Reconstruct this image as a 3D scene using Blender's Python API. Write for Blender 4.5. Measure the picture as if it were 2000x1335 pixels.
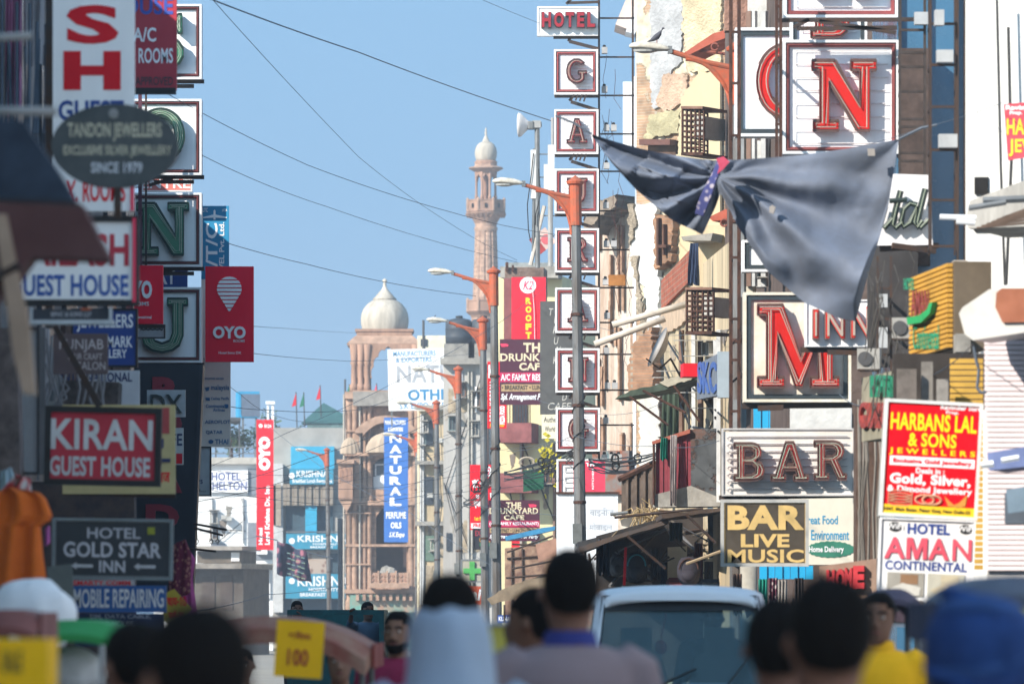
import bpy, math, random, os
from math import radians as R, sin, cos, pi
from mathutils import Vector, Matrix, noise
from mathutils.geometry import tessellate_polygon

for o in list(bpy.data.objects): bpy.data.objects.remove(o)
sc = bpy.context.scene
col = sc.collection
# ------------------------------------------------------------------ camera
F = 11111.0            # focal length in photo pixels (200 mm on 36 mm)
CZ = 1.65              # eye height
HY = 1200.0            # horizon row of the photo
cd = bpy.data.cameras.new('camera'); cam = bpy.data.objects.new('camera', cd); col.objects.link(cam)
cam.location = (0, 0, CZ); cam.rotation_euler = (R(90), 0, 0)
cd.lens = 200; cd.sensor_width = 36; cd.shift_y = (HY-667.5)/2000.0
cd.clip_start = .5; cd.clip_end = 6000
cd.dof.use_dof = True; cd.dof.focus_distance = 92; cd.dof.aperture_fstop = 5.6
sc.camera = cam
# ------------------------------------------------------------------ world, sun, exposure
SUN_EL, SUN_AZ = R(31), R(46)       # elevation; azimuth measured from straight behind the camera towards its side
sunv = Vector((-sin(SUN_AZ)*cos(SUN_EL), -cos(SUN_AZ)*cos(SUN_EL), sin(SUN_EL)))
w = bpy.data.worlds.new('World'); sc.world = w; w.use_nodes = True
nt = w.node_tree; nt.nodes.clear()
out = nt.nodes.new('ShaderNodeOutputWorld'); bg = nt.nodes.new('ShaderNodeBackground')
sky = nt.nodes.new('ShaderNodeTexSky'); sky.sky_type = 'NISHITA'; sky.sun_disc = False
sky.sun_elevation = SUN_EL; sky.sun_rotation = math.atan2(sunv.x, sunv.y)
sky.altitude = 300; sky.air_density = 1.0; sky.dust_density = 1.3; sky.ozone_density = 3.0
tc = nt.nodes.new('ShaderNodeTexCoord'); vm = nt.nodes.new('ShaderNodeVectorMath'); vm.operation = 'ADD'
vm.inputs[1].default_value = (0, 0, .85)
vn = nt.nodes.new('ShaderNodeVectorMath'); vn.operation = 'NORMALIZE'
nt.links.new(tc.outputs['Generated'], vm.inputs[0]); nt.links.new(vm.outputs[0], vn.inputs[0])
nt.links.new(vn.outputs[0], sky.inputs['Vector'])
bg.inputs['Strength'].default_value = .15
tint = nt.nodes.new('ShaderNodeVectorMath'); tint.operation = 'MULTIPLY'; tint.inputs[1].default_value = (.97, 1.14, .95)
nt.links.new(sky.outputs[0], tint.inputs[0]); nt.links.new(tint.outputs[0], bg.inputs[0]); nt.links.new(bg.outputs[0], out.inputs[0])
sl = bpy.data.lights.new('sun', 'SUN'); sl.energy = 3.0; sl.angle = R(.5); sl.color = (1, .93, .82)
so = bpy.data.objects.new('sun', sl); col.objects.link(so); so.location = (-60, -60, 80)
so.rotation_euler = (-sunv).to_track_quat('-Z', 'Y').to_euler()
vs = sc.view_settings
sc.display_settings.display_device = 'sRGB'
vs.view_transform = 'Standard'; vs.look = 'None'; vs.gamma = 1; vs.exposure = 1.53
try: vs.use_curve_mapping = False
except Exception: pass
sc.cycles.max_bounces = 6; sc.cycles.volume_bounces = 0; sc.cycles.transparent_max_bounces = 12
sc.cycles.use_denoising = True

# ------------------------------------------------------------------ materials
MC = {}
def M(rgb, rough=.6, metal=0., dirt=.25, sc_=2.0, bump=0., streak=False, dcol=None, spec=.4, trans=0):
    k = (tuple(rgb), rough, metal, dirt, sc_, bump, streak, dcol, spec, trans)
    if k in MC: return MC[k]
    m = bpy.data.materials.new('paint'); m.use_nodes = True; t = m.node_tree; N = t.nodes; L = t.links
    b = N['Principled BSDF']; b.inputs['Roughness'].default_value = rough; b.inputs['Metallic'].default_value = metal
    b.inputs['Specular IOR Level'].default_value = spec
    b.inputs['Base Color'].default_value = (*rgb, 1)
    if trans: b.inputs['Transmission Weight'].default_value = trans
    if dirt or bump:
        c = N.new('ShaderNodeTexCoord'); mp = N.new('ShaderNodeMapping')
        mp.inputs['Scale'].default_value = (sc_, sc_, sc_*.12 if streak else sc_)
        L.new(c.outputs['Object'], mp.inputs[0])
        n = N.new('ShaderNodeTexNoise'); n.inputs['Scale'].default_value = 1.6; n.inputs['Detail'].default_value = 7; n.inputs['Roughness'].default_value = .68
        L.new(mp.outputs[0], n.inputs[0])
        if dirt:
            r = N.new('ShaderNodeValToRGB'); r.color_ramp.elements[0].position = .38; r.color_ramp.elements[1].position = .66
            L.new(n.outputs[0], r.inputs[0])
            mx = N.new('ShaderNodeMix'); mx.data_type = 'RGBA'
            dc = dcol or tuple(x*(1-dirt) for x in rgb)
            mx.inputs[6].default_value = (*dc, 1); mx.inputs[7].default_value = (*rgb, 1)
            L.new(r.outputs[0], mx.inputs[0]); L.new(mx.outputs[2], b.inputs['Base Color'])
            rr = N.new('ShaderNodeMapRange'); rr.inputs[3].default_value = min(1, rough+.2); rr.inputs[4].default_value = rough
            L.new(r.outputs[0], rr.inputs[0]); L.new(rr.outputs[0], b.inputs['Roughness'])
        if bump:
            n2 = N.new('ShaderNodeTexNoise'); n2.inputs['Scale'].default_value = 9; n2.inputs['Detail'].default_value = 5
            L.new(mp.outputs[0], n2.inputs[0])
            bp = N.new('ShaderNodeBump'); bp.inputs['Strength'].default_value = bump; bp.inputs['Distance'].default_value = .05
            L.new(n2.outputs[0], bp.inputs['Height']); L.new(bp.outputs[0], b.inputs['Normal'])
    MC[k] = m
    return m
def wallvec(t):
    N = t.nodes; L = t.links
    c = N.new('ShaderNodeTexCoord'); s = N.new('ShaderNodeSeparateXYZ'); a = N.new('ShaderNodeMath'); a.operation = 'ADD'; k = N.new('ShaderNodeCombineXYZ')
    L.new(c.outputs['Object'], s.inputs[0]); L.new(s.outputs[0], a.inputs[0]); L.new(s.outputs[1], a.inputs[1])
    L.new(a.outputs[0], k.inputs[0]); L.new(s.outputs[2], k.inputs[1])
    return c, k
def brickmat(c1, c2, mortar, scale=4.0, plaster=None, amount=.5, psc=1.2):
    """bare brick, or plaster with patches fallen off it"""
    m = bpy.data.materials.new('brickwork'); m.use_nodes = True; t = m.node_tree; N = t.nodes; L = t.links
    b = N['Principled BSDF']; b.inputs['Roughness'].default_value = .9; b.inputs['Specular IOR Level'].default_value = .2
    c, k = wallvec(t)
    br = N.new('ShaderNodeTexBrick'); br.inputs['Scale'].default_value = scale; br.inputs['Color1'].default_value = (*c1, 1); br.inputs['Color2'].default_value = (*c2, 1); br.inputs['Mortar'].default_value = (*mortar, 1)
    br.inputs['Mortar Size'].default_value = .018; br.inputs['Row Height'].default_value = .28; br.inputs['Brick Width'].default_value = .85
    L.new(k.outputs[0], br.inputs[0])
    n = N.new('ShaderNodeTexNoise'); n.inputs['Scale'].default_value = psc; n.inputs['Detail'].default_value = 8; n.inputs['Roughness'].default_value = .62
    L.new(c.outputs['Object'], n.inputs[0])
    n2 = N.new('ShaderNodeTexNoise'); n2.inputs['Scale'].default_value = 5; n2.inputs['Detail'].default_value = 8
    L.new(c.outputs['Object'], n2.inputs[0])
    v = N.new('ShaderNodeMapRange'); v.inputs[1].default_value = .3; v.inputs[2].default_value = .7; v.inputs[3].default_value = .55; v.inputs[4].default_value = 1.1
    L.new(n2.outputs[0], v.inputs[0])
    last = br.outputs[0]; h = br.outputs[1]
    bp = N.new('ShaderNodeBump'); bp.inputs['Strength'].default_value = .7; bp.inputs['Distance'].default_value = .04
    if plaster:
        r = N.new('ShaderNodeValToRGB'); r.color_ramp.elements[0].position = amount-.015; r.color_ramp.elements[1].position = amount+.015
        L.new(n.outputs[0], r.inputs[0])
        mx = N.new('ShaderNodeMix'); mx.data_type = 'RGBA'; mx.inputs[7].default_value = (*plaster, 1)
        L.new(r.outputs[0], mx.inputs[0]); L.new(last, mx.inputs[6]); last = mx.outputs[2]
        L.new(r.outputs[0], bp.inputs['Height'])
    else:
        bp.invert = True; L.new(h, bp.inputs['Height'])
    mm = N.new('ShaderNodeMix'); mm.data_type = 'RGBA'; mm.blend_type = 'MULTIPLY'; mm.inputs[0].default_value = 1
    L.new(last, mm.inputs[6]); L.new(v.outputs[0], mm.inputs[7]); L.new(mm.outputs[2], b.inputs['Base Color'])
    L.new(bp.outputs[0], b.inputs['Normal'])
    return m
def glassmat(tint=(.02, .05, .07), tr=.5):
    m = bpy.data.materials.new('glass'); m.use_nodes = True; t = m.node_tree; N = t.nodes; L = t.links
    b = N['Principled BSDF']; b.inputs['Base Color'].default_value = (*tint, 1); b.inputs['Roughness'].default_value = .06
    if tr:
        x = N.new('ShaderNodeBsdfTransparent'); x.inputs[0].default_value = (.75, .9, .95, 1); mx = N.new('ShaderNodeMixShader'); mx.inputs[0].default_value = tr
        L.new(b.outputs[0], mx.inputs[1]); L.new(x.outputs[0], mx.inputs[2]); L.new(mx.outputs[0], N['Material Output'].inputs[0])
    return m
def clothmat(c1, c2, s=14, rough=.9):
    m = bpy.data.materials.new('cloth'); m.use_nodes = True; t = m.node_tree; N = t.nodes; L = t.links
    b = N['Principled BSDF']; b.inputs['Roughness'].default_value = rough; b.inputs['Specular IOR Level'].default_value = .2
    c = N.new('ShaderNodeTexCoord'); v = N.new('ShaderNodeTexVoronoi'); v.inputs['Scale'].default_value = s
    L.new(c.outputs['Object'], v.inputs[0]); r = N.new('ShaderNodeValToRGB'); r.color_ramp.elements[0].position = .25; r.color_ramp.elements[1].position = .45
    r.color_ramp.elements[0].color = (*c2, 1); r.color_ramp.elements[1].color = (*c1, 1)
    L.new(v.outputs[0], r.inputs[0]); L.new(r.outputs[0], b.inputs['Base Color'])
    return m

WHITE = M((.78, .78, .79), .5, dirt=.10, sc_=1.5, streak=True)
PANELW = M((.86, .86, .88), .45, dirt=.10, sc_=2.2, streak=True)
CREAM = M((.72, .66, .50), .8, dirt=.25)
RED = M((.62, .008, .02), .5, dirt=.12, spec=.2)
BRED = M((.80, .006, .02), .5, dirt=.22, sc_=2.5, streak=True, spec=.2)
PINKRED = M((.80, .045, .11), .4, dirt=.06)
DRED = M((.20, .012, .02), .4, dirt=.25)
BLUE = M((.015, .07, .33), .4, dirt=.35, sc_=2.5, streak=True)
NAVY = M((.01, .025, .12), .4, dirt=.2)
CYAN = M((.02, .30, .55), .45, dirt=.15)
TEAL = M((.03, .27, .36), .5, dirt=.25)
GREEN = M((.008, .17, .075), .3, dirt=.2)
YELLOW = M((.85, .54, .01), .45, dirt=.08)
BLACK = M((.012, .012, .014), .45, dirt=.2)
IRON = M((.028, .026, .028), .6, .2, dirt=.5, dcol=(.06, .03, .018), sc_=5)
RUST = M((.09, .035, .02), .8, dirt=.5, dcol=(.03, .015, .012), sc_=5)
STEEL = M((.20, .21, .22), .55, .4, dirt=.25)
GREY = M((.34, .34, .34), .7, dirt=.25)
DGREY = M((.075, .075, .08), .7, dirt=.3)
ORANGE = M((.46, .075, .02), .6, dirt=.4, dcol=(.28, .09, .05), sc_=6)
NEON = M((.46, .36, .30), .25, dirt=.2, spec=.6)
CONC = M((.33, .31, .28), .9, dirt=.45, sc_=1.2, bump=.3)
DARKIN = M((.012, .011, .011), .9, dirt=.3)

# ------------------------------------------------------------------ mesh helpers
def W(px, py, D): return Vector(((px-1000)/F*D, D, CZ+(HY-py)/F*D))
class MB:
    def __init__(s): s.v = []; s.f = []
    def add(s, vs, fs):
        n = len(s.v); s.v += [tuple(p) for p in vs]; s.f += [tuple(i+n for i in f) for f in fs]; return s
    def loft(s, A, B, capA=True, capB=True):
        n = len(A); fs = [(i, (i+1) % n, n+(i+1) % n, n+i) for i in range(n)]
        if capA: fs.append(tuple(range(n))[::-1])
        if capB: fs.append(tuple(range(n, 2*n)))
        return s.add(list(A)+list(B), fs)
    def rings(s, rs, cap=True):
        n = len(rs[0]); fs = []
        for k in range(len(rs)-1):
            for i in range(n): fs.append((k*n+i, k*n+(i+1) % n, (k+1)*n+(i+1) % n, (k+1)*n+i))
        if cap: fs.append(tuple(range(n))[::-1]); fs.append(tuple(range((len(rs)-1)*n, len(rs)*n)))
        return s.add([p for r in rs for p in r], fs)
    def box(s, a, b):
        x0, y0, z0 = a; x1, y1, z1 = b
        return s.loft([(x0, y0, z0), (x1, y0, z0), (x1, y1, z0), (x0, y1, z0)], [(x0, y0, z1), (x1, y0, z1), (x1, y1, z1), (x0, y1, z1)])
    def tube(s, pts, r, n=6, r2=None):
        pts = [Vector(p) for p in pts]; rs = []
        m = len(pts)
        for i, p in enumerate(pts):
            d = (pts[min(i+1, m-1)]-pts[max(i-1, 0)])
            if d.length < 1e-9: d = Vector((0, 0, 1))
            d.normalize(); a = Vector((0, 0, 1)) if abs(d.z) < .9 else Vector((0, 1, 0))
            u = d.cross(a).normalized(); v = d.cross(u)
            q = r if r2 is None else r+(r2-r)*i/max(1, m-1)
            rs.append([p+u*q*cos(2*pi*k/n)+v*q*sin(2*pi*k/n) for k in range(n)])
        return s.rings(rs)
    def bar(s, a, b, w, h=None):
        """rectangular bar from a to b"""
        a = Vector(a); b = Vector(b); h = h or w; d = (b-a).normalized(); up = Vector((0, 0, 1)) if abs(d.z) < .9 else Vector((0, 1, 0))
        u = d.cross(up).normalized()*w/2; v = d.cross(u).normalized()*h/2
        q = lambda p: [p-u-v, p+u-v, p+u+v, p-u+v]
        return s.loft(q(a), q(b))
    def lathe(s, c, prof, n=16, sx=1, sy=1, ph=0):
        c = Vector(c)
        return s.rings([[c+Vector((max(r, .001)*sx*cos(2*pi*i/n+ph), max(r, .001)*sy*sin(2*pi*i/n+ph), z)) for i in range(n)] for r, z in prof])
    def ell(s, c, r, n=12, m=8):
        return s.lathe(Vector(c), [(sin(pi*k/m)*1.0 if 0 < k < m else .001, -cos(pi*k/m)*r[2]) for k in range(m+1)], n, r[0], r[1])
    # ---- things drawn on a plane through photo pixels
    def ppoly(s, P, loop, d0, d1, holes=()):
        """a solid with the outline LOOP (photo pixels on plane P) from offset d0 (back) to d1 (front)"""
        loops = [list(loop)]+[list(h) for h in holes]
        tri = tessellate_polygon([[Vector((x, -y, 0)) for x, y in l] for l in loops])
        flat = [p for l in loops for p in l]; n = len(flat)
        vs = [P.pt(x, y, d1) for x, y in flat]+[P.pt(x, y, d0) for x, y in flat]
        fs = [tuple(t) for t in tri]+[tuple(i+n for i in reversed(t)) for t in tri]
        k = 0
        for l in loops:
            m = len(l)
            for i in range(m): fs.append((k+i, k+(i+1) % m, n+k+(i+1) % m, n+k+i))
            k += m
        return s.add(vs, fs)
    def pbox(s, P, x0, y0, x1, y1, d0, d1):
        q = P.q
        l = [q(x0, y0), q(x1, y0), q(x1, y1), q(x0, y1)]
        return s.loft([P.raw(x, y, d0) for x, y in l], [P.raw(x, y, d1) for x, y in l])
    def pframe(s, P, x0, y0, x1, y1, t, d0, d1):
        for a in ((x0, y0, x1, y0+t), (x0, y1-t, x1, y1), (x0, y0+t, x0+t, y1-t), (x1-t, y0+t, x1, y1-t)): s.pbox(P, *a, d0, d1)
        return s
    def ptube(s, P, pts, r, off, n=5): return s.tube([P.pt(x, y, off) for x, y in pts], r, n)
    def ptext(s, P, txt, box, d, ext=0, font=0, bold=.0, shear=0):
        vs, fs, loops = glyphs(txt, font, bold, shear)
        x0, y0, x1, y1 = box
        T = lambda v: (x0+v[0]*(x1-x0), y1-v[1]*(y1-y0))
        if not ext: return s.add([P.pt(*T(v), d) for v in vs], fs)
        n = len(vs); E = {}
        for f in fs:
            for i in range(len(f)):
                e = (f[i], f[(i+1) % len(f)])
                if (e[1], e[0]) in E: del E[(e[1], e[0])]
                else: E[e] = 1
        return s.add([P.pt(*T(v), d+ext) for v in vs]+[P.pt(*T(v), d) for v in vs], list(fs)+[(a, b, b+n, a+n) for a, b in E])
FONTS = [None, None, None]
def font(i):
    if i and FONTS[i] is None:
        fn = {1: 'NotoSansDevanagari-Regular.woff2', 2: 'Noto Sans CJK Regular.woff2'}[i]
        try: FONTS[i] = bpy.data.fonts.load(os.path.join(bpy.utils.resource_path('LOCAL'), 'datafiles', 'fonts', fn))
        except Exception: FONTS[i] = False
    return FONTS[i] or None
GC = {}
def glyphs(txt, fi=0, bold=0, shear=0):
    if 'M' in txt or 'W' in txt or 'N' in txt: bold = min(bold, .024)
    k = (txt, fi, bold, shear)
    if k in GC: return GC[k]
    c = bpy.data.curves.new('t', 'FONT'); c.body = txt; c.offset = bold; c.shear = shear; c.resolution_u = 3; c.align_x = 'CENTER'
    c.space_line = .95
    if bold > .02: c.space_character = 1+bold*1.2
    f = font(fi)
    if f: c.font = f
    o = bpy.data.objects.new('t', c); col.objects.link(o)
    me = bpy.data.meshes.new_from_object(o.evaluated_get(bpy.context.evaluated_depsgraph_get()))
    vs = [tuple(v.co) for v in me.vertices]; fs = [tuple(p.vertices) for p in me.polygons]
    bpy.data.objects.remove(o); bpy.data.meshes.remove(me)
    if not vs: vs = [(0, 0, 0), (1, 1, 0)]
    x0 = min(v[0] for v in vs); x1 = max(v[0] for v in vs); y0 = min(v[1] for v in vs); y1 = max(v[1] for v in vs)
    vs = [((v[0]-x0)/max(1e-6, x1-x0), (v[1]-y0)/max(1e-6, y1-y0)) for v in vs]
    GC[k] = (vs, fs, None)
    return GC[k]
class Plane:
    """a vertical plane through the point seen at column px at distance D; yaw 0 faces the camera. rot turns drawings in it about (cx, cy)"""
    def __init__(s, px, D, yaw=0, rot=0, cx=0, cy=0):
        s.p0 = ((px-1000)/F*D, D); a = R(yaw); s.n = (sin(a), -cos(a)); s.rot = R(rot); s.cx = cx; s.cy = cy
        s.k = s.n[0]*s.p0[0]+s.n[1]*s.p0[1]
    def q(s, x, y):
        if s.rot:
            c, d = cos(s.rot), sin(s.rot); x, y = x-s.cx, y-s.cy
            x, y = s.cx+c*x-d*y, s.cy+d*x+c*y
        return x, y
    def raw(s, px, py, off=0):
        t = (px-1000)/F; Y = s.k/(s.n[0]*t+s.n[1])
        return Vector((t*Y+s.n[0]*off, Y+s.n[1]*off, CZ+(HY-py)/F*Y))
    def pt(s, px, py, off=0):
        x, y = s.q(px, py); return s.raw(x, y, off)
def Pl2(pxa, Da, pxb, Db):
    """the vertical plane through two (column, distance) points, a being the one further along the picture to the side"""
    xa, xb = (pxa-1000)/F*Da, (pxb-1000)/F*Db
    yaw = math.degrees(math.atan2(Db-Da, xb-xa))
    return Plane(pxa, Da, yaw)

ROOTS = {}
def mesh(mb, name, mat, smooth=False):
    me = bpy.data.meshes.new(name); me.from_pydata(mb.v, [], mb.f); me.validate()
    me.materials.append(mat)
    if smooth: me.polygons.foreach_set('use_smooth', [True]*len(me.polygons))
    me.update(); return me
import bmesh
def fixn(me):
    bm = bmesh.new(); bm.from_mesh(me); bmesh.ops.recalc_face_normals(bm, faces=bm.faces); bm.to_mesh(me); bm.free()
class Thing:
    def __init__(s, name, label, cat, loc, group=None):
        o = bpy.data.objects.new(name, None); col.objects.link(o); o.empty_display_size = .2
        o.location = loc; o['label'] = label; o['category'] = cat
        if group: o['group'] = group
        s.o = o; s.loc = Vector(loc)
    def part(s, name, mb, mat, parent=None, label=None, smooth=False):
        m2 = MB(); m2.f = mb.f; m2.v = [(x-s.loc.x, y-s.loc.y, z-s.loc.z) for x, y, z in mb.v]
        me = mesh(m2, name, mat, smooth); fixn(me)
        o = bpy.data.objects.new(name, me); col.objects.link(o); o.parent = parent or s.o
        if label: o['label'] = label
        return o
def solo(name, label, cat, mb, mat, group=None, smooth=False, kind=None):
    """a thing that is one mesh"""
    n = len(mb.v); c = Vector((sum(v[0] for v in mb.v)/n, sum(v[1] for v in mb.v)/n, min(v[2] for v in mb.v)))
    m2 = MB(); m2.f = mb.f; m2.v = [(x-c.x, y-c.y, z-c.z) for x, y, z in mb.v]
    me = mesh(m2, name, mat, smooth); fixn(me)
    o = bpy.data.objects.new(name, me); col.objects.link(o); o.location = c
    if kind: o['kind'] = kind
    else: o['label'] = label; o['category'] = cat
    if group: o['group'] = group
    return o
def copytree(o, parent=None):
    c = o.copy(); col.objects.link(c)
    if parent: c.parent = parent
    for ch in o.children: copytree(ch, c)
    return c
rnd = random.Random(7)
HAZE = .001

def sign(label, D, box, board, texts=(), frame=None, fw=3, yaw=0, rot=0, thick=.07, name='signboard', cat='sign', group=None, extra=None):
    """a board with printed lettering. texts: (string, box, material, options)"""
    x0, y0, x1, y1 = box; cx, cy = (x0+x1)/2, (y0+y1)/2
    P = Plane(cx, D, yaw, rot, cx, cy)
    T = Thing(name, label, cat, P.pt(cx, y1, 0), group)
    bo = T.part('board', MB().pbox(P, x0, y0, x1, y1, -thick, 0), board)
    if frame: T.part('frame', MB().pframe(P, x0-fw*.3, y0-fw*.3, x1+fw*.3, y1+fw*.3, fw*1.3, -thick-.01, .018), frame)
    by = {}
    for t in texts:
        o = t[3] if len(t) > 3 else {}
        e = o.get('ext', 0)
        mb = by.setdefault((t[2].name, e > 0), (MB(), t[2]))[0]
        mb.ptext(P, t[0], t[1], .004 + o.get('d', 0), e, o.get('font', 0), o.get('b', .03)*.62, o.get('sh', 0))
    for mb, m in by.values(): T.part('lettering', mb, m)
    if extra: extra(T, P)
    return T, P
def arc(cx, cy, rx, ry, a0, a1, n=16): return [(cx+rx*cos(R(a0+(a1-a0)*i/n)), cy-ry*sin(R(a0+(a1-a0)*i/n))) for i in range(n+1)]
# ================================================================== SETTING
g = solo('ground', '', '', MB().add([(-600, -60, -.02), (600, -60, -.02), (600, 900, -.02), (-600, 900, -.02)], [(0, 1, 2, 3)]), M((.30, .27, .23), .95, dirt=.3, sc_=.3), kind='structure')
g = solo('road', '', '', MB().box((-3.4, -30, -.015), (2.6, 160, 0)), M((.17, .16, .15), .9, dirt=.35, sc_=.6, bump=.3), kind='structure')
g = solo('pavement', '', '', MB().box((2.6, -30, -.01), (9, 160, .13)), CONC, kind='structure')

def block(name, label, x0, y0, x1, y1, z1, wallm, bands=(), win=None, group=None):
    """a plain building with storey bands, windows and a parapet, its base on the ground"""
    T = Thing(name, label, 'building', ((x0+x1)/2, (y0+y1)/2, 0), group)
    T.part('wall', MB().box((x0, y0, 0), (x1, y1, z1)), wallm)
    T.part('parapet', MB().box((x0-.08, y0-.08, z1+.002), (x1+.08, y1+.08, z1+.35)), wallm)
    if win:
        side, n, m, zs = win
        for i in range(n):
            for z in zs:
                if side == 'x':
                    xx = x1; yy = y0+(y1-y0)*(i+.5)/n; b = MB().box((xx+.003, yy-.5, z), (xx+.06, yy+.5, z+1.2))
                elif side == '-x':
                    xx = x0; yy = y0+(y1-y0)*(i+.5)/n; b = MB().box((xx-.06, yy-.5, z), (xx-.003, yy+.5, z+1.2))
                else:
                    yy = y0; xx = x0+(x1-x0)*(i+.5)/n; b = MB().box((xx-.45, yy-.06, z), (xx+.45, yy-.003, z+1.2))
                T.part('window', b, m)
    return T
WIN = M((.03, .035, .045), .2, dirt=.1)
# row of houses along the shady side of the street (they shade the crowd)
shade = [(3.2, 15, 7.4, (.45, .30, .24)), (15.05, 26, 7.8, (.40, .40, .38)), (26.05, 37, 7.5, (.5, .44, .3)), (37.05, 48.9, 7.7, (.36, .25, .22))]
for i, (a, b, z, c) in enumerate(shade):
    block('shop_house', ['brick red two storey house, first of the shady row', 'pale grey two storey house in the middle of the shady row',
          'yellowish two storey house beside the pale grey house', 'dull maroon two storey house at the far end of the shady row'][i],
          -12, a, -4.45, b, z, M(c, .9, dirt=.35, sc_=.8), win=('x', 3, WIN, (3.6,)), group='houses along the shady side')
sunny = [(-26, -12, 9.6, (.56, .60, .66)), (-11.95, 2, 10.4, (.60, .66, .74)), (2.05, 14, 9.2, (.52, .58, .66)), (14.05, 26, 10.2, (.58, .65, .74)), (26.05, 37.5, 9.4, (.54, .60, .68))]  # unseen houses added to bounce cool sunlight onto the shady side
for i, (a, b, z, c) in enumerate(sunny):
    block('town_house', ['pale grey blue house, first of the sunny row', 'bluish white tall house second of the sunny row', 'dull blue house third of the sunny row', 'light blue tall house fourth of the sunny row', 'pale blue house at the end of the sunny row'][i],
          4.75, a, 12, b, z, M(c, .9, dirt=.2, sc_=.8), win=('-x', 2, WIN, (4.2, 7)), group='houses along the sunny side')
# visible stretch of that side
def wallbox(P, x0, x1, ytop, thick, zb=0.0, off=0.0):
    a = P.raw(x0, HY, off); b = P.raw(x1, HY, off); A = P.raw(x0, HY, off-thick); B = P.raw(x1, HY, off-thick)
    n = Vector((P.n[0], P.n[1], 0)); A = a-n*thick; B = b-n*thick
    za = P.raw(x0, ytop, off).z; zt = P.raw((x0+x1)/2, ytop, off).z
    lo = [Vector((p.x, p.y, zb)) for p in (a, b, B, A)]; hi = [Vector((p.x, p.y, zt)) for p in (a, b, B, A)]
    return MB().loft(lo, hi)
LW = [(-4.42, 49.2, 58, 7.9, (.35, .30, .28)), (-4.45, 58.2, 67, 7.6, (.30, .26, .25)), (-5.3, 67.2, 77.5, 7.9, (.10, .10, .12))]
for i, (x, a, b, z, c) in enumerate(LW):
    T = Thing('shop_house', ['pinkish grey house wall behind the tall white sign with curtains', 'brown grey house front behind the blue jewellers boards', 'dark slate house front behind the stacked green letter panels'][i], 'building', (x-3, (a+b)/2, 0))
    T.part('wall', MB().box((x-7, a, 0), (x, b, z)), M(c, .9, dirt=.45, sc_=.9, bump=.3))
    for k in range(3):
        yy = a+(b-a)*(k+.5)/3
        for zz in (1, 4.2, 6):
            T.part('window', MB().box((x+.003, yy-.7, zz), (x+.05, yy+.7, zz+1.3)), WIN)
        if i: continue
        T.part('balcony', MB().box((x+.004, yy-1.3, 3.4), (x+.55, yy+1.3, 3.5)), CONC)
        T.part('railing', MB().box((x+.5, yy-1.3, 3.55), (x+.545, yy+1.3, 4.3)), RUST)
def ragged(pts, amp, seed, step=5):
    """outline with broken plaster edges"""
    q = random.Random(seed); o = []
    for i, a in enumerate(pts):
        b = pts[(i+1) % len(pts)]; L = math.hypot(b[0]-a[0], b[1]-a[1]); n = max(1, int(L/step)); k = len(a) > 2
        for j in range(n):
            t = j/n; d = 0 if k else amp
            o.append((a[0]+(b[0]-a[0])*t+q.uniform(-d, d), a[1]+(b[1]-a[1])*t+q.uniform(-d, d)))
    return o
def fittings(T, P, x0, y0, x1, y1, seed, nw=4, npipe=2, nac=1, grime=4):
    q = random.Random(seed); k = 1 if x1-x0 > 60 else .7
    for i in range(nw):
        x = q.uniform(x0+4, x1-16*k); y = q.uniform(y0+6, y1-34*k); a, b = 13*k, 24*k
        w_ = T.part('window', MB().pbox(P, x, y, x+a, y+b, .003, .04), M((.06, .07, .08), .3, dirt=.3)); T.part('window_frame', MB().pframe(P, x-1, y-1, x+a+1, y+b+1, 1.6, .003, .09).pbox(P, x+a/2-.5, y+1, x+a/2+.5, y+b-1, .045, .07), M(q.choice([(.5, .47, .42), (.16, .22, .22), (.22, .12, .08)]), .7, dirt=.3), w_)
        T.part('sill', MB().pbox(P, x-3, y+b+1.5, x+a+3, y+b+3.5, .003, .35), CONC, w_); T.part('shade', MB().pbox(P, x-3, y-5, x+a+3, y-3, .003, .5), CONC, w_)
    for i in range(npipe):
        x = q.uniform(x0+2, x1-3); T.part('drainpipe', MB().ptube(P, [(x, y0+4), (x+q.uniform(-1, 1), (y0+y1)/2), (x, y1)], .05, .1), M(q.choice([(.4, .38, .34), (.2, .12, .09), (.5, .5, .5)]), .7, dirt=.3))
    for i in range(nac):
        x = q.uniform(x0+4, x1-14); y = q.uniform(y0+20, y1-20); T.part('ac_unit', MB().pbox(P, x, y, x+11, y+8, .05, .5), M((.5, .49, .46), .6, dirt=.3))
    for i in range(grime):
        x = q.uniform(x0, x1-8); y = q.uniform(y0, y1-40); T.part('worn_patch', MB().ppoly(P, ragged([(x, y), (x+q.uniform(5, 14), y+q.uniform(-3, 3)), (x+q.uniform(4, 12), y+q.uniform(15, 40)), (x+q.uniform(-2, 4), y+q.uniform(14, 36))], 1.2, seed+i, 4), .002, .012), M(q.choice([(.34, .31, .27), (.26, .22, .19), (.42, .33, .25)]), .95, dirt=.4, sc_=2, bump=.4))
    T.part('cable', MB().ptube(P, [(x0, q.uniform(y0+20, y1-20)), ((x0+x1)/2, q.uniform(y0+30, y1-10)), (x1, q.uniform(y0+20, y1-20))], .02, .12, 4).ptube(P, [(q.uniform(x0, x1), y0+5), (q.uniform(x0, x1), (y0+y1)/2), (q.uniform(x0, x1), y1)], .02, .12, 4), BLACK)
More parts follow.
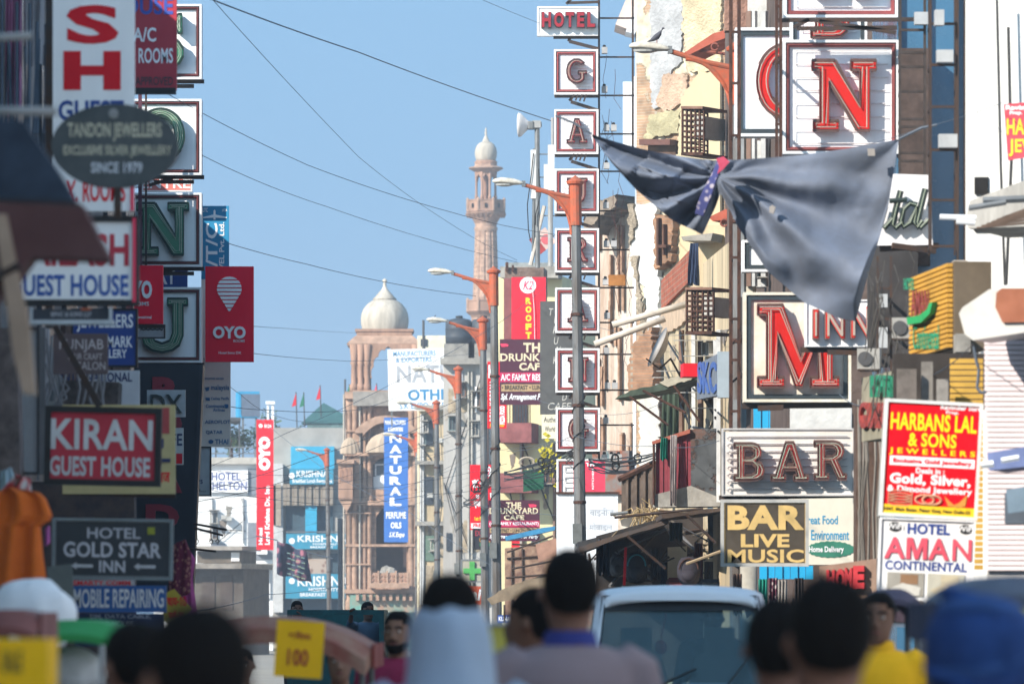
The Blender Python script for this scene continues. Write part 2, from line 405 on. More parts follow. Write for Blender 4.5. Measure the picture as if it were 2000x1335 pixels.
# ------------------------------------------------------------------ the far end of the street
HOTELW = M((.80, .80, .80), .8, dirt=.12, sc_=.35, streak=True)  # white hotel wall paint with faint streaks
P = Plane(455, 262, 3)
T = Thing('hotel_building', 'white three storey hotel with blue lettered board, roof terrace with plants and railing', 'building', (P.raw(455, 1200).x, 262, 0))
T.part('wall', wallbox(P, 300, 533, 905, 9), HOTELW)
T.part('roof_slab', MB().pbox(P, 296, 893, 534, 906, -9.2, .35), M((.5, .47, .42), .9))
for b in ((484, 915, 532, 968), (484, 1020, 532, 1092), (412, 1060, 440, 1090)): T.part('window', MB().pbox(P, *b, .003, .06), M((.22, .24, .28), .3, dirt=.2))
w_ = T.part('window', MB().pbox(P, 484, 1112, 528, 1168, .003, .06), M((.30, .24, .20), .6, dirt=.3)); T.part('frame', MB().pframe(P, 484, 1112, 528, 1168, 4, .06, .1), WHITE, w_)
T.part('ledge', MB().pbox(P, 484, 1100, 533, 1107, .003, .9), CONC)
s_ = T.part('name_board', MB().pbox(P, 402, 918, 484, 961, .07, .2), PANELW)
T.part('lettering', MB().ptext(P, 'HOTEL', (413, 922, 470, 938), .205, 0, 0, .03).ptext(P, 'SHELTON', (406, 940, 482, 957), .205, 0, 0, .035), M((.10, .12, .30), .5), s_)
T.part('railing', MB().pbox(P, 400, 872, 500, 874, 0, .05).pbox(P, 400, 884, 500, 886, 0, .05).pbox(P, 401, 872, 403, 893, 0, .05).pbox(P, 448, 872, 450, 893, 0, .05).pbox(P, 496, 872, 498, 893, 0, .05), STEEL)
fittings(T, P, 390, 968, 480, 1060, 51, 2, 2, 2, 3)
T.part('terrace_shed', MB().pbox(P, 418, 815, 470, 822, -4, .2).pbox(P, 420, 815, 423, 893, -.2, 0).pbox(P, 447, 815, 450, 893, -.2, 0).pbox(P, 466, 815, 469, 893, -.2, 0), DGREY)
T.part('ac_unit', MB().pbox(P, 501, 1072, 522, 1082, .003, .5), WHITE)
# roof tank / box with blue edge
P2 = Plane(490, 275, 10)
T = Thing('water_tank', 'blue edged square roof tank on thin legs above the white hotel', 'tank', P2.pt(490, 893))
T.part('tank', MB().pbox(P2, 472, 769, 508, 813, -1, 0), M((.13, .17, .24), .5)); T.part('edge', MB().pframe(P2, 466, 764, 507, 815, 5, -1.1, -.02), CYAN)
T.part('leg', MB().pbox(P2, 474, 813, 477, 893, -.3, -.1), STEEL); T.part('leg', MB().pbox(P2, 500, 813, 503, 893, -.3, -.1), STEEL)
P2 = Plane(530, 290, 0)
T = Thing('rooftop_pillar', 'slim white twin pillar ornament standing on far roof', 'ornament', P2.pt(527, 850))
T.part('post', MB().pbox(P2, 521, 790, 525, 850, -.3, 0), WHITE); T.part('post', MB().pbox(P2, 530, 790, 535, 850, -.3, 0), WHITE); T.part('cap', MB().pbox(P2, 519, 783, 537, 789, -.4, .1), WHITE)

def leaves(c, r, n, s, seed, z=1.0):
    q = random.Random(seed); mb = MB()
    cl = [Vector((q.gauss(0, .45), q.gauss(0, .45), q.gauss(0, .4))) for _ in range(9)]
    for i in range(n):
        k = q.choice(cl); p = Vector(c)+Vector(((k.x+q.gauss(0, .3))*r, (k.y+q.gauss(0, .3))*r, (k.z+q.gauss(0, .28))*r*z))
        u = Vector((q.gauss(0, 1), q.gauss(0, 1), q.gauss(0, .6))).normalized(); v = u.cross(Vector((q.gauss(0, 1), q.gauss(0, 1), q.gauss(0, 1)))).normalized()
        a = s*(.6+q.random()*.8)
        mb.add([p-u*a, p+v*a*.45, p+u*a, p-v*a*.45], [(0, 1, 2, 3)])
    return mb
LEAF = M((.055, .10, .03), .7, dirt=.4, sc_=1.5)
for i, (px, py, D, r, lab) in enumerate([(452, 850, 266, .85, 'bushy green potted tree on the terrace of the white hotel'), (515, 845, 300, .9, 'round green tree top behind the red vertical banner'), (575, 858, 300, .7, 'small leafy shrub on grey roof below the flags')]):
    c = W(px, py, D); b = W(px, py+42, D)
    T = Thing('tree', lab, 'tree', b); T.part('trunk', MB().tube([b, c], .09, 6, .05), RUST); T.part('crown', leaves(c, r, 420, .13, i, .9), LEAF)
# shacks under the hotel
P2 = Plane(430, 236, -10)
T = Thing('shack', 'low brown tin shack in front of the white hotel', 'shack', (P2.raw(430, 1200).x, 236, 0))
T.part('wall', wallbox(P2, 340, 475, 1110, 5), M((.05, .033, .024), .9, dirt=.6, sc_=1.2, dcol=(.10, .085, .07))); T.part('roof', MB().pbox(P2, 336, 1100, 480, 1110, -5.2, .8), M((.25, .22, .19), .8, dirt=.4))
for b in ((395, 1125, 420, 1190), (432, 1122, 455, 1190)): T.part('door', MB().pbox(P2, *b, .003, .05), M((.07, .05, .04), .8))
P2 = Plane(430, 240, -10)
T = Thing('shack', 'pale upper shed stacked on the brown tin shack', 'shack', P2.pt(425, 1098)); T.part('wall', MB().pbox(P2, 385, 1075, 470, 1099, -3, 0), M((.16, .13, .10), .9, dirt=.5, sc_=1)); T.part('roof', MB().pbox(P2, 380, 1066, 478, 1074, -3.2, .5), M((.3, .27, .24), .9)); T.part('vent', MB().pbox(P2, 452, 1078, 468, 1095, .003, .06), WHITE)

# krishna building
P = Plane(605, 282, 4)
T = Thing('restaurant_building', 'grey and turquoise open fronted restaurant building with three blue name boards', 'building', (P.raw(605, 1200).x, 282, 0))
KW = M((.42, .40, .37), .9, dirt=.3, sc_=.4)
T.part('wall', wallbox(P, 532, 690, 835, 10), KW)
SKYB = M((.03, .36, .58), .6, dirt=.15)
T.part('canopy', MB().pbox(P, 568, 872, 652, 915, .003, .6), SKYB)
DK = M((.05, .09, .12), .6)
for b in ((558, 985, 650, 1042), (540, 1080, 668, 1118), (545, 1168, 668, 1200)): T.part('opening', MB().pbox(P, *b, .003, .1), DK)
T.part('column', MB().pbox(P, 596, 985, 618, 1042, .1, .5), SKYB); T.part('column', MB().pbox(P, 534, 905, 552, 1195, .003, .5), M((.6, .6, .6), .8))
T.part('curtain', MB().pbox(P, 592, 1074, 640, 1120, .12, .3), clothmat((.45, .36, .3), (.25, .15, .12), 4))
aw = MB()
for k in range(14): aw.pbox(P, 552+k*7, 945, 558.5+k*7, 987, .35, .6+.08*(k % 2))
T.part('awning', aw, M((.32, .27, .22), .8, dirt=.3))
aw = MB(); aw.rings([[P.raw(548+0*k, 986-0, .6) + Vector((-1.0*sin(pi*j/12)*k/4*1.0, 0, 1.05*cos(pi*j/12)*k/4)) for j in range(13)] + [P.raw(548, 986, .5)] for k in (1, 2, 3, 4)])
T.part('shell_awning', aw, M((.36, .30, .24), .8, dirt=.3))
for (b, tx) in (((565, 915, 650, 946), [('KRISHNA', (578, 919, 640, 932)), ('Breakfast Lunch Restaurant', (570, 935, 648, 943))]), ((558, 1042, 682, 1072), [('KRISHNA', (580, 1045, 676, 1058)), ('HOSPITALITY', (610, 1060, 668, 1064)), ('BREAKFAST', (605, 1066, 650, 1070))]), ((557, 1120, 686, 1168), [('KRISHNA', (580, 1124, 680, 1144)), ('HOSPITALITY', (602, 1147, 660, 1154)), ('BREAKFAST', (585, 1157, 635, 1164))])):
    s_ = T.part('name_board', MB().pbox(P, *b, .62, .8), M((.03, .27, .42), .5, dirt=.15))
    mb = MB()
    for t, bb in tx: mb.ptext(P, t, bb, .805, 0, 0, .03)
    mb.ppoly(P, arc(569, b[1]+14, 6, 6, 0, 345, 12), .8, .81)
    T.part('lettering', mb, PANELW, s_)
T.part('railing', MB().pbox(P, 558, 1037, 690, 1040, .4, .5), STEEL)
# pavilion and flags on its roof
P2 = Plane(630, 300, 0)
T = Thing('rooftop_hut', 'turquoise roofed hut on the far grey roof among flags', 'hut', P2.pt(630, 838))
T.part('roof', MB().ppoly(P2, [(588, 826), (632, 786), (678, 812), (676, 826)], -3, 0), M((.03, .13, .14), .6)); T.part('wall', MB().pbox(P2, 600, 826, 672, 872, -2.8, -.1), M((.12, .20, .2), .8, dirt=.4))
for px, py, h, c, lab in ((575, 767, 70, RED, 'red pennant on a thin pole, first of the rooftop flags'), (590, 768, 66, GREEN, 'green pennant on the roof beside the red flags'), (622, 754, 60, RED, 'red pennant flying above the turquoise hut'), (679, 752, 40, GREEN, 'small green pennant by the sandstone tower'), (732, 750, 25, PINKRED, 'small red pennant seen through the sandstone arch')):
    P3 = Plane(px, 300, 0); T = Thing('flag', lab, 'flag', P3.pt(px, py+h), 'rooftop flags')
    T.part('pole', MB().ptube(P3, [(px+3, py-2), (px+5, py+h)], .035, 0), DGREY)
    T.part('cloth', MB().ppoly(P3, [(px+3, py), (px+4, py+24), (px-5, py+27), (px-2, py+16)], -.03, .03), c)

# ------------------------------------------------------------------ sandstone house
SAND = M((.42, .25, .175), .85, dirt=.42, sc_=1.4, streak=True, bump=.2)
SAND2 = M((.47, .30, .215), .85, dirt=.4, sc_=1.6, bump=.15)
SANDD = M((.36, .20, .14), .9, dirt=.3)
MARB = M((.56, .50, .42), .7, dirt=.42, sc_=1.5, streak=True, spec=.2)
SBLK = brickmat((.46, .29, .205), (.36, .215, .15), (.30, .19, .14), .9)
SBL2 = brickmat((.50, .33, .24), (.43, .27, .195), (.34, .22, .16), 1.1)
H = Plane(750, 262, 0)
T = Thing('sandstone_house', 'carved pink sandstone house with arched bays and turquoise shop front', 'building', (H.raw(750, 1200).x, 262, 0))
def ogee(cx, w, top, spring, n=8):
    """pointed cusped arch from left spring over the top to right spring"""
    l = []
    for i in range(n+1):
        a = i/n; l.append((cx-w+w*a**1.0*1.0, spring-(spring-top)*(1-(1-a)**2.2)))
    return l+[(2*cx-x, y) for x, y in reversed(l[:-1])]
arch_lo = ogee(764, 30, 985, 1010); door = [(794, 1122), (734, 1122)]
arch_up = ogee(752, 24, 893, 908)
wall_loop = [(675, 765), (822, 765), (822, 1195), (675, 1195)]
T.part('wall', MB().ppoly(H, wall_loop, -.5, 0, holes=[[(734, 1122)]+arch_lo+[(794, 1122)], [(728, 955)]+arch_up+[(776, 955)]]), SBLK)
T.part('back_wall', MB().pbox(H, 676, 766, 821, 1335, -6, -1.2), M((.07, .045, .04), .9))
T.part('base_wall', MB().pbox(H, 675, 1195.5, 822, 1268, -.5, 0), M((.10, .22, .19), .8, dirt=.4))
w_ = T.part('window', MB().pbox(H, 728, 900, 776, 956, -.45, -.35), M((.10, .11, .13), .2)); T.part('frame', MB().pframe(H, 732, 905, 774, 930, 3, -.35, -.25).pbox(H, 751, 905, 754, 930, -.35, -.25).pbox(H, 729, 930, 776, 956, -.34, -.2), WHITE, w_)
# engaged columns
for x in (682, 693, 712, 722, 803, 814):
    c = H.raw(x, 1195, .12)
    k = (H.raw(x, 770).z-c.z); r = .11 if x in (712, 722) else .15
    T.part('column', MB().lathe(c, [(r*1.7, 0), (r*1.7, .5), (r*1.1, .6), (r, 1.2), (r*.95, k*.5), (r*1.5, k*.5+.05), (r*1.5, k*.5+.3), (r, k*.5+.4), (r*.85, k-.9), (r*1.5, k-.6), (r*1.6, k)], 10), SAND2, smooth=True)
for y, h, d in ((765, 14, .5), (884, 6, .5), (978, 8, .35), (1062, 5, .3), (1150, 8, .6)): T.part('cornice', MB().pbox(H, 674, y, 823, y+h, .003, d), SAND2)
# curved bangla roof and ribbed half domes
def ribdome(cx, cyb, rx, h, off, n=26):
    c = H.raw(cx, cyb, off); r = rx/F*262; z = h/F*262; mb = MB(); rs = []
    for k in range(7):
        a = k/6*pi/2; rs.append([c+Vector((r*cos(a)*(1-.09*(i % 2))*cos(2*pi*i/n)*1.0, r*cos(a)*(1-.09*(i % 2))*sin(2*pi*i/n)*.6, z*sin(a)*1.0)) if k < 6 else c+Vector((0, 0, z))+Vector((.02*cos(2*pi*i/n), .02*sin(2*pi*i/n), 0)) for i in range(n)])
    return mb.rings(rs)
RIB = M((.46, .36, .27), .8, dirt=.3, sc_=1, streak=True)
T.part('ribbed_dome', ribdome(755, 884, 42, 40, .5), RIB); T.part('ribbed_dome', ribdome(684, 886, 20, 32, .3), RIB); T.part('ribbed_dome', ribdome(826, 884, 18, 32, .3), RIB)
ban = ogee(755, 58, 812, 838, 10)
T.part('curved_eave', MB().ppoly(H, [(694, 846)]+ban+[(816, 846), (800, 846)]+[(x, y+14) for x, y in reversed(ogee(755, 46, 812, 838, 10))]+[(710, 846)], .02, .75), SAND2)
for x in (697, 811): T.part('pier', MB().pbox(H, x-5, 846, x+5, 978, .02, .35), SAND2)
# balcony
T.part('balcony', MB().pbox(H, 722, 1138, 800, 1148, .61, 1.3).pbox(H, 722, 1118, 800, 1138, .95, 1.1), SAND2)
scr = MB()
for i in range(9):
    for j in range(2): scr.ppoly(H, arc(728+i*8, 1124+j*8, 3, 3, 0, 330, 9), 1.1, 1.14)
T.part('screen', scr, SANDD)
for x in (724, 740, 757, 774, 797): T.part('balcony_post', MB().pbox(H, x-2, 1114, x+2, 1139, 1.1, 1.18), SAND2)
T.part('rubble', MB().ell(H.raw(755, 1118, .4), (.35, .2, .35), 7, 4).ell(H.raw(764, 1119, .5), (.3, .2, .3), 7, 4), CONC)
# shop front
tq = M((.10, .30, .26), .8, dirt=.5, dcol=(.33, .2, .14), sc_=.8)
T.part('shop_front', MB().pbox(H, 684, 1160, 812, 1195, .02, .5), tq)
T.part('bracket_row', (lambda m: [m.pbox(H, 696+i*13, 1160, 702+i*13, 1172, .5, .85) for i in range(9)] and m)(MB()), SAND2)
# oriel at the corner and carved niches
T.part('oriel', MB().pbox(H, 662, 906, 690, 975, .25, 1.0), SAND); T.part('oriel_roof', MB().pbox(H, 659, 898, 693, 906, .22, 1.2), SAND2); T.part('oriel_bracket', MB().ppoly(H, [(662, 975.5), (690, 975.5), (684, 990), (678, 1000), (672, 990)], .25, .9), SAND2)
for x in (668, 676, 684): T.part('oriel_opening', MB().ppoly(H, [(x-3, 940)]+[(a, b) for a, b in ogee(x, 3, 914, 920, 4)]+[(x+3, 940)], 1.003, 1.03), SANDD)
for x in (702.5, 733, 779, 808.5):
    for y in (800, 858, 915, 1000, 1080):
        if 725 < x < 800 and y > 890: continue
        w2 = 3.2; T.part('niche', MB().ppoly(H, [(x-w2, y+22)]+[(a, b) for a, b in ogee(x, w2, y, y+7, 4)]+[(x+w2, y+22)], .003, .05), SANDD)
for y in (840, 1000, 1100): T.part('moulding', MB().pbox(H, 675, y, 725, y+3, .003, .34), SAND2)
# vertical pipes
for x in (703, 672, 830): T.part('pipe', MB().ptube(H, [(x, 770), (x, 1190)], .05, .3), M((.45, .4, .34), .7))
# rooftop parapet block
T.part('parapet', MB().pbox(H, 690, 764, 770, 765, -5, -.1).pbox(H, 689, 762, 772, 764.5, -4, .2).pbox(H, 690, 705+58, 770, 763, -3, .1), SAND2)
T.part('roof_block', MB().pbox(H, 690, 765.2, 771, 793, .5, .6), M((.33, .30, .27), .9, dirt=.4))
# pavilion (chhatri) with marble dome
def chhatri():
    Pc = Plane(750, 264, 0); s = 264/F
    T = Thing('domed_pavilion', 'sandstone rooftop pavilion with cusped arches under a white marble onion dome', 'pavilion', Pc.pt(750, 765))
    T.part('pier', MB().pbox(Pc, 690, 672.5, 722, 765, -3.0, -.06), SBLK)
    for x in (691, 704, 717, 812):
        for d in ((0, -3.0) if x in (691, 812) else (0,)):
            c = Pc.raw(x, 765, d); k = Pc.raw(x, 672, d).z-c.z
            T.part('column', MB().lathe(c, [(.2, 0), (.2, .3), (.13, .4), (.12, k*.55), (.17, k*.6), (.13, k*.64), (.2, k)], 8), SAND, smooth=True)
    cusp = []
    for i in range(7):
        a0 = pi-pi*i/7; a1 = pi-pi*(i+1)/7
        for j in range(4):
            a = a0+(a1-a0)*j/4; rr = 1+.10*sin(pi*j/4); cusp.append((758+32*rr*cos(a)*.98, 738-52*rr*sin(a)*.98-6*(1-abs(cos(a)))))
    T.part('arch_wall', MB().ppoly(Pc, [(686, 672), (815, 672), (815, 738), (792, 738)]+[(x, y) for x, y in reversed(cusp)]+[(724, 738), (686, 738)], -.3, .02), SAND)
    T.part('eave', MB().rings([[Pc.raw(750, 672, -1.5)+Vector((a*(q*s), b*(q*s)*.8, dz)) for a, b in ((-1, -1), (1, -1), (1, 1), (-1, 1))] for q, dz in ((72, -.05), (73, .05), (56, .42), (54, .42))]), SAND2)
    T.part('drum', MB().rings([[Pc.raw(750, 662, -1.5)+Vector((a*q*s, b*q*s*.8, dz)) for a, b in ((-1, -1), (1, -1), (1, 1), (-1, 1))] for q, dz in ((54, 0), (54, .35), (57, .38), (57, .5))]), SAND)
    c = Pc.raw(750, 648, -1.5)
    T.part('dome', MB().lathe(c, [(r*s, z*s) for r, z in ((40, 0), (42, 3), (44.5, 8), (46.5, 17), (47.4, 27), (46, 38), (42, 48), (35, 57), (26, 64), (15, 69), (3, 71))], 28), MARB, smooth=True)
    T.part('finial', MB().lathe(c+Vector((0, 0, 66*s)), [(r*s, z*s) for r, z in ((23, 0), (24, 1), (19, 6), (12, 14), (6, 21), (3.5, 26), (2.5, 28), (4, 30), (2, 33), (4.5, 36), (4.5, 39), (1, 42))], 18), MARB, smooth=True)
    return T
chhatri()
# minaret
def minaret():
    D = 332; s = D/F; cx = 949
    base = W(cx, 1200, D); base.z = 0
    T = Thing('minaret', 'tall fluted pink sandstone minaret with two balconies and a small white dome', 'minaret', base)
    Z = lambda py: CZ+(HY-py)*s
    def at(py): return Vector((base.x, base.y, Z(py)))
    n = 48; rs = []
    for py, r in ((1200, 31), (640, 29), (632, 29), (560, 25), (448, 21.5)):
        rs.append([at(py)+Vector((r*s*(1-.10*(max(0, cos(i*2*pi/n*12))))*cos(2*pi*i/n), r*s*(1-.10*(max(0, cos(i*2*pi/n*12))))*sin(2*pi*i/n), 0)) for i in range(n)])
    T.part('shaft', MB().rings(rs), SBL2)
    def L(name, prof, m, n=8, sm=False, ph=pi/8): T.part(name, MB().lathe((base.x, base.y, 0), [(r*s, Z(py)) for r, py in prof], n, 1, 1, ph), m, smooth=sm)
    L('collar', [(22, 452), (23, 448), (23, 445), (21, 443), (21.5, 437), (24, 434)], SAND2, 24)
    L('corbel', [(21, 436), (24, 432), (28, 426), (34, 421), (38, 418), (39, 415)], SAND, 24)
    tie = MB()
    for i in range(24):
        a = 2*pi*i/24; c = Vector((base.x+36*s*cos(a), base.y+36*s*sin(a), 0)); tie.add([c+Vector((0, 0, Z(412))), c+Vector((.12, 0, Z(419))), c+Vector((-.12, 0, Z(419))), c+Vector((0, .12, Z(426)))], [(0, 1, 2), (1, 2, 3), (0, 1, 3), (0, 2, 3)])
    T.part('corbel_teeth', tie, SAND)
    L('balcony', [(36, 415), (40, 414), (40, 411), (38.5, 410), (38.5, 394), (40, 393), (40, 391), (30, 391)], SAND, 8)
    for i in range(8):
        a = 2*pi*i/8+pi/8; T.part('balcony_knob', MB().lathe((base.x+38.5*s*cos(a), base.y+38.5*s*sin(a), 0), [(r*s, Z(py)) for r, py in ((2.6, 414), (2.6, 392), (3.2, 391), (2, 389), (1, 387))], 8), SAND2)
        a = 2*pi*i/8; u = Vector((-sin(a), cos(a), 0)); c = Vector((base.x+35.9*s*cos(a), base.y+35.9*s*sin(a), Z(403)))
        T.part('balcony_opening', MB().box(c-Vector((.07, .07, .12)), c+Vector((.07, .07, .12))), DARKIN)
    for i in range(8):
        a = 2*pi*i/8+pi/8; c = (base.x+20*s*cos(a), base.y+20*s*sin(a), 0)
        T.part('column', MB().lathe(c, [(r*s, Z(py)) for r, py in ((3.4, 391), (3.4, 384), (2.3, 381), (2.2, 350), (3, 347), (2.6, 344), (3.4, 336))], 8), SAND, smooth=True)
        b = Vector((base.x+20*s*cos(a+pi/4), base.y+20*s*sin(a+pi/4), 0)); a_ = Vector(c); u = b-a_; nn = Vector((cos(a+pi/8), sin(a+pi/8), 0))
        # cusped arch panel between two columns
        pr = [(0, 336), (1, 336), (1, 356), (.86, 352), (.8, 346), (.66, 345), (.5, 340), (.34, 345), (.2, 346), (.14, 352), (0, 356)]
        fr = [a_+u*t+Vector((0, 0, Z(py)))+nn*.06 for t, py in pr]; bk = [p-nn*.15 for p in fr]
        tri = tessellate_polygon([[Vector((t*2, py/20., 0)) for t, py in pr]]); m = len(pr)
        T.part('arch', MB().add(fr+bk, [tuple(t) for t in tri]+[tuple(x+m for x in t) for t in tri]+[(k, (k+1) % m, m+(k+1) % m, m+k) for k in range(m)]), SAND)
    L('core', [(8, 391), (8, 335)], SANDD, 8)
    L('eave', [(22, 336), (36, 329.5), (36, 328), (24, 325), (22, 320)], SAND2, 8)
    L('drum', [(22, 321), (22.5, 316), (21, 315.5), (20, 314)], SAND, 24)
    L('dome', [(18, 315), (20, 311), (21.6, 304), (21.9, 298), (20.5, 290), (17, 283), (11, 278), (3, 276)], MARB, 24, True)
    L('finial', [(10.5, 281), (10.5, 280), (7, 276), (4.5, 270), (2.4, 265), (1.5, 263), (3, 260), (1.5, 257), (1.2, 256), (2, 254), (.4, 249)], MARB, 16, True)
    L('lower_balcony_corbel', [(28, 621), (31, 616), (37, 611), (39, 609)], SAND, 24)
    L('lower_balcony', [(38, 610), (40, 608), (38.5, 606), (38.5, 590), (40, 588), (40, 586), (30, 586)], SAND, 8)
    for i in range(8):
        a = 2*pi*i/8+pi/8; T.part('balcony_knob', MB().lathe((base.x+38.5*s*cos(a), base.y+38.5*s*sin(a), 0), [(r*s, Z(py)) for r, py in ((2.6, 609), (2.6, 587), (3.2, 586), (2, 584), (1, 582))], 8), SAND2)
minaret()
# ================================================================== BUILDINGS WHERE THE STREET BENDS
def house(name, label, P, x0, x1, ytop, thick, m, parts=(), cat='building'):
    c = P.raw((x0+x1)/2, HY); T = Thing(name, label, cat, (c.x, c.y, 0))
    T.part('wall', wallbox(P, x0, x1, ytop, thick), m)
    for nm, b, d0, d1, mm in parts: T.part(nm, MB().pbox(P, *b, d0, d1), mm)
    return T
BRK = brickmat((.36, .19, .11), (.28, .16, .10), (.30, .25, .20), 5)
BRKW = brickmat((.42, .33, .22), (.36, .28, .19), (.5, .46, .4), 5)
BRKR = brickmat((.40, .11, .06), (.34, .10, .06), (.32, .26, .2), 3.2)
PEEL = brickmat((.42, .26, .16), (.36, .24, .16), (.45, .40, .33), 5, (.62, .55, .42), .5, .9)
PEELC = brickmat((.40, .30, .2), (.36, .28, .19), (.45, .40, .33), 5, (.60, .58, .53), .46, .5)
YEL = M((.58, .43, .25), .9, dirt=.5, sc_=.7, streak=True, bump=.25, dcol=(.42, .36, .24))
YELW = M((.58, .46, .30), .9, dirt=.5, sc_=.6, streak=True, bump=.2)
GPL = M((.42, .42, .43), .9, dirt=.35, sc_=1.5, bump=.8)
CRP = M((.60, .50, .33), .95, dirt=.35, sc_=2.0, bump=1.0)
PKP = M((.52, .36, .26), .95, dirt=.35, sc_=2.0, bump=1.0)
WPL = M((.64, .63, .61), .85, dirt=.3, sc_=1, bump=.3)
P = Plane(845, 232, -8)
T = house('cream_house', 'narrow cream house with brick patches beside the sandstone house', P, 818, 872, 802, 8, YELW,
      [('ledge', (815, 792, 874, 800), .003, .8, CONC), ('ledge', (815, 900, 874, 907), .003, .6, CONC), ('ledge', (815, 1018, 874, 1026), .003, .6, CONC), ('window', (826, 930, 846, 985), .003, .06, WIN), ('window', (824, 820, 846, 870), .003, .06, WIN), ('window', (828, 1045, 850, 1095), .003, .06, M((.10, .16, .12), .6))])
T.part('brick_patch', MB().ppoly(P, ragged([(850, 1028), (872, 1028), (872, 1150), (846, 1150)], 2, 3), .003, .03), BRKW)
T.part('brick_patch', MB().ppoly(P, ragged([(818, 1100), (846, 1105), (842, 1160), (818, 1160)], 2, 4), .003, .03), BRKW)
fittings(T, P, 818, 805, 871, 1180, 31, 3, 2, 2, 7)
P = Plane(842, 238, -5)
house('roof_room', 'cream rooftop room in front of the dark water tanks', P, 815, 872, 655, 4, CREAM, [('window', (822, 662, 835, 676), .003, .05, WIN)])
P = Plane(915, 212, -6)
T = house('concrete_house', 'bare grey concrete house with dark stains and a patch of exposed brick', P, 866, 962, 702, 9, M((.47, .46, .44), .9, dirt=.4, sc_=.45, streak=True, bump=.2, dcol=(.30, .28, .26)),
      [('slab', (863, 700, 965, 712), .003, .5, CONC), ('window', (884, 700+22, 905, 752), .003, .05, M((.3, .32, .35), .3)), ('pipe', (928, 755, 932, 805), .01, .1, WHITE), ('window', (872, 1040, 882, 1075), .003, .06, WIN)])
T.part('brick_patch', MB().ppoly(P, ragged([(876, 758), (960, 756), (960, 800), (876, 806)], 1.5, 5), .003, .03), BRKW)
T.part('brick_patch', MB().ppoly(P, ragged([(905, 1015), (940, 1020), (938, 1075), (903, 1080)], 2, 6), .003, .03), BRKW)
fittings(T, P, 868, 720, 960, 1180, 32, 4, 3, 2, 9)
for x, lab in ((897, 'black rooftop water tank with ribbed sides, beside the cream roof room'), (945, 'black rooftop water tank behind the lamp post by the minaret')):
    c = W(x, 672, 224); s = 224/F
    T = Thing('water_tank', lab, 'tank', c, 'rooftop water tanks')
    T.part('tank', MB().lathe(c, [(27*s, 0), (27*s, 12*s), (27.6*s, 13*s), (27*s, 15*s), (27*s, 28*s), (27.6*s, 29*s), (27*s, 31*s), (27*s, 42*s), (20*s, 48*s), (7*s, 51*s), (6*s, 52*s)], 20), M((.045, .055, .07), .45), smooth=True)
    T.part('lid', MB().lathe(c+Vector((0, 0, 52*s)), [(7*s, 0), (7*s, 3*s), (2*s, 4*s)], 12), BLACK)
    T.part('stand', MB().box(c-Vector((.6, .6, .9)), c+Vector((.6, .6, -.003))), CONC)
P = Plane(1020, 163, -10)
T = house('yellow_house', 'pale yellow house with iron balconies behind the crimson cafe boards', P, 962, 1098, 540, 9, M((.68, .60, .36), .9, dirt=.25, sc_=.5, streak=True))
T.part('roof_edge', MB().pbox(P, 985, 523, 1098, 545, .003, .7), CONC)
gb = MB(); gb.pbox(P, 990, 514, 1095, 523, .3, .32)
T.part('sheet_edge', gb, M((.28, .30, .30), .7, dirt=.5))
for y in (828, 925): T.part('balcony', MB().pbox(P, 984, y, 1052, y+38, .003, 1.2), M((.26, .09, .09), .85, dirt=.4))
rl = MB()
for i in range(12): rl.pbox(P, 986+i*5.6, 778, 987.4+i*5.6, 828, 1.1, 1.14)
rl.pbox(P, 984, 776, 1052, 779, 1.08, 1.16); T.part('railing', rl, RUST)
T.part('window', MB().pbox(P, 990, 700, 1020, 760, .003, .06), WIN); T.part('window', MB().pbox(P, 1002, 785, 1030, 826, .003, .06), WIN)
T.part('window', MB().pbox(P, 1060, 880, 1080, 950, .003, .06), WIN)
fittings(T, P, 990, 860, 1090, 1180, 33, 4, 3, 2, 8)
dr = T.part('door', MB().pbox(P, 1000, 1050, 1016, 1100, .003, .08), RED)
P = Plane(985, 156, -4); T = Thing('roof_wall', 'stained brown roof wall with rough parapet behind the red rooftop board', 'wall', P.pt(1024, 692))
T.part('wall', MB().pbox(P, 986, 522, 1062, 692, -1.5, 0), M((.22, .15, .12), .95, dirt=.55, sc_=1.3, bump=.6))
for nm, b, d0, d1, mm in [('post', (988, 512, 993, 530), .003, .1, RUST), ('post', (1000, 518, 1004, 530), .003, .1, RUST)]: T.part(nm, MB().pbox(P, *b, d0, d1), mm)

# ================================================================== RIGHT ROW (sunlit)
# far white louvred house
P = Pl2(1205, 124, 1242, 118)
T = house('louvred_house', 'white house with pale vertical louvres and overhanging cornice beside the letter tower', P, 1240, 1300, -140, 8, M((.50, .54, .60), .6, dirt=.2, sc_=.6, streak=True))
lv = MB()
for i in range(9): lv.pbox(P, 1240+i*4.2, 160+i*4-30*(i > 4), 1242.6+i*4.2, 290, .003, .25)
T.part('louvre', lv, WHITE)
T.part('cornice', MB().ppoly(Plane(1240, 117, 0), [(1202, 48), (1222, 0), (1232, -60), (1290, -60), (1262, 30), (1240, 62)], -1.5, 0), M((.62, .50, .45), .8, dirt=.2))
T.part('soffit', MB().ppoly(Plane(1240, 116.6, 0), [(1222, 62), (1270, -60), (1292, -60), (1240, 66)], -1, 0), M((.66, .68, .70), .8))
fl = MB()
for i in range(8): fl.pbox(Plane(1260, 113.5, -30), 1241+i*7, 500, 1246+i*7, 900, 0, .1)
T.part('fluted_panel', fl, WHITE)
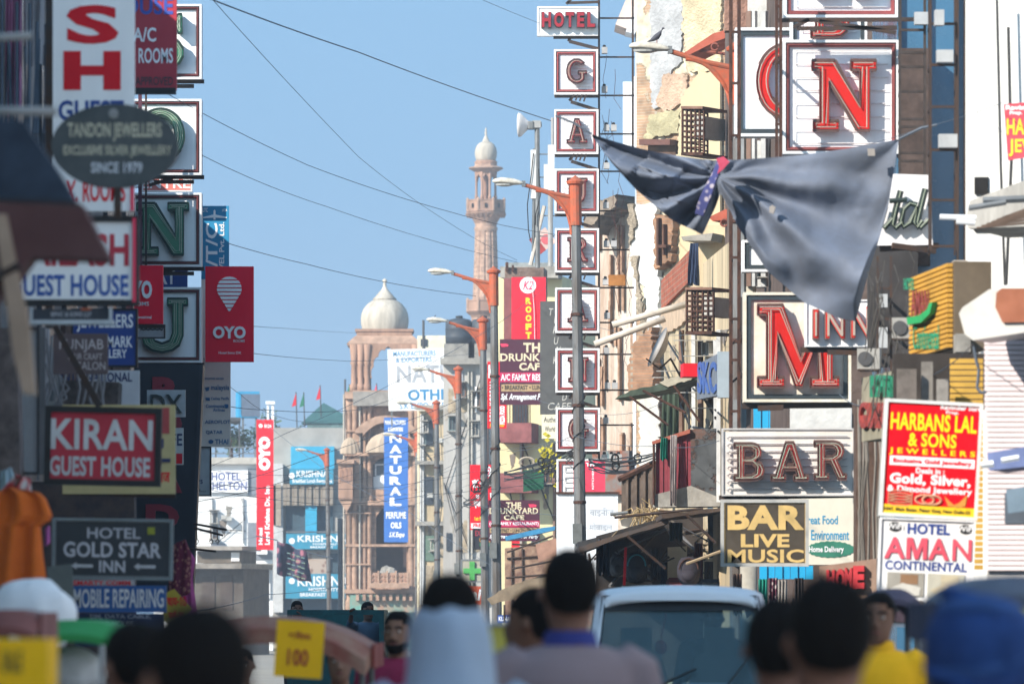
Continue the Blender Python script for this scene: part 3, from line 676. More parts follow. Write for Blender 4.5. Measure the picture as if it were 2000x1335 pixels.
# crumbling wall with bare plaster strips
P = Pl2(1165, 128, 1242, 117.5)
P = Plane(1205, 121, -30)
T = house('stripped_house', 'derelict whitewashed wall with hanging cables and exposed lath behind the letter tower', P, 1163, 1242, 395, .8, M((.60, .56, .50), .95, dirt=.5, sc_=1.6, streak=True, bump=.8, dcol=(.36, .26, .2)))
q = random.Random(3)
st = MB()
for i in range(26):
    x = q.uniform(1166, 1238); y = q.uniform(430, 880); st.pbox(P, x, y, x+q.uniform(1.5, 5), y+q.uniform(30, 120), .003, .06+q.random()*.08)
T.part('bare_lath', st, M((.40, .25, .17), .9, dirt=.5, sc_=3))
T.part('torn_eave', MB().ppoly(P, ragged([(1180, 440), (1208, 400), (1242, 384), (1242, 408), (1214, 424), (1186, 462)], 3, 8), .003, .9), M((.30, .24, .19), .95, dirt=.5))
for b in ((1170, 880, 1242, 965),): T.part('grey_door', MB().pbox(P, *b, .01, .3), M((.11, .17, .18), .7, dirt=.4, dcol=(.2, .07, .04)))
# plaster/brick end walls
P = Plane(1300, 106, -40)
T = house('crumbling_house', 'tall crumbling wall of grey cream and pink plaster over bare brick', P, 1243, 1432, -120, 3, PEEL)
T.part('grey_plaster', MB().ppoly(P, ragged([(1272, -20, 1), (1336, -20), (1334, 120), (1312, 140), (1296, 200), (1278, 215), (1274, 160)], 3, 1), .004, .05), GPL)
T.part('cream_plaster', MB().ppoly(P, ragged([(1337, -20, 1), (1412, -20), (1410, 138), (1350, 142), (1338, 60)], 3, 2), .004, .07), CRP)
T.part('pink_plaster', MB().ppoly(P, ragged([(1300, 145), (1346, 145), (1340, 200), (1300, 218), (1284, 206)], 3, 3), .004, .06), PKP)
T.part('yellow_plaster', MB().ppoly(P, ragged([(1372, 142), (1414, 142, 1), (1414, 520, 1), (1330, 520), (1330, 300), (1338, 190)], 2.5, 4), .06, .12), YEL)
T.part('olive_plaster', MB().ppoly(P, ragged([(1276, 222), (1334, 215), (1328, 262), (1262, 272)], 3, 5), .004, .08), M((.44, .39, .24), .95, dirt=.4, sc_=2, bump=.6))
T.part('recess', MB().pbox(P, 1272, 275, 1326, 310, .004, .10), M((.16, .09, .06), .95, dirt=.5)); T.part('beam', MB().pbox(P, 1268, 274, 1328, 285, .101, .3), M((.13, .06, .05), .9))
T.part('white_plaster', MB().ppoly(P, ragged([(1246, 400), (1290, 396), (1296, 470), (1297, 690), (1276, 700), (1268, 560), (1240, 540)], 3, 6), .03, .16), WPL)
T.part('broken_edge', MB().ppoly(P, ragged([(1240, 402), (1252, 400), (1256, 430), (1250, 470), (1243, 480)], 3, 7), .165, .22).ppoly(P, ragged([(1243, 500), (1258, 502), (1262, 560), (1276, 640), (1270, 660), (1258, 600), (1252, 530)], 3, 8), .165, .22), M((.45, .37, .28), .95, dirt=.5, sc_=5, bump=1))
T.part('brick_rubble', MB().ppoly(P, ragged([(1297, 420), (1335, 430), (1330, 510), (1298, 530)], 3, 9), .02, .3), BRK)
T.part('timber', MB().pbox(P, 1308, 428, 1312, 520, .3, .4).pbox(P, 1320, 440, 1323, 500, .3, .4).pbox(P, 1314, 480, 1330, 486, .3, .45), RUST)
T.part('brick_stack', MB().ppoly(P, ragged([(1262, 672), (1298, 640), (1302, 760), (1252, 765), (1254, 710)], 3, 10), .165, .4), BRK)
T.part('pale_plaster', MB().ppoly(P, ragged([(1262, 760), (1300, 765), (1300, 960), (1262, 960)], 3, 11), .165, .2), M((.55, .53, .50), .9, dirt=.3, bump=.4))
# yellow house
P = Pl2(1296, 97, 1434, 82)
T = house('yellow_plaster_house', 'long weathered yellow plaster house with caged windows and a brick parapet', P, 1297, 1436, 520, 6, YELW)
T.part('brick_parapet', MB().ppoly(P, [(1298, 548), (1362, 480), (1362, 540), (1298, 606)], .01, .06), BRKR)
T.part('pale_patch', MB().ppoly(P, ragged([(1298, 612), (1360, 560), (1372, 600), (1330, 640), (1300, 655)], 4, 12), .01, .05), M((.55, .40, .28), .95, dirt=.3, bump=.5))
T.part('upper_wall', MB().ppoly(Plane(1380, 88, -35), [(1360, 438), (1416, 440), (1416, 560), (1362, 560)], -.5, 0), YELW)
T.part('ledge', MB().ppoly(Plane(1360, 87.4, -20), [(1330, 462), (1392, 455), (1388, 470), (1334, 470)], -1, 0), CONC)
T.part('dark_doorway', MB().ppoly(Plane(1330, 92, -20), [(1306, 760), (1345, 770), (1345, 880), (1306, 870)], -.4, .0), M((.03, .05, .035), .9))
fittings(T, P, 1300, 640, 1425, 980, 35, 0, 3, 0, 8)
fittings(T, P, 1306, 660, 1420, 970, 41, 4, 2, 1, 6)
# dark brown mixed facade behind the letter panels
P = Pl2(1430, 84, 1535, 68)
T = house('shaded_house', 'deep brown house front with pipes behind the letter panels', P, 1416, 1548, -200, 7, M((.13, .09, .075), .9, dirt=.5, sc_=1.0, bump=.4))
Pc = Plane(1500, 72, 0)
for x, a, b, r, m in ((1450, 270, 580, .06, STEEL), (1466, 270, 580, .07, M((.55, .5, .4), .7)), (1442, 780, 850, .1, STEEL)): T.part('pipe', MB().ptube(Pc, [(x, a), (x, b)], r, 0), m)
T.part('white_patch', MB().pbox(Plane(1490, 73, 0), 1470, 275, 1520, 310, -.3, 0).pbox(Plane(1490, 73, 0), 1455, 470, 1520, 560, -.3, 0), WPL)
T.part('upper_patch', MB().pbox(Plane(1450, 73, 0), 1462, -10, 1500, 60, -.3, 0), WPL)
T.part('terracotta_patch', MB().pbox(Plane(1450, 73.5, 0), 1416, -10, 1466, 60, -.3, 0), M((.36, .20, .15), .9, dirt=.3, bump=.8))
BLUESH = M((.015, .36, .66), .45, dirt=.1)
sb = MB()
for i in range(5): sb.pbox(Pc, 1472+i*15, 784, 1486+i*15, 836, -.1, -.02*(i % 2))
T.part('blue_shutter', sb, BLUESH)
T.part('white_wall', MB().pbox(Plane(1600, 66, 0), 1545, 786, 1664, 975, -.3, 0), WPL)
sb = MB()
for i in range(7): sb.pbox(Plane(1530, 63, 0), 1484+i*15, 1104, 1498+i*15, 1130, -.1, -.02*(i % 2))
T.part('blue_shutter', sb, BLUESH)
fittings(T, Pc, 1455, 20, 1540, 560, 36, 2, 3, 1, 4)
# white modern building, glass strip
P = Plane(1945, 47, -22)
T = house('white_building', 'bright white rendered building with red poster and concrete ledges', P, 1886, 2060, -160, 9, M((.74, .73, .71), .8, dirt=.12, sc_=1.2, streak=True, bump=.12))
T.part('ledge', MB().ppoly(Plane(1950, 44.5, -20), [(1888, 418), (1894, 392), (2060, 330), (2060, 440), (1890, 446)], -1.2, 0), M((.45, .43, .40), .9, dirt=.4, sc_=2, streak=True, bump=.3))
sf = MB()
for i in range(6): sf.ppoly(Plane(1950, 44.2, -20), [(1960-i*10, 424+i*4), (2060, 388+i*8), (2060, 392+i*8), (1960-i*10, 427+i*4)], 0, .05)
T.part('soffit_slat', sf, M((.12, .08, .06), .8))
T.part('pipe', MB().ptube(Plane(1950, 43.8, 0), [(1920, 392), (2010, 388)], .03, 0), STEEL)
for a in ((1886, 412, 1958, 400), (1830, 429, 1900, 431), (1862, 438, 1898, 440)): T.part('pipe', MB().ptube(Plane(1880, 44, 0), [(a[0], a[1]), (a[2], a[3])], .022, .3, 8), WHITE if a[0] < 1880 else STEEL)
T.part('opening', MB().pbox(P, 1905, 346, 1931, 380, .003, .03), DARKIN); T.part('opening', MB().pbox(P, 1904, 445, 1932, 452, .003, .03), DARKIN)
T.part('cable', MB().ptube(P, [(1964, -10), (1972, 330), (1980, 560)], .012, .25).ptube(P, [(1990, 60), (1996, 320), (1986, 560)], .014, .3), BLACK)
P = Plane(1840, 58, 0)
T = house('glass_building', 'narrow blue glass fronted building seen behind the steel ladder frames', P, 1752, 1890, -160, 4, M((.05, .14, .24), .12, dirt=.1, spec=.6))
gm = MB()
for x in (1756, 1812, 1868, 1882): gm.pbox(P, x, -100, x+4, 520, .003, .06)
T.part('mullion', gm, IRON)
T.part('brown_pier', MB().pbox(P, 1756, 100, 1810, 520, .01, .3), M((.09, .06, .05), .9, dirt=.5, sc_=3))
T.part('lower_wall', MB().pbox(P, 1690, 480, 1786, 720, .31, .5), M((.05, .045, .045), .9, dirt=.4))
# roller shutter shop
P = Plane(1975, 41, -38)
T = house('shuttered_shop', 'shop with pinkish corrugated roller shutter, steel shutter box and blue awning', P, 1928, 2060, 640, 3, M((.4, .38, .36), .9))
sh = MB()
for i in range(46): sh.pbox(P, 1930, 655+i*10, 2060, 663+i*10, .003, .05)
T.part('roller_shutter', sh, M((.62, .53, .54), .5, dirt=.12, sc_=1))
Ps = Plane(1945, 40.2, -20)
bx = [(1873, 612), (1880, 600), (1932, 565), (2060, 560), (2060, 640), (1900, 664), (1884, 652)]
T.part('shutter_box', MB().ppoly(Ps, bx, -.5, 0), M((.52, .50, .47), .4, .3, dirt=.2)); T.part('box_end', MB().ppoly(Ps, [(1948, 572), (1958, 563), (2060, 563), (2060, 628), (1960, 630), (1946, 600)], .003, .03), M((.30, .10, .05), .7, dirt=.25))
T.part('awning', MB().ppoly(Plane(1980, 39.5, -15), [(1928, 884), (2060, 862), (2060, 905), (1932, 918)], -.7, 0), M((.13, .17, .34), .7, dirt=.35)); T.part('pipe', MB().ptube(Plane(1960, 39.3, 0), [(1916, 908), (1940, 905)], .025, 0).ptube(Plane(1960, 39.3, 0), [(1956, 899), (1990, 893)], .02, 0), WHITE)
ac = T.part('ac_unit', MB().pbox(Plane(1980, 39.6, -10), 1962, 962, 2060, 1022, -.5, 0), M((.08, .10, .13), .6)); T.part('visor', MB().ppoly(Plane(1980, 39.4, -10), [(1966, 956), (2060, 940), (2060, 990), (1970, 1002)], 0, .05), M((.14, .2, .26), .6), ac)
# orange slatted hotel corner
P = Plane(1840, 48, -30)
T = house('slatted_hotel', 'hotel corner clad in orange slats with green raised letters', P, 1786, 1888, 560, 1.2, M((.36, .33, .30), .9, dirt=.3))
Po = Pl2(1786, 46.4, 1862, 45.0)
T.part('sign_box', MB().ppoly(Po, [(1786, 540), (1864, 510), (1864, 680), (1788, 704)], -.3, 0), M((.16, .12, .08), .8))
sl_ = MB()
for i in range(17): sl_.ppoly(Po, [(1787, 544+i*9.4), (1862, 514+i*9.8), (1862, 521+i*9.8), (1787, 550.5+i*9.4)], .005, .05)
T.part('slat', sl_, M((.62, .33, .05), .6, dirt=.25))
T.part('side', MB().pbox(Plane(1876, 45.2, 0), 1863, 508, 1890, 682, -.3, 0), M((.50, .45, .40), .8))
T.part('ledge', MB().pbox(Plane(1876, 45, 0), 1862, 655, 1890, 690, .01, .3), CONC)
T.part('lettering', MB().ptext(Po, 'HOTEL', (1780, 543, 1800, 566), .06, .004, 0, .0).ptext(Po, 'Continental', (1798, 634, 1848, 682), .06, .004, 0, .0), M((.02, .30, .16), .5))
T.part('lettering', MB().ptext(Po, 'AMAN', (1794, 566, 1828, 618), .06, .004, 0, .01), M((.30, .06, .05), .5))
T.part('swoosh', MB().ppoly(Po, [(1794, 620), (1818, 616), (1834, 604), (1838, 592), (1845, 590), (1840, 612), (1822, 630), (1796, 634)], .06, .1), M((.03, .38, .12), .5))
sl2 = MB()
for i in range(36): sl2.pbox(Plane(1890, 44, 0), 1856, 700+i*11.5, 1920, 709+i*11.5, -.05, 0)
T.part('slat', sl2, M((.62, .36, .06), .6, dirt=.25))
T.part('dark_recess', MB().pbox(Plane(1850, 44.3, 0), 1745, 690, 1925, 800, -.05, 0), M((.05, .04, .035), .9, dirt=.4))  # flat dark sheet, shade of a recess put into its colour
# facade letters board (guru)
Pg = Pl2(1683, 50.5, 1752, 47)
T = Thing('hotel_fascia', 'worn fascia with green and red raised letters squeezed beside the red jewellers board', 'sign', Pg.pt(1715, 865))
T.part('board', MB().ppoly(Pg, [(1683, 738), (1752, 722), (1752, 850), (1683, 862)], -.2, 0), M((.33, .30, .22), .9, dirt=.3))
T.part('lettering', MB().ptext(Pg, 'HOTEL', (1706, 732, 1752, 776), .003, .03, 0, .02), M((.02, .25, .14), .5)); T.part('lettering', MB().ptext(Pg, 'GURUJI', (1684, 785, 1752, 852), .003, .03, 0, .02), M((.34, .05, .04), .5))
# balcony with red panels and low brick wall
P = Plane(1340, 84, -12)
T = Thing('balcony', 'sagging balcony with crimson tin panels, brick end and draped cloths', 'balcony', P.pt(1340, 985))
rp = MB()
for i in range(9):
    if i not in (4,): rp.pbox(P, 1281+i*7.7, 858-i*2, 1288+i*7.7, 965-i*2, -.05, .02*(i % 2))
T.part('tin_panel', rp, M((.22, .02, .035), .5, dirt=.35))
T.part('rail', MB().ppoly(P, [(1276, 862), (1350, 838), (1350, 846), (1277, 868)], .03, .12), M((.30, .08, .05), .7)); T.part('floor_slab', MB().ppoly(P, [(1276, 966), (1350, 948), (1408, 972), (1406, 988), (1276, 990)], -.8, .03), CONC)
T.part('brick_end', MB().ppoly(P, ragged([(1349, 838, 1), (1404, 836, 1), (1406, 990, 1), (1350, 978, 1)], 0, 1), -.6, .02), brickmat((.13, .075, .06), (.10, .065, .055), (.10, .09, .085), 5, (.085, .09, .095), .48, 1.5))
T.part('post', MB().pbox(P, 1277, 866, 1280, 985, .03, .1), RUST)
def cloth(label, P, loop, m, off=.15, amp=.04, name='cloth', group=None, wav=3.0):
    """hanging cloth: loop = (x0,y0,x1,y1,taper)"""
    x0, y0, x1, y1, tp = loop; nx, ny = 14, 10; mb = MB(); vs = []
    for j in range(ny+1):
        for i in range(nx+1):
            u, v = i/nx, j/ny
            x = x0+(x1-x0)*(.5+(u-.5)*(1-tp*(1-v))); y = y0+(y1-y0)*v+ (3*sin(u*9+x0) if v > .9 else 0)
            vs.append(P.pt(x, y, off+amp*sin(u*wav*6.3+v*1.3+x0)*(.3+v)+amp*.5*sin(u*17+v*3)))
    fs = [(j*(nx+1)+i, j*(nx+1)+i+1, (j+1)*(nx+1)+i+1, (j+1)*(nx+1)+i) for j in range(ny) for i in range(nx)]
    n = len(vs); d = Vector((P.n[0], P.n[1], 0))*-.012
    o = solo(name, label, 'cloth', mb.add(vs+[p+d for p in vs], fs+[tuple(k+n for k in reversed(f)) for f in fs]), m, group, smooth=True)
    return o
cloth('green cloth hung over the crimson balcony rail', P, (1293, 855, 1308, 898, .2), M((.01, .22, .16), .9, dirt=.2), .16)
cloth('long pale cloth draped down over the crimson tin panels', P, (1314, 850, 1326, 985, .0), M((.52, .46, .45), .9, dirt=.2), .18)
P = Plane(1250, 94, -25)
T = Thing('balcony', 'rotting wooden slat balcony hanging beside the crimson tin balcony', 'balcony', P.pt(1250, 1030))
wb = MB()
for i in range(12): wb.ppoly(P, [(1213+i*5.6, 936-i*2.6), (1217.6+i*5.6, 934-i*2.6), (1217.6+i*5.6, 1008-i), (1213+i*5.6, 1010-i)], -.06, .03*(i % 3)-.02)
T.part('slat', wb, M((.13, .095, .075), .9, dirt=.5)); T.part('floor', MB().ppoly(P, [(1210, 1010), (1282, 995), (1276, 1014), (1240, 1032), (1214, 1026)], -1, 0), M((.12, .11, .10), .9, dirt=.4))
T.part('rail', MB().ptube(P, [(1211, 936), (1282, 902)], .05, .05), RUST)
hay = MB(); q = random.Random(5)
for i in range(90):
    a = P.pt(q.gauss(1288, 10), q.gauss(1002, 9), .4+q.random()*.4); hay.tube([a, a+Vector((q.gauss(0, .12), q.gauss(0, .1), q.gauss(-.12, .14)))], .009, 3)
solo('straw_bundle', 'tangle of dry straw hanging from the corner between two balconies', 'straw', hay, M((.42, .31, .17), .9))
# window cages
def cage(label, P, x0, y0, x1, y1, dep):
    T = Thing('window_cage', label, 'window cage', P.pt((x0+x1)/2, y1), 'iron window cages')
    mb = MB()
    for i in range(6): x = x0+(x1-x0)*i/5; mb.tube([P.pt(x, y0, dep), P.pt(x, y1, dep)], .018, 4)
    for i in range(9): y = y0+(y1-y0)*i/8; mb.tube([P.pt(x0, y, 0), P.pt(x0, y, dep), P.pt(x1, y, dep)], .014, 4)
    for i in range(4): d = dep*i/3; mb.tube([P.pt(x0, y0, d), P.pt(x0, y1, d)], .016, 4)
    T.part('grille', mb, RUST); T.part('tray', MB().pbox(P, x0, y1, x1, y1+5, 0, dep+.05), RUST); T.part('hood', MB().pbox(P, x0, y0-6, x1, y0-1, 0, dep+.05), M((.2, .11, .08), .8))
    T.part('ac_unit', MB().pbox(P, x1-26, y0+12, x1-4, y1-30, .05, dep-.1), M((.45, .45, .44), .6))
cage('rusty window cage beneath the red tiled awning', Plane(1405, 86, -30), 1382, 222, 1424, 306, .8)
cage('rusty window cage with white cooler above the blue lettered box', Plane(1408, 79, -30), 1388, 572, 1440, 652, .7)
# red tin awning with iron brackets
for lab, D, pts in (('red corrugated awning high on the crumbling wall behind the lamp', 90, [(1335, 104), (1392, 66), (1440, 52), (1440, 66), (1396, 82), (1345, 108)]), ('small red tiled awning below the twisted tarpaulin', 86, [(1384, 424), (1418, 408), (1428, 418), (1424, 428), (1392, 432)])):
    P = Plane(1400, D, -20); T = Thing('awning', lab, 'awning', P.pt(pts[0][0], pts[0][1])); T.part('roof', MB().ppoly(P, pts, -.8, 0), M((.36, .075, .04), .7, dirt=.3))
    a, b = pts[0], pts[2]; mb = MB(); mb.ptube(P, [(a[0]+15, a[1]-8), (b[0], a[1]+4)], .025, -.1).ptube(P, arc((a[0]+b[0])/2+10, (a[1]+b[1])/2+14, 7, 7, 0, 330), .015, .03); T.part('bracket', mb, M((.22, .06, .04), .7))
# ================================================================== SIGNS
GL = {
 'N': [[(0,1),(.36,1),(.74,.36),(.74,.86),(.60,.86),(.60,1),(1,1),(1,.86),(.90,.86),(.90,0),(.70,0),(.27,.70),(.27,.14),(.42,.14),(.42,0),(.02,0),(.02,.14),(.12,.14),(.12,.86),(0,.86)]],
 'M': [[(0,1),(.32,1),(.53,.38),(.74,1),(1,1),(1,.88),(.92,.88),(.92,.12),(1,.12),(1,0),(.64,0),(.64,.12),(.74,.12),(.74,.60),(.55,0),(.46,0),(.25,.64),(.25,.12),(.33,.12),(.33,0),(0,0),(0,.12),(.11,.12),(.11,.88),(0,.88)]],
 'A': [[(.38,1),(.62,1),(.88,.13),(1,.13),(1,0),(.60,0),(.60,.13),(.69,.13),(.65,.28),(.35,.28),(.31,.13),(.40,.13),(.40,0),(0,0),(0,.13),(.12,.13)], [(.5,.80),(.39,.42),(.61,.42)]],
 'R': [[(0,1),(.62,1),(.80,.95),(.90,.84),(.92,.72),(.86,.58),(.72,.50),(.90,.13),(1,.13),(1,0),(.74,0),(.50,.46),(.34,.46),(.34,.13),(.46,.13),(.46,0),(0,0),(0,.13),(.12,.13),(.12,.87),(0,.87)], [(.34,.86),(.34,.60),(.56,.60),(.66,.66),(.68,.74),(.64,.82),(.56,.86)]],
 'U': [[(0,1),(.40,1),(.40,.87),(.31,.87),(.31,.34),(.36,.20),(.5,.15),(.64,.20),(.70,.34),(.70,.87),(.60,.87),(.60,1),(1,1),(1,.87),(.91,.87),(.91,.30),(.84,.12),(.70,.02),(.5,-.02),(.30,.02),(.16,.12),(.09,.30),(.09,.87),(0,.87)]],
 'O': [[(.5+.5*cos(a*pi/16),.5+.5*sin(a*pi/16)) for a in range(32)], [(.5+.29*cos(a*pi/16),.5+.36*sin(a*pi/16)) for a in range(32)]],
 'C': [[(.5+.5*cos(R(45+a*270/20)),.5+.5*sin(R(45+a*270/20))) for a in range(21)]+[(.5+.28*cos(R(315-a*270/20)),.5+.34*sin(R(315-a*270/20))) for a in range(21)]],
 'G': [[(.5+.5*cos(R(40+a*278/20)),.5+.5*sin(R(40+a*278/20))) for a in range(21)]+[(.87,.38),(1,.38),(1,.50),(.56,.50),(.56,.38),(.68,.38),(.68,.24)]+[(.5+.29*cos(R(305-a*255/16)),.5+.37*sin(R(305-a*255/16))) for a in range(17)]],
 'S': [[(.85,1),(.95,1),(.95,.64),(.85,.64),(.78,.78),(.6,.88),(.42,.86),(.34,.78),(.40,.68),(.62,.60),(.86,.50),(.98,.36),(.98,.22),(.88,.08),(.70,0),(.5,-.02),(.3,.02),(.16,.1),(.14,0),(.03,0),(.03,.38),(.14,.38),(.24,.2),(.44,.12),(.62,.14),(.70,.24),(.62,.34),(.40,.42),(.16,.52),(.04,.66),(.06,.82),(.18,.94),(.36,1),(.6,1),(.78,.92)]],
 'B': [[(0,1),(.62,1),(.82,.94),(.90,.80),(.88,.64),(.74,.53),(.92,.44),(1,.28),(.94,.12),(.78,.02),(.6,0),(0,0),(0,.13),(.12,.13),(.12,.87),(0,.87)], [(.34,.86),(.34,.60),(.56,.60),(.66,.66),(.66,.80),(.56,.86)], [(.34,.46),(.34,.14),(.58,.14),(.70,.20),(.72,.36),(.60,.46)]],
}
def inset(loop, d):
    n = len(loop); A = sum(loop[i][0]*loop[(i+1) % n][1]-loop[(i+1) % n][0]*loop[i][1] for i in range(n)); s = 1 if A > 0 else -1; o = []
    for i in range(n):
        p, a, b = loop[i], loop[i-1], loop[(i+1) % n]
        e1 = (p[0]-a[0], p[1]-a[1]); e2 = (b[0]-p[0], b[1]-p[1]); l1 = math.hypot(*e1) or 1; l2 = math.hypot(*e2) or 1
        n1 = (-e1[1]/l1*s, e1[0]/l1*s); n2 = (-e2[1]/l2*s, e2[0]/l2*s); m = (n1[0]+n2[0], n1[1]+n2[1]); q = max(.5, (m[0]**2+m[1]**2)/2)
        o.append((p[0]+m[0]/q*d, p[1]+m[1]/q*d))
    return o
def neon_letter(T, P, ch, box, m, edge, d=.0, h=.14, tube=.013, ins=3.0, lab=None, rows=1, back=False):
    """raised channel letter with glass tube running round inside its rim"""
    x0, y0, x1, y1 = box; loops = [[(x0+u*(x1-x0), y1-v*(y1-y0)) for u, v in l] for l in GL[ch]]
    o = T.part('letter', MB().ppoly(P, loops[0], d, d+h, loops[1:]), m, label=lab)
    rim = MB()
    for l in loops:
        n = len(l)
        for i in range(n):
            a, b = P.pt(*l[i], d+h+.006), P.pt(*l[(i+1) % n], d+h+.006)
            if (b-a).length > .01: rim.bar(a, b, .010, .03)
    T.part('rim', rim, edge, o)
    tb = MB()
    for k in range(rows):
        for j, l in enumerate(loops):
            q = inset(l, (ins+k*ins*.9)*(1 if j == 0 else -1)); tb.tube([P.pt(x, y, d+h+.03) for x, y in q+[q[0], q[1]]], tube, 4)
    T.part('neon_tube', tb, NEON if tube > .0055 else M((.45, .50, .40), .3), o)
    return o
def neon_box(label, D, box, ch, lbox, lm, edge, border, D2=None, rows=0, thick=.22, group=None, fw=6, h=.16, ins=3, tube=.013, yaw=0, lrows=1, white=None, border2=None):
    x0, y0, x1, y1 = box; cx = (x0+x1)/2; P = Plane(cx, D, yaw)
    T = Thing('letter_panel', label, 'sign', P.pt(cx, y1), group)
    T.part('panel', MB().pbox(P, x0, y0, x1, y1, -thick, 0), white or PANELW)
    T.part('frame', MB().pframe(P, x0-1, y0-1, x1+1, y1+1, fw*.55, -thick-.01, .05), white or WHITE)
    T.part('border', MB().pframe(P, x0+fw*.6, y0+fw*.6, x1-fw*.6, y1-fw*.6, fw*.8, .004, .03), border)
    if border2: T.part('neon_border', MB().pframe(P, x0+fw*.85, y0+fw*.85, x1-fw*.85, y1-fw*.85, 1.2, .035, .05), border2)
    if rows:
        mb = MB(); a, b = x0+fw*2.4, x1-fw*2.2; hh = (y1-y0-fw*4.4)/(rows-1)
        for i in range(rows):
            y = y0+fw*2.2+i*hh; mb.ptube(P, [(a, y), (b, y)], tube*.9, .025, 4)
            if i % 2 == 0 and i+1 < rows: mb.ptube(P, [(a, y), (a, y+hh)], tube*.9, .025, 4)
        T.part('neon_row', mb, M((.74, .72, .72), .3, dirt=.1))
    if ch: neon_letter(T, P, ch, lbox, lm, edge, .02, h, tube, ins, rows=lrows)
    return T, P
BORD = M((.26, .035, .04), .4, dirt=.4, dcol=(.16, .06, .05), sc_=6)
NRED = M((.56, .012, .008), .5, dirt=.15, spec=.2)
NDRED = M((.34, .012, .025), .4, dirt=.3, sc_=6)
NBLK = M((.05, .02, .02), .4, dirt=.3)
NBRN = M((.12, .06, .05), .4, dirt=.4)
BB = M((.035, .05, .06), .4, dirt=.3)
# ---- tower of maroon letters
D = 108
for i, (ch, y0, y1) in enumerate((('G', 98, 184), ('A', 215, 300), ('U', 331, 416), ('R', 447, 531), ('A', 563, 649), ('N', 681, 765), ('G', 797, 880))):
    y = y0+ (y1-y0)*.5; k = i*.6
    lab = ['letter panel with maroon G, second panel from the top of the white letter tower', 'letter panel with maroon A just above the tarpaulin tip', 'letter panel with maroon U half hidden behind the lamp arm', 'letter panel with maroon R beside the square grey rooftop mast', 'letter panel with maroon A above the one showing N', 'letter panel with maroon N behind the lamp post, above the lowest G', 'letter panel with maroon G, lowest of the tower letters'][i]
    T, P = neon_box(lab, D, (1083+k, y0, 1167+k, y1), ch, (1106+k, y-24, 1146+k, y+23), NDRED, NBLK, BORD, rows=9, fw=6.5, h=.13, ins=3.2, tube=.006, group='maroon letter panels of the tower', border2=M((.55, .10, .10), .4))
    mb = MB(); mb.bar(P.pt(1083+k, y1+3, -.1), P.pt(1172, y1+3, -.1), .06).bar(P.pt(1115+k, y1+14, -.1), P.pt(1172, y1+32, -.1), .06).bar(P.pt(1112, y1+12, -.1), P.pt(1120, y1+3, -.1), .05)
    for j in range(4): mb.bar(P.pt(1116+j*8, y1+12+j, .05), P.pt(1121+j*8, y1+1, .05), .03)
    T.part('bracket', mb, IRON)
P = Plane(1108, D, 0)
T = Thing('letter_panel', 'white oblong panel with raised maroon HOTEL letters topping the letter tower', 'sign', P.pt(1108, 70))
T.part('panel', MB().pbox(P, 1050, 14, 1167, 69, -.2, 0), PANELW); T.part('frame', MB().pframe(P, 1049, 13, 1168, 70, 3, -.21, .02), WHITE)
for i, c in enumerate('HOTEL'):
    b = [(1057, 1077), (1081, 1102), (1104, 1122), (1126, 1142), (1146, 1163)][i]
    o = T.part('letter', MB().ptext(P, c, (b[0], 25, b[1], 56), .003, .16, 0, .06), NBLK); T.part('face', MB().ptext(P, c, (b[0]+1.2, 26, b[1]-1, 55), .165, .01, 0, .045), NDRED, o)
T.part('bracket', MB().bar(P.pt(1081, 72, -.1), P.pt(1170, 72, -.1), .06).bar(P.pt(1112, 80, -.1), P.pt(1170, 95, -.1), .06).bar(P.pt(1110, 80, -.1), P.pt(1116, 70, -.1), .05), IRON)
# steel frame holding it
T = Thing('ladder_tower', 'thin black steel ladder frame carrying the maroon letter tower', 'frame', W(1170, 1200, D)*1)
P = Plane(1170, D+.3, 0); mb = MB()
T.part('upright', MB().pbox(P, 1168, -60, 1172, 960, -.05, 0), IRON); T.part('upright', MB().pbox(P, 1234, -60, 1238, 290, -.05, 0), IRON)
for y in (-20, 34, 110, 185, 260, 333, 410, 486, 560, 628, 690, 760, 828): T.part('rung', MB().pbox(P, 1172.2, y, 1239, y+3, -.05, 0), IRON)
T.part('brace', MB().bar(P.pt(1108, 6), P.pt(1170, 4), .05), IRON); T.part('brace', MB().bar(P.pt(1106, 8), P.pt(1120, -6), .05), IRON)
for (x, y) in ((1180, 95), (1180, 171), (1184, 246), (1198, 246), (1184, 320), (1183, 397), (1184, 472), (1198, 472), (1182, 546), (1185, 612), (1184, 680), (1186, 748), (1200, 748), (1183, 816), (1180, 888), (1194, 888), (1208, 888)):
    o = T.part('transformer', MB().pbox(P, x-5, y-1, x+6, y+11, .01, .2), M((.42, .42, .43), .6)); T.part('insulator', MB().lathe(P.pt(x, y-1, .1), [(.03, 0), (.03, .04), (.015, .05)], 6), BLACK, o)
ob = T.part('rust_box', MB().pbox(P, 1188, 538, 1221, 559, .01, .25), M((.42, .17, .04), .7, dirt=.4))
q = random.Random(11); wb = MB()
for i in range(22):
    x = q.uniform(1176, 1232); y = q.uniform(100, 700); wb.ptube(P, [(x+q.uniform(-4, 4)*t, y+t*q.uniform(18, 30)) for t in range(4)], .006, .1, 3)
T.part('loose_wire', wb, M((.16, .07, .07), .7))
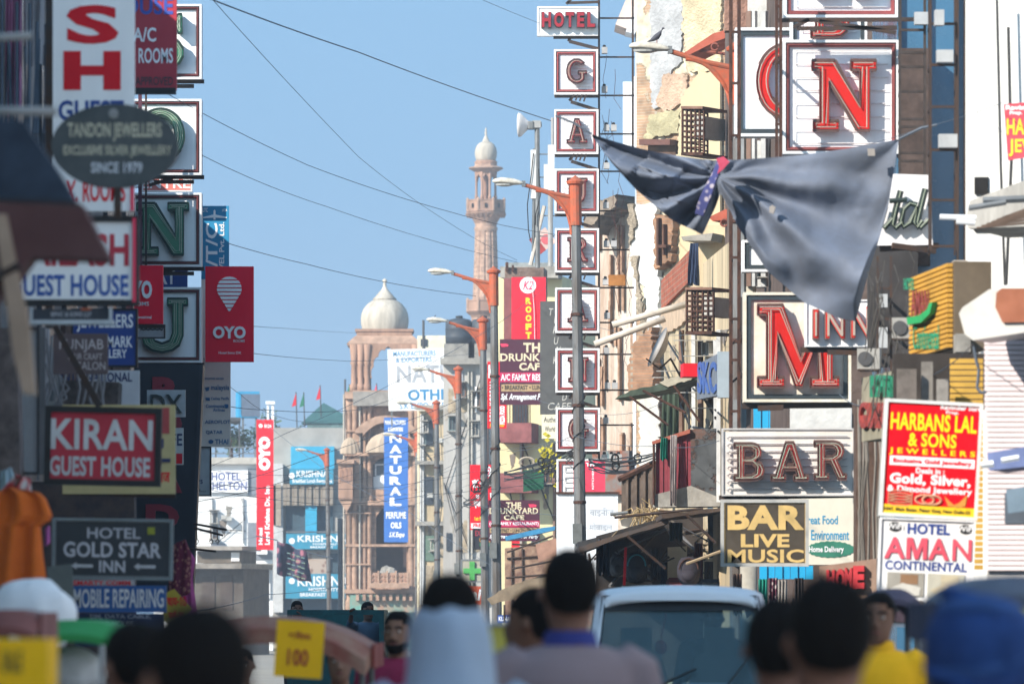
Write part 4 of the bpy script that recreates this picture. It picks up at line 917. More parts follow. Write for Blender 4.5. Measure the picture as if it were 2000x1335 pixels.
# ---- green serif panels
NGR = M((.006, .16, .07), .25, dirt=.15, spec=.7); GE = M((.01, .035, .025), .4)
for ch, y0, y1, lb, lab in (('S', 10, 154, (280, 30, 361, 135), 'letter panel with green S, topmost of the four stacked'), ('O', 195, 341, (268, 214, 362, 318), 'letter panel with green O behind the dark oval board'), ('N', 378, 520, (268, 398, 370, 499), 'letter panel with green N between O and U'), ('U', 562, 707, (268, 584, 368, 687), 'letter panel with green U behind the small red sign')):
    T, P = neon_box(lab, 74, (254, y0, 393, y1), ch, lb, NGR, GE, M((.10, .035, .035), .4, dirt=.3), fw=7, h=.13, ins=4, tube=.005, group='green serif letter panels', lrows=2, border2=M((.20, .03, .03), .4))
    T.part('bracket', MB().bar(P.pt(240, y1+4, -.1), P.pt(398, y1+4, -.1), .05).bar(P.pt(300, y1+13, -.1), P.pt(378, y1+13, -.1), .05).bar(P.pt(290, y1+20, -.1), P.pt(340, y1+4, -.1), .04), IRON)
T = Thing('sign_pole', 'pair of thin dark uprights crossing the green letter panels', 'pole', W(286, 760, 73)); P = Plane(286, 73.4, 0)
T.part('upright', MB().pbox(P, 283, 180, 287, 520, -.03, 0), IRON); T.part('upright', MB().pbox(P, 270, 180, 277, 640, -.03, 0), M((.10, .03, .05), .6))
# ---- left side boards
sign('tall white board with huge red letters S and H', 36, (103, -60, 262, 412), PANELW,
     [('S', (130, 10, 232, 86), RED, {'b': .06}), ('H', (124, 100, 236, 176), RED, {'b': .09}), ('GUEST', (114, 196, 242, 236), BLUE, {'b': .05}), ('LX. ROOMS', (120, 352, 245, 394), BRED, {'b': .04, 'sh': 0})],
     extra=lambda T, P: T.part('stripe', MB().pbox(P, 255, 350, 262, 412, .003, .012), PINKRED) and T.part('post', MB().pbox(P, 88, -60, 102, 640, -.08, -.02), IRON))
sign('red board with white room lettering, tucked behind the tall white board', 50, (240, -60, 345, 176), M((.42, .03, .05), .4, dirt=.12),
     [('HOUSE', (212, -6, 338, 29), M((.05, .09, .40), .5), {'b': .05}), ('A/C', (260, 54, 305, 82), PANELW, {'b': .04}), ('. ROOMS', (260, 94, 338, 124), PANELW, {'b': .035}), ('. APPROVED', (258, 150, 338, 167), M((.06, .05, .06), .6), {'b': .025})],
     extra=lambda T, P: T.part('base_rail', MB().pbox(P, 240, 172, 343, 183, -.1, .03), BLACK))
sign('pink faded board with white lettering between the green O and N panels', 76, (278, 344, 375, 374), M((.70, .20, .17), .5, dirt=.2), [('CENTRE', (252, 349, 372, 368), PANELW, {'b': .03})], frame=WHITE, fw=2)
def airl(T, P):
    T.part('lower_panel', MB().pbox(P, 393, 545, 450, 872, -.07, -.004), M((.80, .76, .70), .6, dirt=.10, sc_=1))
    t2 = MB()
    for s, b in (('SINGAPORE AIRLINES', (400, 737, 437, 741)), ('malaysia', (412, 751, 448, 764)), ('Cathay Pacific', (412, 775, 448, 782)), ('Continental', (402, 789, 439, 796)), ('Airlines', (416, 797, 439, 803)), ('AEROFLOT', (400, 820, 450, 827)), ('QATAR', (402, 840, 435, 848)), ('THAI', (420, 857, 446, 867))): t2.ptext(P, s, b, .003, 0, 0, .025)
    t2.ppoly(P, [(400, 757), (409, 755), (408, 762), (403, 764)], 0, .006).ppoly(P, [(401, 776), (410, 776), (410, 782), (403, 782)], 0, .006).ppoly(P, arc(412, 862, 5, 4, 0, 330), 0, .006).ppoly(P, [(439, 789), (446, 789), (446, 796), (440, 797)], 0, .006)
    T.part('lettering', t2, M((.03, .16, .38), .5))
    pl = MB(); pl.ppoly(P, [(419, 409), (421, 412), (421, 419), (443, 424), (443, 426), (421, 425), (421, 429), (417, 429), (417, 425), (397, 426), (397, 424), (417, 419), (417, 412)], 0, .006); T.part('plane_emblem', pl, PANELW)
    v = MB()
    def vert(s, xa, xb, ya, yb):
        vs, fs, _ = glyphs(s, 0, .02, 0)
        return v.add([P.pt(xa+(xb-xa)*b_, yb-(yb-ya)*a_, .005) for a_, b_ in [(p[0], 1-p[1]) for p in vs]], fs)
    vert('L/T/C', 402, 425, 436, 540); vert('TRAVEL Pvt. Ltd.', 428, 438, 434, 560)
    T.part('lettering', v, PANELW)
sign('tall narrow travel board, blue above with a white airliner, cream below', 76.4, (393, 402, 447, 545), M((.02, .24, .45), .5, dirt=.12), [('IATA', (434, 408, 444, 413), PANELW, {'b': .03}), ('LTC', (396, 406, 406, 414), PANELW, {'b': .03})], extra=airl)
OY = M((.85, .006, .035), .5, dirt=.10, streak=True, spec=.2)
def pin(cx, cy, r, n=9):
    def f(T, P):
        mb = MB()
        for i in range(n):
            y = cy-r+(2.9*r)*i/n; h = 2.9*r/n*.72
            def wd(yy):
                k = (yy-cy)/r
                return r*math.sqrt(max(0, 1-k*k)) if k < .35 else max(0, r*.94*(1.9-k)/1.55)
            if y+h > cy+1.85*r: break
            n_ = 5; ys = [y+h*j/n_ for j in range(n_+1)]
            mb.ppoly(P, [(cx-wd(t), t) for t in ys]+[(cx+wd(t)+.01, t) for t in reversed(ys)], .003, .02)
        T.part('emblem', mb, PANELW)
    return f
sign('red board with striped white pin emblem hung below the green N panel', 75.4, (401, 520, 495, 706), OY, [('OYO', (416, 637, 480, 661), PANELW, {'b': .07, 'ext': .03}), ('ROOMS', (456, 663, 478, 668), PANELW, {'b': .03}), ('Hotel Sonu DX', (427, 686, 471, 691), PANELW, {'b': .02})], extra=pin(448, 564, 24), thick=.14)
sign('small red board with partial white ring letter in front of the green U panel', 66, (262, 518, 318, 632), OY, [('OYO', (240, 548, 297, 583), PANELW, {'b': .07, 'ext': .03}), ('ROOMS', (250, 589, 291, 597), PANELW, {'b': .02}), ('International', (262, 616, 296, 622), PANELW, {'b': .02})], thick=.12,
     extra=lambda T, P: T.part('bracket', MB().bar(P.pt(262, 637, -.06), P.pt(322, 637, -.06), .04), IRON))
sign('grey lightbox below the small red board with a scrolled edge', 68, (262, 634, 322, 660), M((.40, .40, .42), .6), [('~~~~~', (274, 640, 318, 646), BLACK)], frame=IRON, fw=2)
sign('blue board with white Y glimpsed between green N and U panels', 77, (300, 520, 366, 563), BLUE, [('TRY', (290, 522, 345, 555), PANELW, {'b': .05})])
sign('white guest house board in red and blue partly under the brown awning', 34, (12, 424, 268, 594), M((.86, .86, .88), .5, dirt=.06), [('KAILASH', (20, 456, 252, 520), M((.55, .03, .06), .5), {'b': .05}), ('GUEST HOUSE', (20, 536, 251, 578), M((.02, .10, .42), .5), {'b': .045})], frame=BLACK, fw=9,
     extra=lambda T, P: T.part('stripe', MB().pbox(P, 259, 426, 266, 590, .003, .02), PINKRED))
sign('slim dark lightbox with faint lettering under the white guest house board', 32.5, (60, 603, 218, 628), M((.03, .035, .05), .4), [('BPNC & SONS LLP', (100, 609, 178, 618), M((.5,.5,.55), .6), {'b': .03}), ('-', (158, 601, 178, 606), ORANGE)], extra=lambda T, P: T.part('tray', MB().pbox(P, 58, 625, 222, 633, -.1, .04).pbox(P, 60, 600, 64, 626, 0, .04).pbox(P, 214, 600, 219, 626, 0, .04), M((.5, .55, .6), .5)))
sign('deep blue jewellers board with white lettering behind the brown salon board', 46, (140, 603, 268, 716), M((.01, .05, .26), .4, dirt=.12), [('JEWELLERS', (150, 613, 260, 648), PANELW, {'b': .045}), ('HALLMARK', (166, 656, 259, 678), PANELW, {'b': .04}), ('JEWELLERY', (166, 682, 248, 704), PANELW, {'b': .04})], frame=BLACK, fw=3)
sign('dull brown salon board with pale serif lettering beside the blue jewellers board', 41, (104, 651, 210, 730), M((.12, .085, .09), .6, dirt=.2), [('PUNJAB', (116, 662, 202, 688), M((.58, .52, .52), .6), {'b': .01}), ('HAIR CRAFT', (134, 690, 200, 702), M((.58, .52, .52), .6), {'b': .01}), ('SALON', (152, 706, 206, 722), M((.58, .52, .52), .6), {'b': .01})])
sign('white board with navy lettering showing under the blue jewellers board', 48, (150, 723, 272, 800), M((.60, .60, .62), .5, dirt=.15), [('INTERNATIONAL', (120, 727, 258, 745), NAVY, {'b': .05})])
def oval(T, P):
    T.part('lettering', MB().ppoly(P, arc(222, 222, 10, 10, 30, 330, 10), .003, .01).ppoly(P, arc(222, 222, 5, 5, 0, 350, 8), .012, .02), GREY)
P = Plane(224, 29.5, 0)
T = Thing('oval_signboard', 'dark oval jewellers board with faded cream lettering on a stub post', 'sign', P.pt(224, 420))
T.part('board', MB().ppoly(P, arc(224, 285, 124, 82, 0, 354, 48), -.06, 0), M((.035, .045, .05), .45, dirt=.5, dcol=(.075, .085, .09), sc_=2.5))
T.part('lettering', MB().ptext(P, 'TANDON JEWELLERS', (132, 240, 316, 276), .004, 0, 0, .025).ptext(P, 'EXCLUSIVE SILVER JEWELLERY', (124, 284, 335, 308), .004, 0, 0, .03), M((.62, .58, .44), .7, dirt=.3, sc_=8)); T.part('lettering', MB().ptext(P, 'SINCE 1979', (178, 317, 278, 338), .004, 0, 0, .03), M((.66, .68, .74), .6)); oval(T, P)
T.part('post', MB().pbox(P, 222, 360, 236, 425, -.05, -.01), IRON)
sign('framed red guest house board with large white lettering, above the dark inn board', 37.5, (90, 797, 312, 945), M((.50, .025, .05), .45, dirt=.12), [('KIRAN', (99, 818, 298, 878), M((.66, .66, .68), .5), {'b': .06}), ('GUEST HOUSE', (98, 891, 294, 930), M((.62, .62, .65), .5), {'b': .05})], frame=BLACK, fw=9, rot=1.2)
def yarrow(T, P):
    T.part('arrow', MB().ppoly(P, [(308, 898), (316, 890), (316, 895), (333, 895), (333, 902), (316, 902), (316, 907)], .003, .01), NAVY); T.part('picture', MB().pbox(P, 316, 796, 331, 846, .003, .01), M((.5, .08, .08), .5))
    T.part('mount', MB().bar(P.pt(122, 962, -.04), P.pt(342, 968, -.04), .03), IRON)
sign('worn yellow board with blue arrow peeking out behind the red guest house board', 42, (122, 790, 342, 964), M((.60, .50, .24), .6, dirt=.2), [('BAJAJ', (250, 856, 320, 876), NAVY, {'b': .04}), ('ताज', (304, 922, 332, 942), BRED, {'font': 1, 'b': .02})], extra=yarrow)
sign('narrow white light box edge beside the red guest house board', 40, (32, 640, 78, 925), M((.38, .40, .42), .6, dirt=.2), [], frame=DGREY, fw=4, yaw=-20)
# dark hotel column with red letters
P = Plane(320, 72.5, 0)
T = Thing('sign_column', 'tall dark navy sign column with dim red letters, standing below the green U panel', 'sign', P.pt(320, 1190))
T.part('column', MB().ppoly(P, [(258, 708), (396, 712), (374, 1190), (258, 1190)], -.5, 0), M((.014, .018, .030), .35, dirt=.2)); T.part('edge', MB().ppoly(P, [(390, 712), (397, 712), (376, 1190), (370, 1190)], .003, .05), M((.03, .035, .05), .4))
CR = M((.30, .015, .035), .3, dirt=.2)
for c, b in (('R', (298, 736, 357, 790)), ('O', (300, 806, 356, 850)), ('A', (296, 905, 356, 962)), ('D', (285, 984, 350, 1034)), ('R', (290, 1040, 346, 1090))): T.part('letter', MB().ptext(P, c, b, .004, .05, 0, .06), CR)
sign('small white DX board on the dark column', 70.5, (287, 761, 362, 814), M((.50, .52, .54), .5), [('DX', (294, 770, 356, 806), M((.03, .04, .035), .4), {'b': .02, 'ext': .04})])
sign('white sliver of a board ending in blue FE on the dark column', 70, (300, 835, 358, 907), M((.62, .62, .60), .5), [('CAFE', (302, 846, 356, 870), NAVY, {'b': .03}), ('-', (344, 885, 356, 905), BRED)])
sign('pale board with small dark lettering jutting from behind the dark column', 75, (352, 872, 412, 968), M((.52, .55, .57), .5), [('ys', (385, 936, 396, 948), NAVY, {'b': .03}), ('n...', (385, 953, 402, 960), DGREY, {'b': .01})], frame=BLACK, fw=2)
def inn(T, P):
    a = MB()
    for x in (140, 262): a.ppoly(P, [(x, 1105), (x+10, 1098), (x+10, 1102), (x+42, 1102), (x+42, 1108), (x+10, 1108), (x+10, 1112)], .003, .01)
    T.part('arrow', a, M((.55, .56, .6), .6)); T.part('inner_line', MB().pframe(P, 108, 1017, 332, 1125, 1.2, .003, .008), M((.3, .32, .34), .5))
    T.part('tag', MB().pbox(P, 288, 1028, 302, 1042, .003, .008), M((.30, .33, .03), .6))
sign('charcoal framed inn board with grey lettering and two arrows', 37, (103, 1013, 336, 1130), M((.028, .035, .045), .35, dirt=.35), [('HOTEL', (170, 1030, 274, 1051), M((.52, .52, .58), .6), {'b': .025}), ('GOLD STAR', (124, 1058, 315, 1088), M((.56, .56, .62), .6), {'b': .04}), ('INN', (194, 1094, 245, 1117), M((.56, .56, .62), .6), {'b': .04})], frame=M((.20, .24, .26), .5), fw=4, extra=inn, rot=.8)
sign('blue phone repair board with tall white lettering below the charcoal inn board', 40, (140, 1143, 324, 1195), M((.015, .09, .30), .4, dirt=.12), [('MOBILE REPAIRING', (144, 1149, 320, 1186), M((.70, .72, .75), .5), {'b': .03})], extra=lambda T, P: T.part('top_strip', MB().pbox(P, 143, 1132, 262, 1142.5, -.05, 0), M((.42, .40, .42), .6)) and T.part('lettering', MB().ptext(P, 'SMARTY COMM', (143, 1133, 255, 1142), .004, 0, 0, .04), BRED))
sign('navy board listing cables and keyboards, lowest below the phone repair board', 40.4, (146, 1197, 318, 1262), M((.014, .03, .09), .4, dirt=.2), [('SIM, DATA CABLE,', (175, 1199, 295, 1208), M((.4, .42, .48), .6), {'b': .03}), ('KEYBOARD,MOUSE,', (150, 1211, 263, 1221), M((.4, .42, .48), .6), {'b': .03})])
P = Plane(338, 44, 0)
T = Thing('price_board', 'yellow diamond shaped price board with red handwriting', 'sign', P.pt(345, 1218)); T.part('board', MB().ppoly(P, [(318, 1160), (340, 1149), (375, 1187), (340, 1222), (318, 1210)], -.02, 0), M((.50, .38, .03), .6, dirt=.25)); T.part('lettering', MB().ptext(P, 'चाय-10', (326, 1164, 364, 1182), .004, 0, 1, .02).ptext(P, 'पानी-30', (328, 1190, 358, 1206), .004, 0, 1, .02), BRED)
# ---- centre boards
def vtext(mb, P, s, x0, x1, y0, y1, d=.005, bold=.06):
    """reads upwards, turned a quarter"""
    vs, fs, _ = glyphs(s, 0, bold, 0)
    return mb.add([P.pt(x0+(x1-x0)*(1-b), y1-(y1-y0)*a, d) for a, b in vs], fs)
P = Plane(517, 240, 0)
T = Thing('banner', 'long vertical bright red hotel banner with white letters running upwards', 'sign', P.pt(517, 1073)); T.part('board', MB().pbox(P, 501, 819, 534, 1073, -.12, 0), BRED)
mb = MB(); vtext(mb, P, 'OYO', 505, 528, 852, 918, .006, .09); vtext(mb, P, 'Hotel', 505, 513, 1030, 1063, .006, .05); vtext(mb, P, 'Lord Krishna Dx. Inn', 517, 527, 948, 1063, .006, .05); mb.ppoly(P, arc(509, 831, 4, 4, 0, 345, 12), .003, .01).ptext(P, '0124', (516, 828, 530, 835), .006, 0, 0, .05)
T.part('lettering', mb, PANELW)
D = 243
def nat(T, P):
    mb = MB()
    for i, c in enumerate('NATURAL'):
        y = 848+i*20.5
        mb.ptext(P, c, (761, y, 784, y+16), .006, 0, 0, .05)
    mb.ptext(P, 'PERFUME', (754, 999, 793, 1012), .006, 0, 0, .04).ptext(P, 'OILS', (763, 1019, 784, 1031), .006, 0, 0, .04).ptext(P, 'MANUFACTURERS', (752, 820, 792, 829), .006, 0, 0, .05).ptext(P, '& EXPORTERS', (758, 834, 787, 842), .006, 0, 0, .05); T.part('lettering', mb, PANELW)
    mb = MB(); mb.ptext(P, 'S.K.Expo', (760, 1038, 790, 1051), .006, 0, 0, .03, .3); T.part('lettering', mb, PANELW)
sign('tall vertical blue perfume banner hung before the sandstone house', D, (750, 815, 797, 1058), M((.03, .14, .48), .4, dirt=.1), [], extra=nat, thick=.1)
def bill(T, P):
    w_ = M((.40, .42, .46), .7, dirt=.3, sc_=3)
    T.part('faded_letter', MB().ptext(P, 'NATURAL', (775, 712, 960, 746), .01, 0, 0, .05), w_)
    T.part('post', MB().pbox(P, 762, 800, 765, 830, -.15, -.05).pbox(P, 940, 750, 943, 830, -.15, -.05), STEEL)
    T.part('rust_stain', MB().ppoly(P, ragged([(896, 684), (899, 684), (898, 700), (896, 702)], .5, 1), .004, .006), M((.6, .36, .2), .8))
LB = M((.03, .22, .45), .5)
sign('large white perfume makers billboard with blue lettering on the roof beside the sandstone pavilion', 236, (758, 680, 962, 800), M((.78, .78, .78), .5, dirt=.06), [('MANUFACTURERS', (769, 684, 852, 694), LB, {'b': .03}), ('& EXPORTERS', (774, 696, 844, 706), LB, {'b': .03}), ('OTHERS', (796, 759, 906, 781), LB, {'b': .06}), ('S.K EXPO 1115 MAIN', (779, 785, 905, 797), LB, {'b': .03})], extra=bill, rot=-1.2, thick=.1)
K2W = PANELW
def k2(cx, cy, r):
    def f(T, P): T.part('disc', MB().ppoly(P, arc(cx, cy, r, r, 0, 350, 24), .003, .012), PANELW); T.part('disc_lettering', MB().ptext(P, 'K2', (cx-r*.6, cy-r*.55, cx+r*.65, cy+r*.55), .016, 0, 0, .02, .3), PINKRED)
    return f
def roof(T, P):
    k2(1031, 557, 16)(T, P); mb = MB()
    for i, c in enumerate('ROOFTOP'): mb.ptext(P, c, (1026.5, 581+i*16.8, 1038, 594+i*16.8), .006, 0, 0, .06)
    T.part('lettering', mb, M((.72, .70, .03), .5)); T.part('cord', MB().ptube(P, [(1038, 540), (1043, 600), (1045, 680)], .008, .05), WHITE)
    T.part('backing', MB().pbox(P, 984, 543, 999, 690, -.5, -.1), M((.24, .09, .09), .8))
sign('tall pinkish red rooftop board with white disc and yellow letters reading downwards', 150, (999, 541, 1066, 690), M((.74, .016, .04), .5, dirt=.15, spec=.2, streak=True), [], extra=roof)
CM = M((.07, .012, .03), .4, dirt=.15); MG = M((.52, .015, .09), .4)
CY = M((.72, .62, .42), .5)
def cup(x, y):
    def f(T, P):
        T.part('cup_emblem', MB().ppoly(P, [(x-6, y), (x+6, y), (x+4, y+6), (x-3, y+6)], .003, .012).ppoly(P, arc(x+7, y+3, 3, 2.5, 0, 330), .003, .012), PINKRED)
    return f
def cafe(b, D, lab, full):
    x0, y0, x1, y1 = b
    def e(T, P):
        h = y1-y0
        T.part('pink_band', MB().pbox(P, x0, y0+h*.50, x1, y0+h*.66, .003, .008), MG); T.part('tan_band', MB().pbox(P, x0+h*.03, y0+h*.68, x1, y0+h*.80, .003, .008), M((.45, .30, .16), .5))
        T.part('lettering', MB().ptext(P, '(A/C FAMILY RESTAURANT)', (x0+2, y0+h*.53, full, y0+h*.635), .012, 0, 0, .05), PANELW)
        T.part('lettering', MB().ptext(P, '• BREAKFAST • LUNCH • DINNER', (x0+4, y0+h*.70, full, y0+h*.785), .012, 0, 0, .05), BLACK)
        T.part('lettering', MB().ptext(P, 'Spl. Arrangement For Party', (x0+2, y0+h*.84, full, y0+h*.96), .006, 0, 0, .03, .35), PANELW)
        if full > x1: cup(x0+12, y0+10)(T, P)
        else: cup(x0+14, y0+10)(T, P); cup(x1-16, y0+8)(T, P)
    return e
# upper and lower cafe boards
x0 = 977
T, P = sign('big plum coloured cafe board with cream lettering below the rooftop board', 146, (976, 662, 1056, 790), CM, [('TH', (1022, 669, 1055, 688), CY, {'b': .06}), ('DRUNK', (977, 690, 1055, 705), CY, {'b': .06}), ('CAF', (1014, 708, 1054, 723), CY, {'b': .06})])
h = 128
T.part('pink_band', MB().pbox(P, 976, 727, 1056, 746, .003, .008), MG); T.part('tan_band', MB().pbox(P, 979, 750, 1056, 764, .003, .008), M((.45, .30, .16), .5))
T.part('lettering', MB().ptext(P, 'A/C FAMILY RES', (978, 730, 1056, 743), .012, 0, 0, .05).ptext(P, 'Spl. Arrangement F', (978, 768, 1056, 784), .006, 0, 0, .03, .35), PANELW); T.part('lettering', MB().ptext(P, '• BREAKFAST • LUN', (980, 752, 1056, 761), .012, 0, 0, .05), BLACK); cup(983, 671)(T, P)
T, P = sign('smaller plum cafe board with cream lettering behind the lamp posts', 139, (954, 976, 1054, 1056), CM, [('THE', (988, 980, 1018, 991), CY, {'b': .06}), ('DRUNKYARD', (956, 991, 1051, 1003), CY, {'b': .06}), ('CAFE', (984, 1005, 1024, 1015), CY, {'b': .06})], extra=cafe((954, 976, 1054, 1056), 139, '', 1052))
sign('slim red vertical board with white disc beside the plum cafe board', 151, (952, 706, 989, 836), BRED, [('K', (954, 712, 968, 738), PANELW, {'b': .05}), ('1st Floor', (957, 827, 986, 833), YELLOW, {'b': .04})], extra=lambda T, P: T.part('lettering', vtext(vtext(MB(), P, 'REAL KOREAN', 956, 966, 745, 822), P, 'PIZZA FOOD', 976, 986, 792, 828), PANELW))
def hin(T, P):
    k2(950, 920, 11)(T, P)
    T.part('lettering', MB().ptext(P, 'यहाँ', (929, 962, 946, 976), .006, 0, 1, .03).ptext(P, 'पार', (957, 962, 968, 976), .006, 0, 1, .03).ptext(P, 'एकाक', (925, 978, 948, 992), .006, 0, 1, .03).ptext(P, 'पा', (940, 993, 956, 1006), .006, 0, 1, .03), PANELW); T.part('lettering', MB().ptext(P, '한국식', (922, 936, 966, 952), .006, 0, 2, .02), PANELW)
    T.part('lettering', MB().ptext(P, '1st Floor', (927, 1008, 952, 1016), .006, 0, 0, .05), YELLOW); T.part('white_strip', MB().pbox(P, 920, 1021, 966, 1031, .003, .01), PANELW); T.part('lettering', MB().ptext(P, 'FREE', (924, 1022, 944, 1029), .013, 0, 0, .05), BRED)
sign('red board with white foreign lettering under the two plum cafe boards', 154, (918, 907, 967, 1034), BRED, [], extra=hin)
sign('black board with glowing coloured lettering beneath the red foreign lettered board', 153, (924, 1032, 962, 1072), M((.02, .02, .03), .4), [('EXOTIC', (928, 1035, 960, 1046), M((.35, .03, .05), .5), {'b': .04}), ('CAFE', (936, 1048, 958, 1058), M((.45, .2, .03), .5), {'b': .04}), ('VEGETARIAN', (936, 1060, 960, 1066), M((.03, .3, .1), .5), {'b': .04})], frame=BLACK, fw=2)
def cafe2(T, P):
    mb = MB(); q = random.Random(4)
    for s, x, y in (('T', 1072, 602), ('D', 1082, 617), ('R', 1080, 637), ('U', 1082, 658), ('N', 1086, 676), ('K', 1080, 696), ('Y', 1086, 714), ('A', 1080, 728), ('R', 1088, 740), ('D', 1098, 768), ('CAFE', 1070, 786)): mb.ptext(P, s, (x, y, x+(9 if len(s) == 1 else 46), y+14), .005, 0, 0, .0, .2)
    T.part('lettering', mb, M((.52, .50, .46), .6)); T.part('lower_panel', MB().pbox(P, 1058, 809, 1098, 856, -.05, .006), CREAM); T.part('lettering', MB().ptext(P, 'Authentic', (1062, 814, 1100, 824), .01, 0, 0, .01).ptext(P, 'World', (1064, 832, 1084, 842), .01, 0, 0, .01), DGREY)
sign('tall charcoal board with chalk style letters scattered down it beside the letter tower', 121, (1055, 588, 1124, 809), M((.085, .085, .085), .6, dirt=.2), [], extra=cafe2)
sign('white sign with glowing green cross on the medicine shop', 150, (900, 1092, 945, 1136), M((.36, .33, .27), .6, dirt=.2), [], frame=STEEL, fw=2, extra=lambda T, P: T.part('cross', MB().ppoly(P, [(917, 1096), (927, 1096), (927, 1109), (940, 1109), (940, 1119), (927, 1119), (927, 1132), (917, 1132), (917, 1119), (905, 1119), (905, 1109), (917, 1109)], .003, .06), M((.07, .35, .08), .5)))
sign('orange red shop board with white curling lettering under the green cross', 149, (912, 1144, 944, 1180), M((.60, .10, .04), .5), [('ai', (919, 1150, 940, 1172), PANELW, {'b': .06, 'sh': .2})])
sign('tiny blue board with white capital letters by the stall awnings', 120, (972, 1200, 1002, 1216), BLUE, [('KUNAL', (974, 1203, 1000, 1212), PANELW, {'b': .05})])
sign('rose red board half hidden by the lamp post at the foot of the letter tower', 104.5, (1120, 900, 1182, 962), M((.74, .05, .10), .4), [('THE', (1144, 903, 1168, 910), PANELW, {'b': .06})], extra=lambda T, P: T.part('lettering', vtext(MB(), P, 'KITCHEN', 1156, 1160, 915, 955), PANELW))
T, P = neon_box('white edge of a letter panel below the lowest maroon G', 108, (1088, 897, 1168, 975), None, None, None, None, BORD, rows=6, fw=6.5)
def tarpb(T, P):
    T.part('lettering', MB().ptext(P, 'चाइनीज', (1150, 990, 1198, 1008), .01, 0, 1, .0).ptext(P, 'मोबाइल', (1150, 1020, 1195, 1036), .01, 0, 1, .0).ptext(P, 'हर प्रकार', (1150, 1128, 1195, 1140), .01, 0, 1, 0), M((.55, .58, .64), .6))
    T.part('bar', MB().pbox(P, 1086, 960, 1210, 964, -.05, .05), RUST)
sign('big whitish cloth board with faint lettering behind the lamp foot', 103, (1087, 964, 1207, 1165), M((.70, .72, .76), .6, dirt=.12), [], extra=tarpb)
P = Plane(1065, 118, 0)
sign('loose pink and cream board leaning askew among the roof antennas', 135, (1040, 452, 1080, 488), M((.62, .45, .40), .6, dirt=.2), [('MADA', (1040, 462, 1060, 470), M((.3, .04, .04), .6), {'b': .03})], rot=-38, extra=lambda T, P: T.part('disc', MB().ppoly(P, arc(1067, 472, 10, 10, 0, 345, 16), .003, .01), M((.62, .12, .14), .6)) and T.part('corner', MB().pbox(P, 1040, 452, 1054, 488, .003, .012), M((.36, .04, .04), .6)))
# ---- right hand boards
NB2 = M((.30, .05, .05), .4, dirt=.4)
T, P = neon_box('letter panel with huge red serif N above the tarpaulin', 58, (1530, 80, 1754, 300), 'N', (1584, 120, 1710, 257), NRED, NBRN, M((.28, .06, .06), .4, dirt=.4), rows=8, thick=.3, fw=9, h=.11, ins=6, tube=.007, group='red serif letter panels', border2=M((.35, .10, .09), .4))
T, P = neon_box('cropped letter panel showing only neon rows, above the red N', 58, (1532, -190, 1752, 34), 'A', (1584, -150, 1710, -8), NRED, NBRN, M((.28, .06, .06), .4, dirt=.4), rows=8, thick=.3, fw=9, h=.11, ins=6, tube=.007, group='red serif letter panels')
T, P = neon_box('letter panel with red C half covered by the N panel', 66, (1437, 56, 1610, 266), 'C', (1476, 88, 1588, 232), NRED, NBRN, BB, thick=.25, fw=10, h=.09, ins=5, tube=.007, group='red serif letter panels')
T, P = neon_box('letter panel with red B glimpsed above the N panel', 63, (1545, -80, 1692, 130), 'B', (1582, -30, 1658, 75), NRED, NBRN, BB, rows=8, thick=.22, fw=8, h=.09, ins=5, tube=.007, group='red serif letter panels')
T, P = neon_box('letter panel with red M above the BAR sign', 62, (1453, 572, 1661, 784), 'M', (1478, 596, 1638, 756), NRED, NBRN, BB, thick=.25, fw=10, h=.09, ins=5, tube=.007, group='red serif letter panels', lrows=2, white=M((.74, .72, .66), .5, dirt=.12, sc_=1.5, dcol=(.6, .52, .4)))
T.part('bracket', MB().bar(P.pt(1450, 792, -.1), P.pt(1665, 790, -.1), .06).bar(P.pt(1480, 797, 0), P.pt(1530, 795, 0), .06), IRON)
T, P = neon_box('letter panel corner with blue border peeping under the tarpaulin beside the M', 68, (1450, 470, 1590, 530), None, None, None, None, BB, thick=.2, fw=9)
P = Plane(1640, 59, 0)
T = Thing('letter_panel', 'small white INN panel with red neon letters overlapping the big M', 'sign', P.pt(1640, 680))
T.part('panel', MB().pbox(P, 1574, 586, 1706, 676, -.2, 0), PANELW); T.part('frame', MB().pframe(P, 1573, 585, 1707, 677, 3, -.21, .02), WHITE)
for c, b in (('I', (1586, 604, 1599, 663)), ('N', (1610, 604, 1650, 663)), ('N', (1660, 598, 1700, 662))):
    o = T.part('letter', MB().ptext(P, c, b, .003, .1, 0, .07), M((.25, .12, .10), .4)); T.part('face', MB().ptext(P, c, (b[0]+2, b[1]+2.5, b[2]-2, b[3]-2.5), .105, .006, 0, .05), NRED, o); T.part('neon_tube', MB().ptext(P, c, (b[0]+4.5, b[1]+6, b[2]-4.5, b[3]-6), .112, .01, 0, .0), NEON, o)
T.part('bracket', MB().bar(P.pt(1565, 682, -.1), P.pt(1735, 684, -.1), .05).bar(P.pt(1615, 688, .1), P.pt(1690, 690, .1), .05), IRON)
